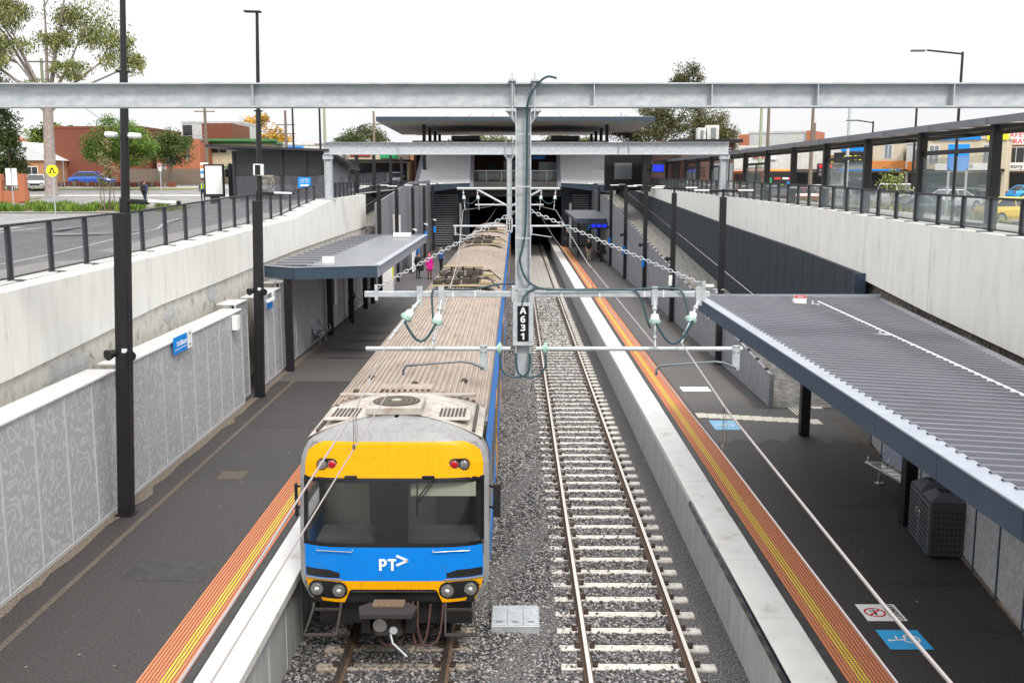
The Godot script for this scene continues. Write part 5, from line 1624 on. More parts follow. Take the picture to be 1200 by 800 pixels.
func build_left_canopy():
	var t = thing("platform_canopy", "low flat metal canopy over the left platform with slate blue front fascia", "canopy", V(-6.5, PL, -35.0))
	var o = t.position
	var pw = [V(-8.74, 0, -35.6), V(-7.54, 0, -34.7), V(-4.81, 0, -35.6), V(-4.87, 0, -55.7), V(-8.5, 0, -55.4)]
	var y = 4.72
	# fascia pieces
	for i in 4:
		var a = pw[i]
		var b = pw[i + 1]
		var n = max(1, int((b - a).length() / 3.0))
		for k in n:
			var p = a.lerp(b, float(k) / n)
			var q = a.lerp(b, float(k + 1) / n)
			var g = G.new()
			var tn = atan2((q - p).x, (q - p).z)
			g.box((p + q) * 0.5 + V(0, y - 0.19, 0) - o, V(0.06, 0.4, (q - p).length() - 0.008), Basis(V(0, 1, 0), tn))
			obj("fascia_panel", g, "fascia" if i < 2 else "capping", t)  # lit look of the long side painted in with the pale capping colour
			g = G.new()
			g.box((p + q) * 0.5 + V(0, y + 0.025, 0) - o, V(0.24 if i == 2 else 0.12, 0.03, (q - p).length()), Basis(V(0, 1, 0), tn))
			obj("edge_capping", g, "capping", t)
	# pale roof panels with seams, ribbed strip along the wall
	var z = -35.75
	while z > -55.2:
		var z1 = max(z - 2.4, -55.4)
		bx("roof_panel", V(-6.06, y - 0.01, (z + z1) * 0.5) - o, V(2.3, 0.03, z - z1 - 0.03), "roof_pale", t, 0.006)
		z -= 2.4
	bx("gutter", V(-7.25, y - 0.03, -45.5) - o, V(0.09, 0.05, 19.6), "fascia", t)
	z = -35.8
	while z > -55.0:
		var g = G.new()
		g.box(V(-7.98, y - 0.02, z - 0.6) - o, V(1.34, 0.02, 1.19))
		g.box(V(-7.98, y + 0.012, z - 0.02) - o, V(1.34, 0.045, 0.05))
		obj("ribbed_sheet", g, "roof_sheet", t)
		z -= 1.2
	bx("soffit", V(-6.55, y - 0.3, -45.6) - o, V(3.4, 0.03, 19.4), "soffit", t)
	for q in [[-7.85, -35.1], [-7.95, -43.6], [-7.85, -48.6], [-7.75, -52.6], [-7.7, -55.0]]:
		bx("post", V(q[0], (4.4 + PL) * 0.5, q[1]) - o, V(0.24, 4.4 - PL - 0.01, 0.24), "charcoal", t, 0.01)
	bx("roof_sign", V(-6.75, y + 0.12, -36.9) - o, V(0.42, 0.24, 0.04), "sign_white", t)
	bx("roof_hatch", V(-5.9, y + 0.12, -53.5) - o, V(0.9, 0.22, 0.6), "sign_white", t, 0.03)
	for q in [-44.9, -46.0]:
		tag(bx("poster", V(-8.13, 2.7, q), V(0.03, 1.2, 0.55), "sign_white"), ["white poster on dark left canopy wall, nearer of two", "white poster on dark left canopy wall, farther of two"][0 if q > -45 else 1], "poster", "posters under the left canopy")

func build_right_canopy():
	var t = thing("platform_canopy", "large corrugated grey metal canopy sloping over the right platform in the foreground", "canopy", V(7.0, PL, -18.0))
	var o = t.position
	var y0 = 4.75
	var ry = func(x): return y0 - 0.055 * (x - 4.57)
	# corrugated sheets, ribs run across the roof
	var zfar = func(x): return -25.5 - 2.0 * (x - 4.57) / 5.4
	var right = func(z): return lerp(6.9, 9.7, clamp((-z - 6.0) / 21.5, 0, 1))
	var rib = 0.262
	var z = -5.0
	var sheets = 0
	while z > -27.6:
		var g = G.new()
		for k in 4:
			var zz = z - k * rib
			var sec = [[0.0, 0.0], [0.1, 0.0], [0.108, 0.095], [0.168, 0.095], [0.18, 0.0], [0.262, 0.0]]
			for i in sec.size() - 1:
				var za = zz - sec[i][0]
				var zb = zz - sec[i + 1][0]
				var xl = 4.72
				if za < -25.5: xl = 4.57 + (-25.5 - za) / 2.0 * 5.4
				var xr = right.call(za)
				if xl > xr - 0.1: continue
				g.quad(V(xl, ry.call(xl) + sec[i][1], za) - o, V(xr, ry.call(xr) + sec[i][1], za) - o, V(xr, ry.call(xr) + sec[i + 1][1], zb) - o, V(xl, ry.call(xl) + sec[i + 1][1], zb) - o)
		if g.v.size(): obj("roof_sheet", g, "roof_sheet", t)
		z -= rib * 4
	# soffit closes the roof below
	var sf = G.new()
	sf.hexa([V(4.7, 4.5, -5) - o, V(6.8, 4.42, -5) - o, V(9.6, 4.3, -27.2) - o, V(4.7, 4.5, -25.4) - o, V(4.7, 4.54, -5) - o, V(6.8, 4.46, -5) - o, V(9.6, 4.34, -27.2) - o, V(4.7, 4.54, -25.4) - o])
	obj("soffit", sf, "soffit", t)
	# left fascia and capping
	z = -5.0
	while z > -25.4:
		var z1 = max(z - 1.9, -25.52)
		bx("fascia_panel", V(4.57, y0 - 0.11, (z + z1) * 0.5) - o, V(0.05, 0.3, z - z1 - 0.012), "fascia", t)
		bx("edge_capping", V(4.65, y0 + 0.052, (z + z1) * 0.5) - o, V(0.26, 0.03, z - z1 - 0.004), "capping", t, 0.006)
		z -= 1.9
	# far edge trim
	var g2 = G.new()
	g2.hexa([V(4.55, 4.5, -25.55) - o, V(9.9, 4.25, -27.6) - o, V(9.9, 4.25, -27.66) - o, V(4.55, 4.5, -25.61) - o, V(4.55, 4.85, -25.55) - o, V(9.9, 4.62, -27.6) - o, V(9.9, 4.62, -27.66) - o, V(4.55, 4.85, -25.61) - o])
	obj("end_trim", g2, "capping", t)
	# back flashing towards the wall
	var fl = G.new()
	for k in 12:
		var za = -5.0 - k * 1.9
		var zb = za - 1.9
		fl.oq(V(right.call(za) - 0.02, ry.call(right.call(za)) + 0.06, za) - o, V(right.call(za) + 0.25, ry.call(right.call(za)) + 0.05, za) - o, V(right.call(zb) + 0.25, ry.call(right.call(zb)) + 0.05, zb) - o, V(right.call(zb) - 0.02, ry.call(right.call(zb)) + 0.06, zb) - o, V(7, 0, za) - o)
	obj("back_flashing", fl, "roof_sheet", t)
	# conduit on blocks
	var a = V(7.62, ry.call(7.62) + 0.08, -25.6)
	var b = V(6.9, ry.call(6.9) + 0.08, -7.0)
	var cd = G.new()
	cd.tube([a - o, b - o], 0.022, 6)
	obj("conduit", cd, "sign_white", t)
	for k in 44:
		var p = a.lerp(b, (k + 0.3) / 44.0)
		bx("conduit_clip", p - V(0, 0.02, 0) - o, V(0.09, 0.05, 0.06), "white", t)
	for q in [[7.2, -20.0], [7.3, -25.0], [6.9, -25.3]]:
		bx("anchor_plate", V(q[0], ry.call(q[0]) + 0.06, q[1]) - o, V(0.34, 0.03, 0.2), "white", t)
		bx("anchor_stud", V(q[0], ry.call(q[0]) + 0.11, q[1]) - o, V(0.05, 0.1, 0.05), "steel", t)
	for q in [[7.5, -26.1], [7.55, -19.1], [7.5, -12.1]]:
		bx("post", V(q[0] + 0.05, (4.45 + PL) * 0.5, q[1]) - o, V(0.24, 4.45 - PL - 0.01, 0.24), "charcoal", t, 0.01)
	var s = bx("warning_plate", V(6.97, 4.8, -24.9) - o, V(0.3, 0.2, 0.02), "sign_white", t)
	bx("red_band", V(6.97, 4.87, -24.885) - o, V(0.28, 0.06, 0.012), "sign_red", s)
	words("Danger", 0.035, "sign_white", s, V(6.97, 4.87, -24.877) - o, Vector3.ZERO, "lettering", 1.0, 0.004)

# ---------------------------------------------------------------- street edge
func fence(label, x, z0, z1, step, base, height, infill, lean):
	var t = thing("safety_fence", label, "fence")
	var z = z0
	var prev = null
	while z > z1:
		var yb = base.call(z)
		var h = height.call(z)
		bx("post", V(x, yb + h * 0.5, z), V(0.11, h, 0.06), "fence_grey", t, 0.008)
		bx("base_plate", V(x + lean * 0.12, yb + 0.012, z), V(0.34, 0.02, 0.12), "steel_dark", t)
		var zn = z - step
		if zn > z1:
			var yn = base.call(zn)
			var hn = height.call(zn)
			var g = G.new()
			g.hexa([V(x - 0.006, yb + 0.07, z - 0.035), V(x + 0.006, yb + 0.07, z - 0.035), V(x + 0.006, yn + 0.07, zn + 0.035), V(x - 0.006, yn + 0.07, zn + 0.035), V(x - 0.006, yb + h - 0.06, z - 0.035), V(x + 0.006, yb + h - 0.06, z - 0.035), V(x + 0.006, yn + hn - 0.06, zn + 0.035), V(x - 0.006, yn + hn - 0.06, zn + 0.035)])
			obj("infill_panel", g, infill, t)
			for q in [[h - 0.05, hn - 0.05, h, hn], [0.04, 0.04, 0.07, 0.07]]:
				g = G.new()
				g.hexa([V(x - 0.03, yb + q[0], z - 0.032), V(x + 0.03, yb + q[0], z - 0.032), V(x + 0.03, yn + q[1], zn + 0.032), V(x - 0.03, yn + q[1], zn + 0.032), V(x - 0.03, yb + q[2], z - 0.032), V(x + 0.03, yb + q[2], z - 0.032), V(x + 0.03, yn + q[3], zn + 0.032), V(x - 0.03, yn + q[3], zn + 0.032)])
				obj("rail", g, "fence_grey", t)
		z -= step

func build_street_edge():
	fence("grey mesh safety fence on top of the left cutting wall beside the road", -9.75, -9.0, -51.0, 1.78, func(z): return tab(WALL_L, z) + 0.014, func(z): return tab([[0, 1.08], [-37, 1.08], [-49, 0.75]], z), "mesh_infill", 1.0)
	fence("grey fence between the bicycle cage and the left wall near the far gantry leg", -9.5, -53.2, -61.0, 1.3, func(z): return tab(WALL_L, z), func(_z): return 0.75, "mesh_infill", 1.0)
	fence("grey glass safety fence on top of the right cutting wall below the shelter", 10.5, -10.0, -96.0, 1.42, func(z): return tab(WALL_R, z) + 0.004, func(_z): return 0.76, "glass", -1.0)
	# shelter
	var t = thing("street_shelter", "long dark steel shelter with flat roof along the street above the right wall", "shelter")
	var zs = []
	for k in 16: zs.append(-11.6 - k * 4.53)
	for z in zs:
		var gy = ground_right(11.6, z)
		bx("column", V(11.6, (gy + 9.02) * 0.5, z), V(0.24, 9.02 - gy, 0.2), "charcoal", t, 0.01)
		bx("roof_bracket", V(12.2, 8.96, z), V(1.3, 0.12, 0.08), "charcoal", t)
	var z = -7.0
	while z > -82:
		bx("roof_edge", V(11.0, 9.04, z - 2.26), V(0.06, 0.17, 4.52), "roof_sheet", t)
		bx("roof_panel", V(12.3, 9.1, z - 2.26), V(2.56, 0.03, 4.51), "milky_roof", t)
		for w in 3: bx("roof_batten", V(12.3, 9.06, z - 0.75 - w * 1.5), V(2.5, 0.05, 0.05), "timber", t)
		z -= 4.53
	bx("rear_edge", V(13.6, 9.04, -44.5), V(0.06, 0.17, 75), "charcoal", t)
	for x in [11.6, 12.9]: bx("purlin", V(x, 8.93, -44.5), V(0.07, 0.1, 75), "charcoal", t)
	# glazed wind screens in some bays
	for k in [3, 5, 8, 10, 12]:
		var za = zs[k] - 0.1
		var zb = zs[k + 1] + 0.1
		var gy = ground_right(11.6, za)
		var fr = Node3D.new(); fr.name = "wind_screen"; t.add_child(fr, true)
		bx("transom", V(11.62, 8.42, (za + zb) * 0.5), V(0.07, 0.12, za - zb), "charcoal", fr)
		bx("sill", V(11.62, gy + 0.2, (za + zb) * 0.5), V(0.07, 0.08, za - zb), "charcoal", fr)
		bx("mullion", V(11.62, (gy + 8.42) * 0.5, (za + zb) * 0.5), V(0.07, 8.3 - gy, 0.07), "charcoal", fr)
		for s in [0, 1]:
			bx("pane", V(11.62, (gy + 8.5) * 0.5, lerp(za, zb, 0.25 + 0.5 * s)), V(0.01, 8.1 - gy, (za - zb) * 0.5 - 0.06), "glass", fr)

func build_station():
	var t = thing("station_building", "modern station concourse bridging the tracks under a broad floating roof", "building", V(0, PL, -108))
	var o = t.position
	var B = func(called, a, b, m, par = null):
		var g = G.new(); g.span(a - o, b - o); return obj(called, g, m, par if par else t)
	B.call("bridge_deck", V(-11, 6.6, -108), V(11, 7.48, -150), "footpath")
	B.call("deck_beam", V(-9.2, 5.9, -109.5), V(9.2, 6.6, -111), "ramp_concrete")
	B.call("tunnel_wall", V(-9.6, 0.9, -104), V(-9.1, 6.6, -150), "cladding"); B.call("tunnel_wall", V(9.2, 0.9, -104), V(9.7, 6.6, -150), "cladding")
	B.call("added_dark_end", V(-9.6, -0.5, -149), V(9.7, 6.6, -150), "black")  # added black wall; the passage runs on, this keeps it dark
	# concourse interior
	B.call("rear_wall", V(-11, 7.48, -124), V(11, 11.3, -124.4), "brick_brown"); B.call("side_wall", V(-11, 7.48, -112.2), V(-10.7, 11.3, -124), "brick_brown"); B.call("side_wall", V(10.7, 7.48, -112.2), V(11, 11.3, -124), "brick_brown")
	B.call("low_roof", V(-10.6, 11.3, -107), V(9.6, 11.62, -126), "charcoal")
	B.call("ceiling", V(-10.5, 11.0, -108.4), V(9.5, 11.2, -124), "brick_brown")
	B.call("lit_window", V(-1.4, 7.9, -123.9), V(1.0, 9.9, -123.95), "window_pale"); B.call("door", V(-3.4, 7.5, -123.9), V(-2.3, 9.7, -123.97), "black")
	B.call("blue_sign", V(1.9, 9.9, -115), V(3.3, 10.25, -115.1), "sign_blue"); B.call("ticket_booth", V(2.6, 7.5, -116), V(4.8, 9.6, -118), "window_pale")
	for k in 4: B.call("downlight", V(-2.2 + k * 1.5, 10.98, -112), V(-2.05 + k * 1.5, 10.995, -112.15), "sign_white")
	# front balustrade
	B.call("hand_rail", V(-4.7, 8.55, -108.1), V(4.8, 8.62, -108.2), "stainless")
	for k in 6:
		var x = -4.6 + k * 1.57
		B.call("balustrade_pane", V(x + 0.03, 7.56, -108.13), V(x + 1.5, 8.53, -108.15), "glass")
		B.call("balustrade_post", V(x - 0.03, 7.48, -108.1), V(x + 0.03, 8.55, -108.2), "stainless")
	# stair covers
	for s in [-1, 1]:
		var nm = "stair_cover"
		var lo = [V(s * 9.45, 7.1, -100), V(s * 4.4, 7.3, -100)]
		var hi = [V(s * 9.2, 10.3, -105.5), V(s * 4.5, 10.3, -105.5)]
		var sc = Node3D.new(); sc.name = nm; t.add_child(sc, true)
		for k in 16:
			var g = G.new()
			var p = []
			for dy in [0.0, 0.06]:
				for q in [[lo[0], hi[0], k / 16.0], [lo[1], hi[1], k / 16.0], [lo[1], hi[1], (k + 0.88) / 16.0], [lo[0], hi[0], (k + 0.88) / 16.0]]:
					p.append(q[0].lerp(q[1], q[2]) + V(0, dy, 0) - o)
			g.hexa(p)
			obj("cover_sheet", g, "cover_pale", sc)
		var g2 = G.new()
		g2.hexa([lo[0] - V(0, 0.75, 0) - o, lo[1] - V(0, 0.3, 0) - o, lo[1] - V(0, 0.3, 0.2) - o, lo[0] - V(0, 0.75, 0.2) - o, lo[0] + V(0, 0.05, 0) - o, lo[1] + V(0, 0.05, 0) - o, lo[1] + V(0, 0.05, -0.2) - o, lo[0] + V(0, 0.05, -0.2) - o])
		obj("cover_fascia", g2, "fascia", sc)
		for q in [[0, 0.35], [1, 0.25]]:
			var g = G.new()
			var a = lo[q[0]]
			var b = hi[q[0]]
			var d = V(s * (0.35 if q[0] == 0 else -0.35), 0, 0)
			g.hexa([a - V(0, 0.3, 0) - o, a + d - V(0, 0.3, 0) - o, b + d - V(0, 0.3, 0) - o, b - V(0, 0.3, 0) - o, a + V(0, 0.1, 0) - o, a + d + V(0, 0.1, 0) - o, b + d + V(0, 0.1, 0) - o, b + V(0, 0.1, 0) - o])
			obj("edge_beam", g, "capping", sc)
		for k in 4:
			var a = lo[0].lerp(lo[1], 0.62).lerp(hi[0].lerp(hi[1], 0.62), 0.12 + k * 0.24) + V(0, 0.09, 0)
			bx("roof_anchor", a - o, V(0.3, 0.05, 0.25), "sign_white", sc)
		# louvred wall beneath
		B.call("stair_wall", V(s * 9.2, PL, -103.0), V(s * 4.6, 7.0, -103.3), "cladding")
		for k in 22:
			B.call("louvre", V(s * 8.6, 1.25 + k * 0.23, -102.85), V(s * 5.7, 1.34 + k * 0.23, -102.98), "panel_grey")
		B.call("stair_side", V(s * 5.5, PL, -101.0), V(s * 5.3, 5.4, -103.0), "panel_grey")
	# floating roof
	var rf = Node3D.new(); rf.name = "main_roof"; t.add_child(rf, true)
	var g = G.new()
	var n = [V(-12.7, 12.95, -95), V(12.7, 12.95, -95), V(14.4, 13.3, -133), V(-14.4, 13.3, -133)]
	g.hexa([n[0] - o, n[1] - o, n[2] - o, n[3] - o, n[0] + V(0, 0.1, 0) - o, n[1] + V(0, 0.1, 0) - o, n[2] + V(0, 0.1, 0) - o, n[3] + V(0, 0.1, 0) - o])
	obj("roof_soffit", g, "soffit", rf)
	for q in [[0, 1], [1, 2], [3, 0]]:
		g = G.new()
		var a = n[q[0]]
		var b = n[q[1]]
		g.hexa([a + V(0, -0.02, 0.01) - o, b + V(0, -0.02, 0.01) - o, b + V(0, -0.02, -0.15) - o, a + V(0, -0.02, -0.15) - o, a + V(0, 0.36, 0.01) - o, b + V(0, 0.36, 0.01) - o, b + V(0, 0.36, -0.15) - o, a + V(0, 0.36, -0.15) - o])
		obj("roof_fascia", g, "fascia", rf)
	for k in 12:
		g = G.new()
		var x0 = lerp(-12.6, 12.6, k / 12.0)
		var x1 = lerp(-12.6, 12.6, (k + 0.97) / 12.0)
		var pk = func(x): return 14.3 if abs(x) < 7.5 else lerp(14.3, 13.45, (abs(x) - 7.5) / 5.2)
		g.hexa([V(x0, 13.2, -95.3) - o, V(x1, 13.2, -95.3) - o, V(x1, 13.2, -132) - o, V(x0, 13.2, -132) - o, V(x0, 13.36, -95.3) - o, V(x1, 13.36, -95.3) - o, V(x1, pk.call(x1), -104) - o, V(x0, pk.call(x0), -104) - o])
		obj("roof_sheet", g, "ridge_sheet", rf)
	for s in [-1, 1]:
		for k in 4:
			B.call("roof_column", V(s * 9.0 - 0.16, 7.4, -102.5 - k * 7.0), V(s * 9.0 + 0.16, 13.0, -102.8 - k * 7.0), "charcoal")
	for s in [-1, 1]: B.call("plant_box", V(s * 6.4, 11.62, -104), V(s * 3.6, 12.0, -108), "charcoal"); 
	# side wing in brown brick with pierced blocks
	var w = thing("station_wing", "brown brick station wing with pierced block band behind the shelter columns", "building", V(14, 6.9, -80))
	o = w.position
	B = func(called, a, b, m, par = null):
		var gg = G.new(); gg.span(a - o, b - o); return obj(called, gg, m, par if par else w)
	B.call("wall", V(12.4, 6.7, -78), V(16.4, 10.4, -96), "brick_brown")
	B.call("roof", V(11.8, 10.4, -77.4), V(16.9, 10.65, -97), "charcoal")
	for k in 14:
		for j in 3: B.call("pierced_block", V(12.9 + k * 0.24, 9.5 + j * 0.22, -77.95), V(13.02 + k * 0.24, 9.62 + j * 0.22, -77.99), "render_white")
	for k in 8:
		for j in 3: B.call("pierced_block", V(12.6 + k * 0.22, 7.9 + j * 0.3, -77.95), V(12.7 + k * 0.22, 8.05 + j * 0.3, -77.99), "black")
	for k in 2: B.call("door", V(14.9 + k * 0.75, 6.8, -77.9), V(15.55 + k * 0.75, 8.9, -77.98), "window_pale")
	B.call("roof_plant", V(14.0, 10.65, -80), V(14.6, 11.6, -81), "render_white"); B.call("roof_plant", V(14.7, 10.65, -80), V(15.6, 11.8, -81), "render_white")
	B.call("plant_louvre", V(15.0, 10.8, -79.9), V(15.35, 11.6, -79.98), "window_pale"); B.call("plant_louvre", V(14.2, 10.8, -79.9), V(14.4, 11.4, -79.98), "window_pale")
	# dark entrance canopy, column and screen
	var e = thing("entrance_canopy", "dark steel entrance canopy with thick column above the right ramp top", "canopy", V(8.6, 6.9, -80))
	o = e.position
	bx("column", V(9.6, 8.2, -76) - o, V(0.6, 2.8, 0.6), "charcoal", e, 0.02)
	bx("roof", V(9.4, 9.7, -79) - o, V(4.4, 0.25, 8.0), "charcoal", e)
	bx("rear_wall", V(8.8, 8.2, -84) - o, V(3.2, 2.8, 0.2), "charcoal", e)
	bx("shop_window", V(8.7, 8.3, -83.85) - o, V(1.4, 1.4, 0.06), "window_pale", e)
	bx("counter", V(8.7, 7.3, -83.5) - o, V(1.8, 0.8, 0.4), "black", e)
	var sc = thing("departure_screen", "glowing blue departure screen fixed beside the thick dark column", "screen", V(10.35, 8.5, -75.5))
	bx("case", V(0, 0, 0), V(0.95, 0.62, 0.14), "black", sc, 0.02)
	bx("display", V(0.02, 0, 0.075), V(0.78, 0.48, 0.01), "display", sc)
	bx("mount", V(-0.55, 0, -0.1), V(0.3, 0.1, 0.1), "charcoal", sc)
	# small canopy and departure board on the right platform
	var sm = thing("platform_canopy", "small flat canopy with blue edge over right platform near the ramp foot", "canopy", V(6.5, PL, -88))
	o = sm.position
	var g3 = G.new()
	g3.hexa([V(4.4, 4.75, -92) - o, V(8.6, 4.75, -92) - o, V(8.0, 4.3, -84) - o, V(4.9, 4.3, -84) - o, V(4.4, 5.0, -92) - o, V(8.6, 5.0, -92) - o, V(8.0, 4.55, -84) - o, V(4.9, 4.55, -84) - o])
	obj("roof", g3, "roof_pale", sm)
	bx("fascia", V(6.45, 4.36, -83.95) - o, V(3.1, 0.34, 0.06), "fascia", sm)
	for x in [5.4, 7.2]: bx("post", V(x, 2.9, -88) - o, V(0.16, 3.6, 0.16), "charcoal", sm)
	var db = thing("departure_board", "dark departure board with glowing blue digits under the small right canopy", "screen", V(6.75, 4.0, -83.2))
	bx("case", V(0, 0, 0), V(1.5, 0.5, 0.2), "black", db, 0.02)
	for k in 3: bx("display", V(-0.45 + k * 0.45, 0, 0.105), V(0.34, 0.26, 0.01), "display", db)
	for s in [-1, 1]: bx("hanger", V(s * 0.6, 0.3, 0), V(0.05, 0.36, 0.05), "black", db)

func build_left_ramp():
	# grey screened ramp walls beyond the left canopy
	var t = thing("ramp_balustrade", "tall grey sheet balustrade of the ramp beyond the left canopy", "balustrade")
	var z = -60.0
	while z > -98:
		var g = G.new()
		var p = []
		for y in [0, 1]:
			for q in [[-8.12, z], [-8.2, z], [-8.2, z - 1.9], [-8.12, z - 1.9]]:
				p.append(V(q[0], (tab([[-58, 6.2], [-80, 7.5], [-100, 7.6]], q[1]) if y else PL), q[1]))
		g.hexa(p)
		obj("panel", g, "panel_grey", t)
		z -= 1.93
	t = thing("retaining_wall", "dark clad wall stepping down behind the left ramp balustrade", "wall")
	z = -62.1
	while z > -98:
		var g = G.new()
		var p = []
		for y in [0, 1]:
			for q in [[-10.2, z], [-10.4, z], [-10.4, z - 2.3], [-10.2, z - 2.3]]:
				p.append(V(q[0], (tab([[-58, 6.75], [-84, 7.5], [-100, 7.6]], q[1]) if y else 1.0), q[1]))
		g.hexa(p)
		obj("cladding_board", g, "cladding", t)
		z -= 2.34
	var g2 = G.new()
	g2.tube([V(-9.9, 5.6, -62), V(-9.9, 6.7, -80), V(-9.9, 7.4, -96)], 0.03, 6)
	obj("handrail", g2, "stainless", t)
	var g3 = G.new()
	g3.hexa([V(-8.2, 1, -62), V(-10.2, 1, -62), V(-10.2, 1, -100), V(-8.2, 1, -100), V(-8.2, 4.9, -62), V(-10.2, 4.9, -62), V(-10.2, 6.9, -100), V(-8.2, 6.9, -100)])
	struct("ramp", g3, "ramp_concrete")
	t = thing("retaining_wall", "cream concrete wall end above the left ramp behind the bicycle cage", "wall")
	wall_run(t, "wall_panel", "wall_concrete", -10.5, -11.0, [-62.0, -68.0, -74.0, -80.0, -90.0], func(_z): return 4.0, func(z): return tab([[-62, 7.0], [-90, 7.45]], z))
	fence("distant grey fence on the cream wall beside the left ramp", -10.75, -62.5, -90, 1.5, func(z): return tab([[-62, 7.0], [-90, 7.45]], z), func(_z): return 0.9, "mesh_infill", 0.3)
	# slim columns of the left street canopy
	for k in 4:
		var zz = [-66.0, -74.0, -84.0, -92.0][k]
		tag(bx("street_column", V(-10.1, 8.0, zz), V(0.22, 3.2, 0.22), "charcoal"), ["nearest slim black column behind the left ramp", "second slim black column behind the left ramp", "third slim black column behind the left ramp", "farthest slim black column behind the left ramp"][k], "column", "columns behind the left ramp")
	# notice boards on the left platform
	t = thing("notice_board", "white notice board with blue panels at the far end of left platform", "notice board", V(-7.3, PL, -74))
	bx("board", V(0, 1.3, -1), V(0.1, 2.4, 4.5), "sign_white", t)
	bx("blue_panel", V(0.06, 1.6, -2.6), V(0.03, 0.9, 0.8), "sign_blue", t); bx("blue_panel", V(0.06, 1.3, -0.8), V(0.03, 0.7, 0.7), "sign_blue", t); bx("dark_panel", V(0.06, 1.7, -1.7), V(0.03, 1.3, 0.6), "fascia", t)
	t = thing("notice_board", "white and yellow posters on the grey left ramp wall", "notice board", V(-8.05, 4.6, -68))
	bx("poster", V(0, 0, 0), V(0.04, 1.6, 0.9), "sign_white", t); bx("yellow_poster", V(0, 0.25, -1.8), V(0.04, 1.3, 0.8), "sign_yellow", t); bx("poster", V(0, 0, -3.6), V(0.04, 1.3, 0.8), "sign_white", t)
	t = thing("vending_machine", "yellow and white ticket machines below the left canopy edge", "machine", V(-7.5, PL, -60))
	bx("cabinet", V(0, 1.0, 0), V(0.6, 2.0, 1.0), "sign_white", t, 0.03); bx("yellow_front", V(0.3, 1.3, 0), V(0.03, 1.0, 0.7), "sign_yellow", t); bx("cabinet", V(0, 0.9, -1.4), V(0.6, 1.8, 1.0), "panel_grey", t, 0.03)

# ---------------------------------------------------------------- trees and plants
func tree(called, label, at, trunk_r, fork, clumps, leaf, n, cols, m, bark, seed_, droop := 0.0):
	# clumps: [centre, radii]; leaves are small blades spread through each clump, limbs reach every clump
	var r = RandomNumberGenerator.new()
	r.seed = seed_
	var t = thing(called, label, "tree", at)
	var g = G.new()
	var top = V(r.randf_range(-0.2, 0.2), fork, 0)
	g.tube([V(0, -0.3, 0), V(0, 0.4, 0), V(top.x * 0.4, fork * 0.5, 0.05), top], trunk_r * 1.25, 10, trunk_r * 0.8)
	for c in clumps:
		var e = c[0]
		var mid = top.lerp(e, 0.5) + V(r.randf_range(-0.3, 0.3), r.randf_range(-0.1, 0.5), r.randf_range(-0.3, 0.3)) * (e - top).length() * 0.12
		g.tube([top - V(0, trunk_r, 0), top.lerp(mid, 0.5) + V(0, 0.1, 0), mid, e], trunk_r * 0.42, 7, trunk_r * 0.08)
		for k in 3:
			var q = e + V(r.randf_range(-1, 1), r.randf_range(-0.4, 0.8), r.randf_range(-1, 1)) * c[1] * 0.75
			g.tube([mid.lerp(e, 0.5), mid.lerp(q, 0.7), q], trunk_r * 0.13, 5, trunk_r * 0.03)
	obj("trunk", g, bark, t)
	g = G.new()
	g.colored = true
	var total = 0.0
	for c in clumps: total += c[1].x * c[1].y + 0.2
	for c in clumps:
		var cnt = int(n * (c[1].x * c[1].y + 0.2) / total)
		var tone = r.randf_range(0.8, 1.2)
		# sub-clusters give the crown gaps
		var subs = []
		for k in 13:
			var d = V(r.randf_range(-1, 1), r.randf_range(-1, 1), r.randf_range(-1, 1))
			if d.length() > 1: d = d.normalized()
			subs.append([c[0] + d * c[1] * 0.8, r.randf_range(0.3, 0.65)])
		for k in cnt:
			var sc = subs[r.randi() % 13]
			var d = V(r.randfn(), r.randfn(), r.randfn()) * 0.5
			if d.length() > 1.1: d = d.normalized() * 1.1
			var p = sc[0] + d * c[1] * sc[1]
			var ax = V(r.randf_range(-1, 1), r.randf_range(-1, 1) - droop, r.randf_range(-1, 1)).normalized()
			var sd = ax.cross(V(r.randf_range(-1, 1), r.randf_range(-1, 1), r.randf_range(-1, 1))).normalized()
			var l = leaf * r.randf_range(0.6, 1.3)
			var w = l * 0.24
			var cc = cols[r.randi() % cols.size()]
			var tn = tone * r.randf_range(0.75, 1.25)
			g.col = Color(cc.r * tn, cc.g * tn, cc.b * tn)
			g.tri(p, p + ax * l * 0.5 + sd * w, p + ax * l); g.tri(p, p + ax * l, p + ax * l * 0.5 - sd * w)
	obj("crown", g, m, t)
	return t

func bushes(called, label, cells, h, cols, seed_, category := "plants"):
	var r = RandomNumberGenerator.new()
	r.seed = seed_
	var g = G.new()
	g.colored = true
	for q in cells:
		for k in q[3]:
			var x = r.randf_range(q[0] - q[2], q[0] + q[2])
			var z = r.randf_range(q[1] - q[2], q[1] + q[2])
			var y = q[4]
			var d = V(r.randf_range(-0.5, 0.5), 1, r.randf_range(-0.5, 0.5)).normalized()
			var s = d.cross(V(r.randf_range(-1, 1), 0, r.randf_range(-1, 1))).normalized()
			var l = h * r.randf_range(0.4, 1.2)
			var c = cols[r.randi() % cols.size()]
			var tn = r.randf_range(0.7, 1.3)
			g.col = Color(c.r * tn, c.g * tn, c.b * tn)
			var p = V(x, y - 0.02, z)
			g.tri(p - s * 0.03, p + s * 0.03, p + d * l)
			g.tri(p + d * l * 0.3, p + d * l * 0.6 + s * 0.06, p + d * l)
	var o = obj(called, g, "leaf_vivid")
	o.set_meta("kind", "stuff")
	return tag(o, label, category)

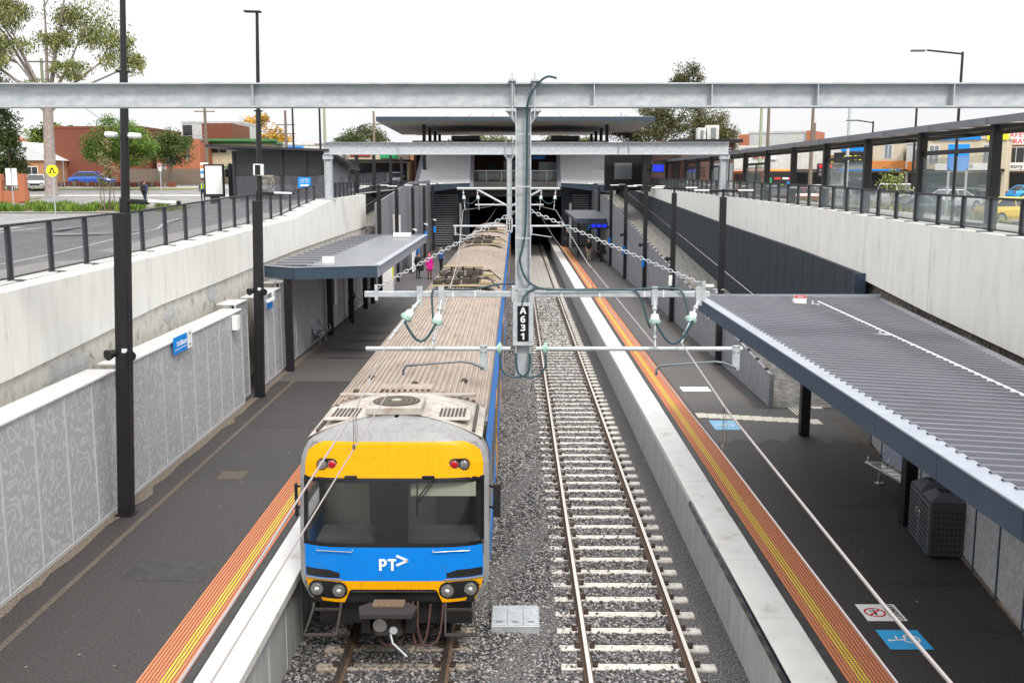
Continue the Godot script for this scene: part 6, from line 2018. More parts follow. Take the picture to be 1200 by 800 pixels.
# ---------------------------------------------------------------- vehicles
func car(label, at, turn, paint, van := false):
	var t = thing("parked_car", label, "car", at, turn, "cars in the streets")
	var st = [[-2.2, 0.5, 0.72], [-2.12, 0.86, 0.8], [-1.5, 0.95, 0.84], [0.0, 0.95, 0.86], [0.95, 0.93, 0.86], [1.7, 0.8, 0.83], [2.05, 0.68, 0.76], [2.16, 0.5, 0.66]]
	if van: st = [[-2.2, 0.7, 0.78], [-2.16, 1.05, 0.85], [-1.5, 1.1, 0.88], [0.0, 1.08, 0.9], [1.1, 1.06, 0.9], [1.8, 0.95, 0.88], [2.15, 0.8, 0.82], [2.24, 0.55, 0.74]]
	var ring = func(s):
		var y = s[1]
		var w = s[2]
		return [V(-w * 0.9, 0.22, s[0]), V(-w, 0.42, s[0]), V(-w, y * 0.78, s[0]), V(-w * 0.9, y, s[0]), V(w * 0.9, y, s[0]), V(w, y * 0.78, s[0]), V(w, 0.42, s[0]), V(w * 0.9, 0.22, s[0])]
	var g = G.new()
	for i in st.size() - 1:
		var a = ring.call(st[i])
		var b = ring.call(st[i + 1])
		for k in 8:
			g.oq(a[k], a[(k + 1) % 8], b[(k + 1) % 8], b[k], V(0, 0.55, (st[i][0] + st[i + 1][0]) * 0.5))
	for q in [[0, V(0, 0.5, 0)], [-1, V(0, 0.5, 0)]]:
		var a = ring.call(st[q[0]])
		g.oq(a[0], a[1], a[6], a[7], V(0, 0.5, 0)); g.oq(a[1], a[2], a[5], a[6], V(0, 0.5, 0)); g.oq(a[2], a[3], a[4], a[5], V(0, 0.5, 0))
	obj("body", g, paint, t)
	# cabin: glass house, pillars and roof
	var h = 1.85 if van else 1.44
	var yb = st[3][1] - 0.01
	var zr = [-1.75, -1.15, 0.3, 1.05] if not van else [-2.1, -1.9, 0.6, 1.35]
	var wb = st[3][2] * 0.9
	var wt = wb * 0.8
	g = G.new()
	g.hexa([V(-wb, yb, zr[0]), V(wb, yb, zr[0]), V(wb, yb, zr[3]), V(-wb, yb, zr[3]), V(-wt, h - 0.06, zr[1]), V(wt, h - 0.06, zr[1]), V(wt, h - 0.06, zr[2]), V(-wt, h - 0.06, zr[2])])
	obj("windows", g, "window", t)
	g = G.new()
	g.hexa([V(-wt - 0.03, h - 0.07, zr[1] - 0.06), V(wt + 0.03, h - 0.07, zr[1] - 0.06), V(wt + 0.03, h - 0.07, zr[2] + 0.06), V(-wt - 0.03, h - 0.07, zr[2] + 0.06), V(-wt * 0.9, h, zr[1] + 0.06), V(wt * 0.9, h, zr[1] + 0.06), V(wt * 0.9, h, zr[2] - 0.06), V(-wt * 0.9, h, zr[2] - 0.06)])
	obj("roof", g, paint, t)
	for s in [-1, 1]:
		for q in [[zr[0], zr[1]], [(zr[0] + zr[3]) * 0.5 - 0.1, (zr[1] + zr[2]) * 0.5 - 0.05], [zr[3], zr[2]]]:
			g = G.new()
			g.tube([V(s * (wb + 0.004), yb, q[0]), V(s * (wt + 0.004), h - 0.05, q[1])], 0.035, 5)
			obj("pillar", g, paint, t)
		for z in [-1.35, 1.35]:
			g = G.new()
			g.cyl(V(s * 0.68, 0.31, z), V(s * 0.885, 0.31, z), 0.31, 0.31, 18)
			var w = obj("wheel", g, "tyre", t)
			g = G.new()
			g.cyl(V(s * 0.886, 0.31, z), V(s * 0.9, 0.31, z), 0.2, 0.19, 14)
			obj("rim", g, "chrome", w)
		bx("headlight", V(s * 0.56, 0.62, 2.08), V(0.3, 0.13, 0.1), "lens_clear", t, 0.03)
		bx("tail_light", V(s * 0.6, 0.75, -2.13), V(0.26, 0.16, 0.08), "lens_red", t, 0.02)
		bx("mirror", V(s * 0.98, 1.0, 0.75), V(0.16, 0.12, 0.1), paint, t, 0.03)
	bx("grille", V(0, 0.52, 2.15), V(0.8, 0.16, 0.05), "black", t, 0.01)
	bx("number_plate", V(0, 0.38, 2.18), V(0.36, 0.11, 0.02), "sign_white", t)
	return t

func build_bus():
	var t = thing("bus", "orange bus seen from behind with dark advert on its rear", "bus", V(20.9, ground_right(21, -82), -82), 0.1)
	var g = G.new()
	g.bbox(V(0, 1.65, -5.5), V(2.5, 2.7, 11.0), 0.12)
	obj("body", g, "bus_orange", t)
	bx("rear_advert", V(0, 1.75, 0.02), V(2.0, 2.1, 0.05), "black", t, 0.02)
	for q in [[-0.2, 2.25, 0.5, 0.16, "sign_red"], [0.45, 2.25, 0.5, 0.14, "sign_white"], [0.85, 2.2, 0.3, 0.24, "sign_red"], [0.75, 1.85, 0.36, 0.3, "sign_blue"], [0.1, 1.8, 0.5, 0.12, "sign_yellow"], [-0.8, 2.1, 0.24, 0.4, "sign_green"], [0.1, 1.2, 1.4, 0.5, "panel_grey"], [0.0, 0.95, 1.8, 0.08, "sign_red"]]:
		bx("advert_print", V(q[0], q[1], 0.05), V(q[2], q[3], 0.012), q[4], t)
	for k in 7: bx("side_window", V(-1.255, 2.2, -1.4 - k * 1.35), V(0.02, 0.95, 1.2), "window", t)
	for s in [-1, 1]:
		for z in [-2.6, -8.6]:
			g = G.new(); g.cyl(V(s * 1.0, 0.48, z), V(s * 1.26, 0.48, z), 0.48, 0.48, 18)
			obj("wheel", g, "tyre", t)
		bx("tail_light", V(s * 1.12, 0.9, 0.03), V(0.16, 0.5, 0.05), "lens_red", t, 0.01)
	bx("bumper", V(0, 0.45, 0.02), V(2.4, 0.25, 0.12), "black", t, 0.03)

# ---------------------------------------------------------------- buildings across the streets
func house(called, label, at, turn, w, d, h, wall, roof, roof_h := 0.0, over := 0.3):
	var t = thing(called, label, "building", at, turn)
	bx("wall", V(0, h * 0.5, -d * 0.5), V(w, h, d), wall, t)
	if roof_h > 0:
		var g = G.new()
		g.extrude([Vector2(-w * 0.5 - over, 0), Vector2(w * 0.5 + over, 0), Vector2(0, roof_h)], Transform3D(Basis.IDENTITY, V(0, h + 0.003, -d - over)), d + over * 2)
		obj("roof", g, roof, t)
	else:
		bx("roof", V(0, h + 0.12, -d * 0.5), V(w + over * 2, 0.24, d + over * 2), roof, t)
	return t
func win(t, x, y, w, h, m := "window", frame := "white", z := 0.0):
	var f = bx("window", V(x, y, z + 0.02), V(w + 0.14, h + 0.14, 0.05), frame, t)
	bx("pane", V(x, y, z + 0.05), V(w, h, 0.03), m, f)
	bx("glazing_bar", V(x, y, z + 0.07), V(0.05, h, 0.02), frame, f)

func power_pole(label, at, h, arms, m = "pole_green"):
	var t = thing("power_pole", label, "power pole", at, 0, "power poles along the streets")
	var g = G.new(); g.cyl(V(0, -0.2, 0), V(0, h, 0), 0.2, 0.13, 10); obj("pole", g, m, t)
	for q in arms:
		bx("cross_arm", V(0, q, 0.1), V(2.2, 0.12, 0.1), "timber" if m != "steel" else "steel", t)
		for x in [-0.95, -0.45, 0.45, 0.95]:
			var i = G.new(); i.cyl(V(x, q + 0.06, 0.1), V(x, q + 0.24, 0.1), 0.05, 0.035, 8); obj("insulator", i, "porcelain_white", t)
	return t
func street_light(label, at, h, dx):
	var t = thing("street_light", label, "street light", at, 0, "street lights on slim poles")
	var g = G.new(); g.cyl(V(0, 0, 0), V(0, h, 0), 0.09, 0.06, 10); obj("pole", g, "charcoal", t)
	g = G.new(); g.tube([V(0, h - 0.1, 0), V(dx * 0.8, h + 0.08, 0)], 0.05, 6); obj("arm", g, "charcoal", t)
	bx("lamp_head", V(dx, h + 0.06, 0), V(0.7, 0.1, 0.25), "steel_dark", t, 0.03)
	return t

func build_left_street():
	var L = func(x, z): return V(x, ground_left(x, z), z)
	# surfaces
	struct("footpath", patch(true, -10.2, -11.1, -8, -44, 0.006), "footpath")
	struct("footpath", patch(true, -50, -22, -84, -86.5, 0.02), "footpath")
	struct("footpath", patch(true, -37, -100, -66, -68, 0.02), "footpath")
	struct("footpath", patch(true, -60, -24, -99, -101.5, 0.02), "footpath")
	var gr = patch(true, -50, -37.5, -72, -82, 0.03)
	struct("grass_verge", gr, "grass_ground")
	struct("grass_verge", patch(true, -56, -30, -95.5, -98.5, 0.03), "grass_ground")
	struct("garden_bed", patch(true, -33, -22.5, -60.5, -69, 0.03), "dirt")
	struct("concrete_kerb", patch(true, -33.4, -22.2, -59.9, -60.5, 0.08), "footpath")
	struct("concrete_kerb", patch(true, -13.4, -16.8, -36.6, -37.6, 0.08, 1.0), "footpath")
	# painted lines
	var g = G.new()
	for k in 14:
		var z0 = -14.0 - k * 2.0
		var x0 = tab([[0, -11.6], [-24, -11.75], [-31, -12.3], [-41, -13.6]], z0)
		var x1 = tab([[0, -11.6], [-24, -11.75], [-31, -12.3], [-41, -13.6]], z0 - 2)
		g.oq(V(x0, ground_left(x0, z0) + 0.012, z0), V(x0 - 0.12, ground_left(x0, z0) + 0.012, z0), V(x1 - 0.12, ground_left(x1, z0 - 2) + 0.012, z0 - 2), V(x1, ground_left(x1, z0 - 2) + 0.012, z0 - 2), V(0, -50, 0))
	struct("road_line", g, "white")
	for k in 7:
		struct("zebra_stripe", patch(true, -17.2 - k * 1.15, -17.75 - k * 1.15, -39.0, -43.5, 0.012, 1.5), "white")
	for q in [[-15.2, -52, -60], [-19.5, -46, -56], [-24.0, -47, -55]]:
		struct("road_line", patch(true, q[0], q[0] - 0.12, q[1], q[2], 0.012), "white")
	# planting
	var cells = []
	rng.seed = 12
	for k in 60:
		var x = rnd(-32.6, -22.8)
		var z = rnd(-61, -68.5)
		cells.append([x, z, 0.35, 60, ground_left(x, z) + 0.02])
	bushes("garden_grass", "bright green low strappy plants in the kerbed garden bed", cells, 0.55, [Color(0.1, 0.2, 0.02), Color(0.2, 0.28, 0.03), Color(0.06, 0.13, 0.015)], 3)
	cells = []
	for k in 50:
		var x = rnd(-22, -12.5)
		var z = -64.0 + rnd(-1.2, 1.2)
		cells.append([x, z, 0.4, 40, ground_left(x, z)])
	bushes("verge_grass", "strip of light green grass behind the left road", cells, 0.3, [Color(0.18, 0.25, 0.03), Color(0.28, 0.33, 0.06)], 4)
	# trees
	tree("gum_tree", "tall pale-trunked gum tree with drooping foliage at the left edge", L.call(-38.2, -85), 0.46, 7.2, [[V(-5.5, 11.5, 0), V(3.0, 2.0, 2.6)], [V(-2.5, 14.5, 1), V(2.0, 1.6, 2.0)], [V(0.5, 17.5, 0), V(2.6, 1.8, 2.4)], [V(3.4, 13.6, -0.5), V(2.6, 2.0, 2.2)], [V(6.2, 11.6, 0.4), V(1.6, 1.5, 1.4)], [V(7.6, 10.6, 0), V(0.7, 1.0, 0.7)], [V(-4.8, 9.0, 0.6), V(2.6, 1.6, 2.0)], [V(-2.6, 11.6, 0.4), V(2.4, 1.5, 2.0)], [V(-1.2, 8.4, 0.6), V(2.0, 1.0, 1.6)], [V(1.2, 12.2, 0.2), V(1.6, 1.0, 1.6)], [V(2.2, 10.0, 0.8), V(1.8, 0.9, 1.4)], [V(-8.0, 13.0, -1), V(2.6, 2.2, 2.4)], [V(-7.0, 10.0, 0), V(2.6, 1.6, 2.0)], [V(-4.4, 15.6, 0), V(2.4, 1.8, 2.0)], [V(-6, 17, 0), V(2.6, 1.8, 2.4)], [V(3.0, 19.5, 0), V(2.4, 1.6, 2.0)]], 0.22, 54000, [Color(0.15, 0.19, 0.05), Color(0.24, 0.26, 0.08), Color(0.31, 0.3, 0.11), Color(0.1, 0.13, 0.035)], "leaf_gum", "bark_pale", 21, 1.2)
	tree("street_tree", "round bright green tree in front of the red brick house", L.call(-36.8, -97), 0.22, 2.4, [[V(-0.7, 5.0, 0), V(2.3, 1.6, 2.0)], [V(1.4, 4.4, 0.2), V(1.9, 1.4, 1.7)], [V(-1.9, 3.7, 0.1), V(1.6, 1.2, 1.5)], [V(0.7, 3.2, 0.4), V(2.0, 1.1, 1.7)]], 0.2, 18000, [Color(0.1, 0.19, 0.02), Color(0.15, 0.25, 0.03), Color(0.06, 0.12, 0.015)], "leaf_vivid", "bark", 22)
	tree("street_tree", "dark green spreading tree leaning behind the round bright tree", L.call(-34.4, -103), 0.2, 2.0, [[V(-1.2, 4.4, 0), V(2.0, 1.4, 1.7)], [V(0.9, 3.9, 0), V(1.8, 1.2, 1.6)], [V(0, 3.0, 0.2), V(2.1, 1.0, 1.6)]], 0.2, 12000, [Color(0.05, 0.09, 0.015), Color(0.09, 0.13, 0.02), Color(0.03, 0.06, 0.012)], "leaf_vivid", "bark", 23)
	tree("young_tree", "thin staked sapling in the kerbed garden bed", L.call(-24.6, -62.5), 0.045, 1.6, [[V(-0.15, 3.2, 0), V(0.4, 0.6, 0.4)], [V(0.2, 2.3, 0), V(0.5, 0.5, 0.4)], [V(-0.35, 1.8, 0), V(0.35, 0.35, 0.3)], [V(0.1, 4.0, 0), V(0.25, 0.45, 0.25)]], 0.17, 700, [Color(0.18, 0.16, 0.06), Color(0.12, 0.15, 0.05), Color(0.25, 0.17, 0.1)], "leaf_gum", "bark", 24)
	for k in 3:
		var s = G.new(); s.cyl(V(0, -0.1, 0), V(0, 1.5, 0), 0.03, 0.03, 6)
		var so = tag(obj("tree_stake", s, "timber"), ["leftmost thin timber stake beside the sapling", "middle thin timber stake behind the sapling", "rightmost thin timber stake beside the sapling"][k], "stake", "stakes around the sapling")
		so.position = L.call(-25.0 + k * 0.4, -62.2 + (k % 2) * 0.5)
	tree("cypress", "dark conical evergreen at the far left behind the brick fence", L.call(-43.0, -88), 0.25, 2.0, [[V(0, 3.0, 0), V(1.4, 2.0, 1.4)], [V(0, 5.2, 0), V(1.1, 1.8, 1.1)], [V(0, 7.2, 0), V(0.7, 1.4, 0.7)], [V(-1.5, 2.6, 0), V(1.2, 1.8, 1.2)]], 0.24, 9000, [Color(0.03, 0.06, 0.015), Color(0.05, 0.09, 0.02), Color(0.1, 0.14, 0.03)], "leaf_vivid", "bark", 25)
	tree("yard_tree", "layered yellow-green tree behind the white-roofed house", L.call(-57.5, -128), 0.3, 2.5, [[V(0, 4.5, 0), V(3.0, 1.4, 2.0)], [V(1.2, 6.0, 0), V(2.2, 1.2, 1.8)], [V(-1.5, 5.8, 0), V(1.8, 1.0, 1.5)]], 0.4, 4000, [Color(0.07, 0.12, 0.02), Color(0.16, 0.2, 0.03)], "leaf_vivid", "bark", 26)
	tree("autumn_tree", "golden yellow autumn tree behind the cream building", L.call(-35.8, -150), 0.3, 3.5, [[V(-2.2, 7.5, 0), V(2.0, 1.8, 1.8)], [V(0.4, 6.6, 0), V(1.8, 1.6, 1.6)], [V(2.4, 5.6, 0), V(1.8, 1.4, 1.5)], [V(-0.6, 8.6, 0), V(1.2, 1.0, 1.2)]], 0.4, 4500, [Color(0.55, 0.3, 0.03), Color(0.6, 0.4, 0.06), Color(0.4, 0.22, 0.03)], "leaf_vivid", "bark", 27)
	tree("yard_tree", "small dark tree far behind the bicycle cage roof", L.call(-28.0, -175), 0.3, 3.0, [[V(0, 6.0, 0), V(2.4, 2.2, 2.0)], [V(1.5, 5.0, 0), V(2.0, 1.6, 1.8)]], 0.45, 2600, [Color(0.04, 0.07, 0.02), Color(0.08, 0.11, 0.03)], "leaf_gum", "bark", 28)
	tree("gum_tree", "rounded distant gum left of the station roof", L.call(-26.0, -182), 0.4, 4.0, [[V(0, 7.5, 0), V(3.0, 2.2, 2.4)], [V(2.0, 6.5, 0), V(2.2, 1.8, 2.0)], [V(-2.0, 6.3, 0), V(2.2, 1.6, 2.0)]], 0.4, 5500, [Color(0.08, 0.1, 0.03), Color(0.13, 0.14, 0.05)], "leaf_gum", "bark", 29)
	for q in [[-6.5, -205, "feathery distant tree between the roof columns, left of gantry post", 31], [13.0, -205, "feathery distant tree between the roof columns, right of gantry post", 32]]:
		tree("distant_tree", q[2], V(q[0] if q[0] < 0 else 10.0, 7.1, q[1]), 0.35, 5.0, [[V(0, 8.0, 0), V(4.5, 1.5, 2.0)], [V(3.5, 7.6, 0), V(3.2, 1.2, 2.0)], [V(-3.5, 7.6, 0), V(3.2, 1.2, 2.0)]], 0.5, 2600, [Color(0.1, 0.13, 0.04), Color(0.17, 0.17, 0.05)], "leaf_gum", "bark", q[3])
	# power poles
	power_pole("greenish timber power pole standing against the big gum trunk", L.call(-41.9, -93.0), 11.6, [11.3])
	power_pole("dark timber power pole in front of the cream building", L.call(-33.0, -111), 8.6, [7.7], "timber")
	power_pole("slim timber power pole behind the bicycle cage roof", L.call(-26.0, -118), 8.2, [6.6, 5.6], "timber")
	power_pole("distant timber pole at the outer end of the bicycle cage roof", L.call(-20.5, -112), 9.0, [4.3], "pole_green")
	power_pole("distant pole behind the sloping cage roof left of the station", V(-19.0, ground_left(-19, -140), -140), 9.5, [7.8], "timber")
	# service wire
	var ww = G.new(); ww.tube([V(-41.9, 16.6, -92.9), V(-38, 12.6, -98), V(-36, 11.9, -104), V(-33.0, 12.3, -110.9)], 0.03, 5)
	tag(obj("service_wire", ww, "wire"), "pale service wire strung from the gum side pole to the timber pole", "wire")
	# houses
	var h = house("brick_house", "large blank red brick house wall behind the blue car", L.call(-46.2, -115), 0, 9.6, 14, 6.1, "brick_red", "brick_red", 0.0, 0.05)
	bx("fence_pier", V(4.7, 0.5, 1.0), V(1.2, 1.4, 0.4), "brick_red", h)
	h = house("villa", "small house with white sheet roof behind the white car", L.call(-53.5, -112), 0, 7.5, 10, 2.6, "brick_tan", "tin_white", 2.0)
	win(h, 1.2, 1.3, 1.2, 1.2)
	var rg = G.new(); rg.extrude([Vector2(-4.2, 0), Vector2(0, 0), Vector2(-1.9, 1.4)], Transform3D(Basis.IDENTITY, V(-0.6, 3.9, -6)), 5.0); obj("tiled_roof", rg, "tile_red", h)
	h = house("brick_flats", "two-storey red brick flats with tall windows beyond the timber fence", L.call(-38.2, -118), 0, 5.2, 10, 4.8, "brick_orange", "window_pale", 0.0, 0.1)
	win(h, -1.0, 3.4, 0.9, 2.4, "window_pale"); win(h, 1.3, 3.6, 0.8, 2.0, "window_pale"); win(h, -2.1, 1.5, 0.8, 1.4, "window_pale")
	bx("side_wing", V(1.9, 2.5, 0.3), V(1.3, 5.0, 0.6), "brick_orange", h)
	h = house("cream_building", "cream rendered building with green roof edges and upper storey", L.call(-32.6, -122), 0, 8.4, 12, 4.6, "render_cream", "trim_green", 0.0, 0.5)
	bx("upper_wall", V(-2.6, 5.9, -5), V(3.6, 2.2, 8), "brick_red", h); bx("eave", V(0.3, 5.0, 0.8), V(9.0, 0.25, 1.6), "trim_green", h); bx("porch_roof", V(0.5, 1.9, 1.2), V(4.0, 0.2, 2.0), "trim_green", h)
	win(h, -2.2, 3.9, 1.8, 0.7); win(h, -1.6, 1.2, 2.2, 0.9)
	bx("yellow_door", V(0.4, 1.0, 0.06), V(3.0, 1.4, 0.1), "sign_yellow", h)
	h = house("concrete_building", "pale grey concrete upper building behind the brick flats", L.call(-37.9, -130), 0, 7.4, 10, 7.4, "render_grey", "render_grey", 0.0, 0.05)
	win(h, -3.0, 6.3, 1.0, 1.6, "window", "charcoal"); bx("roof_room", V(2.4, 7.9, -2), V(1.6, 0.9, 2), "tin_white", h)
	# timber fence: each paling a piece
	var tf = thing("timber_fence", "weathered timber paling fence in front of the brick flats", "fence", L.call(-40.6, -108.5))
	rng.seed = 91
	for k in 62:
		bx("paling", V(k * 0.13, 0.85 + rnd(-0.05, 0.05), 0), V(0.115, 1.7, 0.03), "timber", tf)
	bx("fence_rail", V(4.0, 1.2, -0.05), V(8.2, 0.08, 0.05), "timber", tf)
	# brick fence with iron grille
	var bf = thing("brick_fence", "orange brick front fence with arched iron grille at left edge", "fence", L.call(-37.6, -75))
	bx("plinth", V(0, 0.45, 0), V(4.4, 0.95, 0.35), "brick_orange", bf)
	for x in [-1.6, 0.15, 1.85]: bx("pier", V(x, 1.15, 0), V(0.5, 2.0, 0.5), "brick_orange", bf); 
	for x in [-0.72, 1.0]:
		var ig = G.new()
		for k in 9: ig.cyl(V(x - 0.6 + k * 0.15, 0.92, 0), V(x - 0.6 + k * 0.15, 1.55 + 0.35 * sin(PI * k / 8.0), 0), 0.018, 0.018, 5)
		var ar = []
		for k in 9: ar.append(V(x - 0.6 + k * 0.15, 1.55 + 0.35 * sin(PI * k / 8.0), 0))
		ig.tube(ar, 0.025, 5)
		obj("iron_grille", ig, "black", bf)
	var lw = thing("garden_wall", "low ragged brick garden edging below the blue car", "wall", L.call(-41.5, -100.8))
	for k in 30: bx("brick", V(-4.0 + k * 0.42, 0.25 + rnd(-0.08, 0.08), rnd(-0.1, 0.1)), V(0.36, 0.5, 0.3), "brick_red" if k % 3 else "timber", lw, 0.03)
	# cars
	car("bright blue hatchback parked in front of the red brick house", L.call(-42.3, -103.5), PI / 2, "car_blue")
	car("white hatchback facing the road beside the big gum trunk", L.call(-44.0, -95), 0.35, "car_white")
	# signs
	var sign_post = func(called, label, at, hh):
		var t = thing(called, label, "sign", at)
		var p = G.new(); p.cyl(V(0, -0.05, 0), V(0, hh, 0), 0.035, 0.035, 8); obj("post", p, "steel", t)
		return t
	var t = sign_post.call("crossing_sign", "round yellow pedestrian crossing sign on a steel post", L.call(-25.7, -57.5), 2.5)
	var dg = G.new(); dg.cyl(V(0, 2.45, 0.04), V(0, 2.45, 0.06), 0.33, 0.33, 24); obj("disc", dg, "sign_yellow", t)
	dg = G.new()
	for s in [-1, 1]: dg.box(V(s * 0.07, 2.47, 0.068), V(0.06, 0.3, 0.01), Basis(V(0, 0, 1), s * 0.28)); dg.box(V(s * 0.16, 2.35, 0.068), V(0.1, 0.05, 0.01))
	dg.box(V(0, 2.58, 0.068), V(0.1, 0.06, 0.01))
	obj("walking_legs", dg, "black", t)
	t = sign_post.call("parking_sign", "two blank white sign backs on a post left of the crossing sign", L.call(-30.2, -62.0), 2.3)
	bx("plate", V(-0.17, 2.1, 0.05), V(0.3, 1.0, 0.02), "sign_white", t); bx("plate", V(0.2, 2.1, 0.05), V(0.3, 1.0, 0.02), "sign_white", t)
	t = sign_post.call("parking_sign", "narrow white sign on a post in front of the brick fence", L.call(-36.5, -72.5), 2.3)
	bx("plate", V(0, 2.1, 0.05), V(0.26, 0.5, 0.02), "sign_white", t)
	t = sign_post.call("parking_sign", "red and white sign on a post behind the walking person", L.call(-27.6, -80.5), 2.6)
	bx("plate", V(0, 2.4, 0.05), V(0.22, 0.45, 0.02), "sign_white", t); bx("red_strip", V(0, 2.55, 0.065), V(0.2, 0.12, 0.01), "sign_red", t)
	t = sign_post.call("street_totem", "small totem sign with orange and blue bands near the timber fence", L.call(-27.6, -92), 2.2)
	bx("board", V(0, 1.9, 0.05), V(0.7, 1.3, 0.06), "sign_white", t); bx("orange_band", V(0, 2.2, 0.085), V(0.66, 0.3, 0.01), "sign_orange", t); bx("blue_band", V(0, 1.7, 0.085), V(0.66, 0.25, 0.01), "sign_blue", t)
	var lp = thing("driveway_post", "slim grey post beside the red brick wall", "post", L.call(-43.2, -99))
	var pg = G.new(); pg.cyl(V(0, 0, 0), V(0, 2.6, 0), 0.05, 0.05, 8); obj("shaft", pg, "steel", lp); bx("foot", V(0, 0.05, 0), V(0.2, 0.1, 0.2), "face_concrete", lp)

func build_bike_cage():
	var t = thing("bicycle_cage", "dark grey steel bicycle cage with skillion roof behind the left fence", "shelter", V(-12.0, ground_left(-12, -53), -53))
	var o = t.position
	var y0 = 6.75
	bx("upper_wall", V(-11.7, 8.5, -52.0) - o, V(4.9, 1.2, 0.12), "fence_grey", t)
	for k in 5: bx("post", V(-14.1 + k * 1.2, 7.9, -51.9) - o, V(0.12, 2.4, 0.12), "fence_grey", t)
	for k in 4:
		bx("cage_panel", V(-13.5 + k * 1.2, 7.3, -51.95) - o, V(1.06, 1.15, 0.03), "mesh_infill", t)
	bx("side_wall", V(-9.9, 7.75, -56.5) - o, V(0.1, 2.0, 9), "panel_grey", t)
	bx("side_window", V(-9.84, 7.5, -59.0) - o, V(0.03, 0.7, 1.8), "window_pale", t)
	bx("rear_wall", V(-12, 7.9, -61) - o, V(4.4, 2.4, 0.1), "mesh_infill", t)
	for k in 14:
		var g = G.new()
		var z0 = -51.2 - k * 0.72
		g.hexa([V(-15.3, 9.28, z0) - o, V(-9.2, 9.05 - k * 0.06, z0) - o, V(-9.2, 9.0 - k * 0.06, z0 - 0.7) - o, V(-15.3, 9.24, z0 - 0.7) - o, V(-15.3, 9.4, z0) - o, V(-9.2, 9.17 - k * 0.06, z0) - o, V(-9.2, 9.12 - k * 0.06, z0 - 0.7) - o, V(-15.3, 9.36, z0 - 0.7) - o])
		obj("roof_sheet", g, "fence_grey", t)
	# bikes inside
	for k in 3:
		var b = thing("bicycle", ["black bicycle hung nearest the cage door", "black bicycle hung in the middle of the cage", "black bicycle hung at the station end of the cage"][k], "bicycle", V(-13.4 + k * 1.2, 7.45, -52.8), 0.3, "bicycles in the cage")
		for s in [-1, 1]:
			var p = []
			for i in 15: p.append(V(s * 0.5, 0.0, 0) + V(cos(TAU * i / 14.0), sin(TAU * i / 14.0), 0) * 0.33)
			var g = G.new(); g.tube(p, 0.02, 5)
			for i in 4: g.cyl(V(s * 0.5, 0, 0), V(s * 0.5, 0, 0) + V(cos(TAU * i / 4.0 + 0.4), sin(TAU * i / 4.0 + 0.4), 0) * 0.33, 0.005, 0.005, 4)
			obj("wheel", g, "black", b)
		var f = G.new()
		f.tube([V(-0.5, 0, 0), V(-0.15, 0.42, 0), V(0.32, 0.45, 0), V(0.5, 0, 0)], 0.018, 5); f.tube([V(-0.5, 0, 0), V(0.0, -0.02, 0), V(-0.15, 0.42, 0)], 0.018, 5); f.tube([V(0.0, -0.02, 0), V(0.32, 0.45, 0)], 0.018, 5)
		obj("frame", f, "charcoal", b)
		bx("saddle", V(-0.18, 0.55, 0), V(0.24, 0.06, 0.12), "black", b, 0.02)
		f = G.new(); f.tube([V(0.32, 0.45, 0), V(0.3, 0.6, 0), V(0.32, 0.62, 0.25)], 0.015, 5); f.tube([V(0.3, 0.6, 0), V(0.32, 0.62, -0.25)], 0.015, 5); obj("handlebar", f, "black", b)
	var s = thing("bicycle_sign", "blue bicycle parking sign on the cage front", "sign", V(-10.4, 7.55, -51.0))
	bx("board", V(0, 0, 0), V(0.62, 0.5, 0.03), "sign_blue", s)
	var bg = G.new()
	for q in [-1, 1]:
		for i in 12:
			var a0 = TAU * i / 12
			var a1 = TAU * (i + 1) / 12
			bg.tube([V(q * 0.13 + 0.085 * cos(a0), 0.06 + 0.085 * sin(a0), 0.022), V(q * 0.13 + 0.085 * cos(a1), 0.06 + 0.085 * sin(a1), 0.022)], 0.01, 4)
	bg.tube([V(-0.13, 0.06, 0.022), V(-0.03, 0.17, 0.022), V(0.08, 0.17, 0.022), V(0.13, 0.06, 0.022)], 0.01, 4)
	obj("bicycle_symbol", bg, "sign_white", s); bx("text_bar", V(0, -0.14, 0.018), V(0.4, 0.07, 0.006), "sign_white", s)
	for x in [-0.2, 0.2]: bx("bracket", V(x, -0.3, -0.04), V(0.05, 0.9, 0.05), "fence_grey", s)
	var p = thing("poster_box", "black framed white poster case at the end of the bicycle cage", "poster case", V(-16.3, ground_left(-16.3, -56), -56))
	bx("case", V(0, 1.35, 0), V(1.1, 1.75, 0.14), "black", p, 0.02); bx("poster", V(0, 1.38, 0.075), V(0.9, 1.5, 0.01), "sign_white", p)
	bx("foot", V(0, 0.24, 0), V(0.5, 0.5, 0.1), "black", p)
	bx("side_screen", V(1.35, 1.3, -0.6), V(1.5, 1.9, 0.06), "fence_grey", p)
	for k in 3: bx("screen_post", V(0.75 + k * 0.6, 1.3, -0.55), V(0.07, 2.0, 0.07), "charcoal", p)
	# boom barriers look: white bar lights sit on the lamp posts, so nothing more here

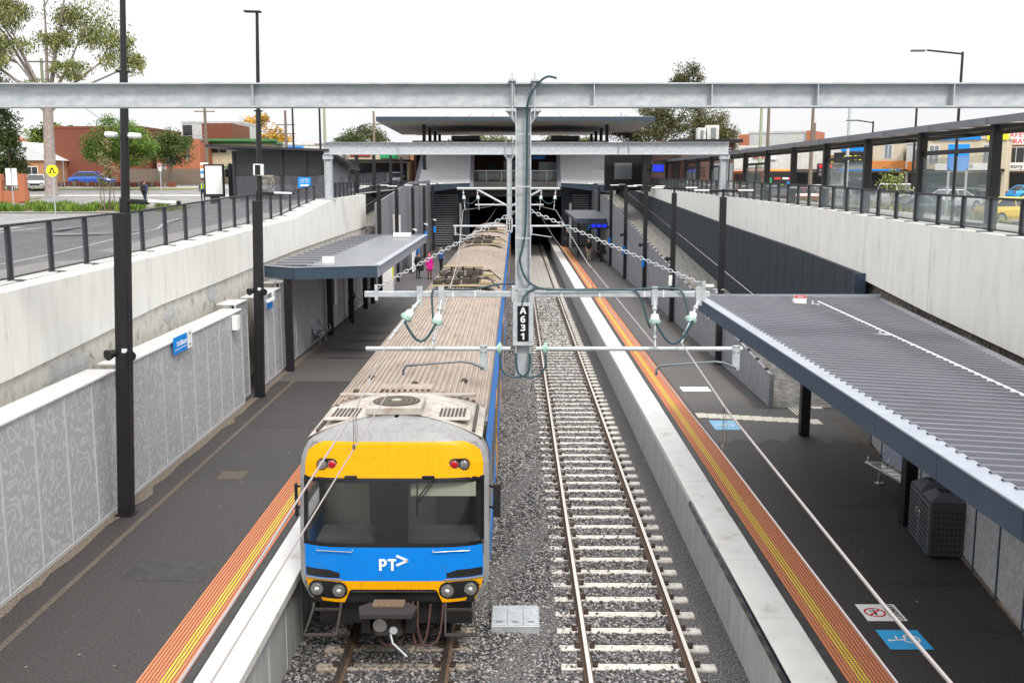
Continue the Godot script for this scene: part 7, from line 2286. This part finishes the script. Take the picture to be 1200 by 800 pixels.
func shop(label, at, turn, w, h, wall, parts):
	var t = thing("shop", label, "shop", at, turn, "shops across the right-hand street")
	bx("wall", V(0, h * 0.5, -5), V(w, h, 10), wall, t)
	bx("parapet", V(0, h + 0.15, -5), V(w + 0.2, 0.3, 10.2), wall, t)
	bx("shopfront", V(0, 1.3, 0.03), V(w - 0.6, 2.5, 0.06), "window", t)
	for k in int(w / 1.6): bx("mullion", V(-w * 0.5 + 0.8 + k * 1.6, 1.3, 0.08), V(0.1, 2.5, 0.06), "charcoal", t)
	bx("awning", V(0, 2.85, 0.9), V(w, 0.22, 1.8), parts.get("awning", "charcoal"), t)
	for q in parts.get("windows", []): win(t, q[0], q[1], q[2], q[3], "window_pale" if q.size() < 5 else q[4])
	for q in parts.get("signs", []):     # x, y, w, h, material, z, text, text material, size
		var s = bx("sign", V(q[0], q[1], q[5]), V(q[2], q[3], 0.12), q[4], t)
		if q.size() > 6:
			var k = 0
			for line in q[6]:
				words(line, q[8], q[7], s, V(q[0], q[1] + (q[6].size() * 0.5 - 0.5 - k) * q[8] * 1.35, q[5] + 0.07), Vector3.ZERO, "lettering", q[9] if q.size() > 9 else 1.0)
				k += 1
	return t

func build_right_street():
	var R = func(x, z): return V(x, ground_right(x, z), z)
	struct("footpath", patch(false, 10.8, 14.0, -8, -98, 0.01), "footpath")
	struct("grass_verge", patch(false, 14.2, 18.5, -14, -62, 0.02), "grass_ground")
	var cells = []
	rng.seed = 5
	for k in 60:
		var x = rnd(14.4, 18.2)
		var z = rnd(-16, -56)
		cells.append([x, z, 0.5, 34, ground_right(x, z)])
	bushes("verge_plants", "dry yellow-green grasses along the verge behind the shelter", cells, 0.32, [Color(0.28, 0.28, 0.08), Color(0.2, 0.24, 0.05), Color(0.36, 0.33, 0.13)], 8)
	struct("concrete_kerb", patch(false, 18.5, 18.9, -14, -62, 0.06), "footpath")
	tree("young_tree", "thin sapling seen through the right fence beside the yellow taxi", R.call(15.6, -27.0), 0.03, 0.9, [[V(0, 1.3, 0), V(0.5, 0.5, 0.5)], [V(0.3, 1.0, 0.2), V(0.4, 0.4, 0.4)], [V(-0.3, 0.9, -0.1), V(0.4, 0.4, 0.4)]], 0.14, 500, [Color(0.14, 0.2, 0.05), Color(0.2, 0.26, 0.07)], "leaf_vivid", "bark", 50, 0.6)
	tree("young_tree", "thin sapling behind the shelter near the white van", R.call(16.0, -44.0), 0.03, 0.9, [[V(0, 1.5, 0), V(0.5, 0.6, 0.5)], [V(0.2, 1.0, 0.2), V(0.4, 0.4, 0.4)]], 0.14, 400, [Color(0.14, 0.2, 0.05), Color(0.24, 0.24, 0.07)], "leaf_vivid", "bark", 51, 0.6)
	# gum trees behind the station
	tree("gum_tree", "broad dark gum tree rising behind the right end of the station roof", V(17.0, 6.8, -126), 0.4, 4.0, [[V(-3.0, 6.2, 0), V(3.0, 2.0, 2.4)], [V(0.4, 7.4, 0), V(2.6, 1.8, 2.2)], [V(3.5, 7.2, 0.4), V(2.4, 1.8, 2.0)], [V(6.6, 7.0, 0), V(2.2, 2.4, 2.0)], [V(-2.0, 3.4, 0), V(2.6, 1.6, 2.2)], [V(1.8, 3.6, 0.6), V(2.4, 1.8, 2.0)], [V(4.0, 13.4, 0), V(1.8, 1.5, 1.6)], [V(2.6, 12.2, 0), V(1.6, 1.0, 1.4)], [V(4.4, 10.4, 0), V(2.2, 1.6, 1.8)], [V(0.0, 9.2, 0), V(2.2, 1.4, 1.8)], [V(8.6, 5.6, 0), V(1.4, 1.6, 1.4)]], 0.26, 34000, [Color(0.05, 0.06, 0.02), Color(0.09, 0.1, 0.03), Color(0.15, 0.13, 0.03), Color(0.07, 0.085, 0.03)], "leaf_gum", "bark", 41, 0.5)
	tree("gum_tree", "smaller gum tree with golden tips left of the power poles", V(24.5, 6.4, -132), 0.35, 4.0, [[V(0, 7.5, 0), V(2.4, 2.4, 2.0)], [V(1.6, 6.0, 0), V(2.0, 2.0, 1.8)], [V(-1.8, 5.4, 0), V(2.0, 1.8, 1.8)], [V(0.5, 4.2, 0), V(2.2, 1.4, 1.8)]], 0.36, 8500, [Color(0.06, 0.07, 0.02), Color(0.12, 0.11, 0.03), Color(0.2, 0.17, 0.03)], "leaf_gum", "bark", 42, 0.5)
	build_bus()
	# traffic lights
	for q in [[21.9, -74, "red traffic light on a post beside the bus"], [24.0, -80, "second red traffic light lower behind the first"]]:
		var t = thing("traffic_light", q[2], "traffic light", R.call(q[0], q[1]), 0, "traffic lights by the bus")
		var g = G.new(); g.cyl(V(0, 0, 0), V(0, 3.3, 0), 0.06, 0.06, 8); obj("post", g, "steel_dark", t)
		for s in [-1, 1]:
			var c = bx("signal_case", V(s * 0.22, 2.9, 0.05), V(0.38, 0.95, 0.25), "black", t, 0.03)
			g = G.new(); g.cyl(V(s * 0.22, 3.18, 0.18), V(s * 0.22, 3.18, 0.2), 0.1, 0.1, 14); obj("red_lens", g, "signal_red", c)
			for y in [2.9, 2.62]: g = G.new(); g.cyl(V(s * 0.22, y, 0.18), V(s * 0.22, y, 0.19), 0.1, 0.1, 14); obj("dark_lens", g, "lens_clear", c)
	# cars
	car("yellow taxi behind the fence at the right edge", R.call(27.8, -57.5), PI / 2 + 0.15, "car_yellow")
	car("sky blue car beyond the yellow taxi below the travel shop", R.call(50.2, -101), PI / 2 + 0.2, "car_sky")
	car("white van-like wagon seen through the wide shelter bay", R.call(30.4, -82), 0.15, "car_white", true)
	car("white sedan beside the van in the shelter bay", R.call(34.0, -80.0), PI / 2 + 0.4, "car_white")
	car("dark car low behind the fence under the white wagon", R.call(24.6, -62), PI / 2 + 0.2, "car_dark")
	car("silver car waiting behind the traffic light", R.call(30.5, -104), 0.1, "car_silver")
	car("white car in the queue right of the bus", R.call(27.6, -104), 0.1, "car_white")
	car("grey car far back in the queue by the bus", R.call(33.6, -108), 0.1, "car_silver")
	car("red car low behind the fence beside the traffic lights", R.call(24.8, -88), PI / 2, "car_red")
	# street lights and poles
	street_light("street light with long arm above the right gantry beam end", R.call(22.0, -52), 8.6, -2.2)
	street_light("street light pole crossing the shelter roof left of the travel shop", R.call(24.5, -64), 7.6, -1.9)
	street_light("street light with short arm in the middle of the shelter", R.call(26.0, -76), 6.4, -1.6)
	power_pole("tall pale timber pole right of the gum trees", R.call(23.5, -100), 9.0, [], "pole_green")
	power_pole("dark pole close beside the pale timber pole", R.call(24.2, -100), 9.2, [], "timber")
	power_pole("slim pole between the gums and the green roofed shop", R.call(27.0, -95), 8.8, [], "timber")
	power_pole("cross-armed pole above the shelter roof near the green roofed shop", R.call(43.0, -150), 9.5, [6.6], "timber")
	power_pole("slim steel mast above the shelter roof middle", R.call(33.5, -105), 9.2, [], "steel")
	# shops, turned to face the street
	var a = -0.5
	shop("tan brick shop with red lettered travel sign at the right edge", R.call(57.5, -112), a, 15, 6.6, "brick_tan", {"windows": [[-3.3, 4.5, 1.6, 1.6, "window"], [2.0, 4.5, 1.6, 1.6, "window"]], "signs": [[-2.8, 6.3, 4.6, 1.4, "sign_white", 0.12, ["SAFEWAY", "TRAVEL"], "sign_red", 0.52, 1.1], [1.6, 6.3, 3.0, 1.4, "sign_navy", 0.12, ["BELLA", "BRIDAL"], "sign_white", 0.4], [-1.0, 3.25, 10.0, 0.7, "sign_white", 1.86, ["Luxury Lounges & Chairs"], "black", 0.42]], "awning": "white"})
	shop("pale brick shop with three tall windows behind the shelter glass", R.call(46.2, -108), a, 8.5, 6.0, "render_cream", {"windows": [[-2.6, 4.5, 0.9, 1.8], [0, 4.5, 0.9, 1.8], [2.6, 4.5, 0.9, 1.8]], "signs": [[0.4, 3.2, 5.2, 0.7, "sign_white", 1.86, ["Box Hill"], "black", 0.4], [-0.5, 6.5, 4.6, 1.1, "sign_blue", 0.12, ["Kim Quality"], "sign_white", 0.4], [3.4, 6.5, 2.0, 1.2, "sign_yellow", 0.12]]})
	shop("orange fronted shop with black and gold sign in shelter bay", R.call(42.5, -124), a, 7.0, 6.4, "render_cream", {"windows": [[1.8, 5.0, 0.8, 1.5], [-1.2, 5.0, 0.8, 1.5]], "signs": [[-2.2, 4.3, 4.4, 1.3, "black", 0.2, ["COOL"], "sign_yellow", 0.6], [-1.9, 5.7, 3.4, 1.2, "sign_blue", 0.14], [2.0, 3.3, 4.0, 1.2, "sign_orange", 0.2]], "awning": "sign_blue"})
	shop("white walled shop with small dark red sign board", R.call(38.5, -132), a, 8.5, 5.8, "render_white", {"signs": [[2.2, 4.0, 3.0, 1.3, "brick_red", 0.14, ["PIZZA", "NOODLE"], "sign_yellow", 0.4]], "awning": "brick_brown"})
	shop("long white supermarket with green round logo and dark verandah", R.call(31.0, -150), a * 0.6, 17, 6.0, "render_white", {"signs": [[-4.5, 4.8, 1.6, 1.2, "sign_white", 0.2, ["( )"], "sign_green", 0.9], [4.0, 5.0, 1.5, 0.8, "sign_red", 0.2], [6.0, 4.8, 1.0, 1.0, "sign_white", 0.2]]})
	var gs = shop("green roofed shop with red brick gable above the shelter line", R.call(41.5, -165), a, 9.5, 8.6, "render_grey", {"awning": "trim_green"})
	bx("brick_gable", V(-5.4, 4.2, -4), V(1.6, 8.6, 9), "brick_orange", gs); bx("brick_pier", V(5.0, 4.4, -4), V(0.9, 9.0, 8.8), "brick_orange", gs)
	shop("low red tiled shop under the shelter roof right of the supermarket", R.call(46.5, -145), a, 10, 6.4, "tile_red", {"awning": "sign_blue"})
	shop("grey glass fronted office between the bays of the shelter", R.call(47.5, -118), a, 6, 5.8, "render_grey", {"windows": [[-1.2, 4.5, 2.0, 1.4], [1.6, 4.5, 1.6, 1.4]], "signs": [[0, 3.3, 5.2, 1.0, "sign_orange", 1.86]]})
	var h = thing("bus_stop_sign", "big blue transport sign board standing behind the shelter glass", "sign", R.call(24.9, -58.5))
	bx("board", V(0, 3.6, 0), V(1.2, 1.5, 0.1), "sign_blue", h, 0.02); words("PTV", 0.22, "sign_white", h, V(0.25, 3.95, 0.06))
	for s in [-1, 1]: bx("post", V(s * 0.5, 1.5, 0), V(0.1, 3.0, 0.1), "steel", h)
	# coloured shop fronts beyond the left ramp
	var cols = ["render_white", "render_cream", "brick_tan"]
	for k in 3:
		var s = shop(["white shop with blue and orange signs left of the far gantry", "cream shop with pink and green signs behind the left columns", "tan shop with pale windows nearest the station stairs"][k], V(-25.0 + k * 7.5, ground_left(-22, -125), -126 - k * 6), 0.25, 8.0, 4.6, cols[k], {"signs": [[[-1.8, 3.9, 2.2, 1.1, "sign_blue", 0.14], [-2.2, 3.9, 2.6, 1.0, "car_red", 0.14], [0, 3.9, 3.0, 0.8, "sign_navy", 0.14]][k], [[1.6, 3.4, 1.8, 0.8, "sign_orange", 0.14], [1.4, 3.5, 2.2, 0.7, "sign_green", 0.14], [2.5, 3.6, 1.4, 0.7, "sign_yellow", 0.14]][k]]})
	tree("street_tree", "small yellow-green shrub tree before the coloured left shops", V(-19.5, ground_left(-19.5, -110), -110), 0.1, 0.8, [[V(0, 1.6, 0), V(1.2, 0.8, 1.0)], [V(0.8, 1.2, 0), V(0.9, 0.6, 0.8)]], 0.2, 1200, [Color(0.2, 0.24, 0.05), Color(0.28, 0.28, 0.07)], "leaf_vivid", "bark", 60)
	car("silver car parked beyond the left ramp near the station stairs", V(-12.6, ground_left(-12.6, -108), -108), 0.1, "car_silver")
	street_light("thin pole standing behind the far gantry left of the station roof", V(-13.5, ground_left(-13.5, -72), -72), 7.2, -0.4)
	street_light("thin pole beside the left gantry leg top", V(-16.0, ground_left(-16.0, -75), -75), 7.0, -0.4)

func _ready():
	rng.seed = 1
	materials()
	build_light()
	build_ground()
	rng.seed = 2
	build_track(2.015, -72.0, -125.0, false)
	build_track(-1.97, -24.0, -24.5, true)
	var pr = build_platform(1)
	var pl = build_platform(-1)
	build_platform_details(pl, pr)
	build_walls()
	build_ramp()
	build_left_ramp()
	build_station()
	build_left_canopy()
	build_right_canopy()
	build_screens()
	build_street_edge()
	build_overhead()
	build_train()
	build_lamps()
	build_furniture()
	build_bike_cage()
	build_left_street()
	build_right_street()
	build_people()
	print("done")
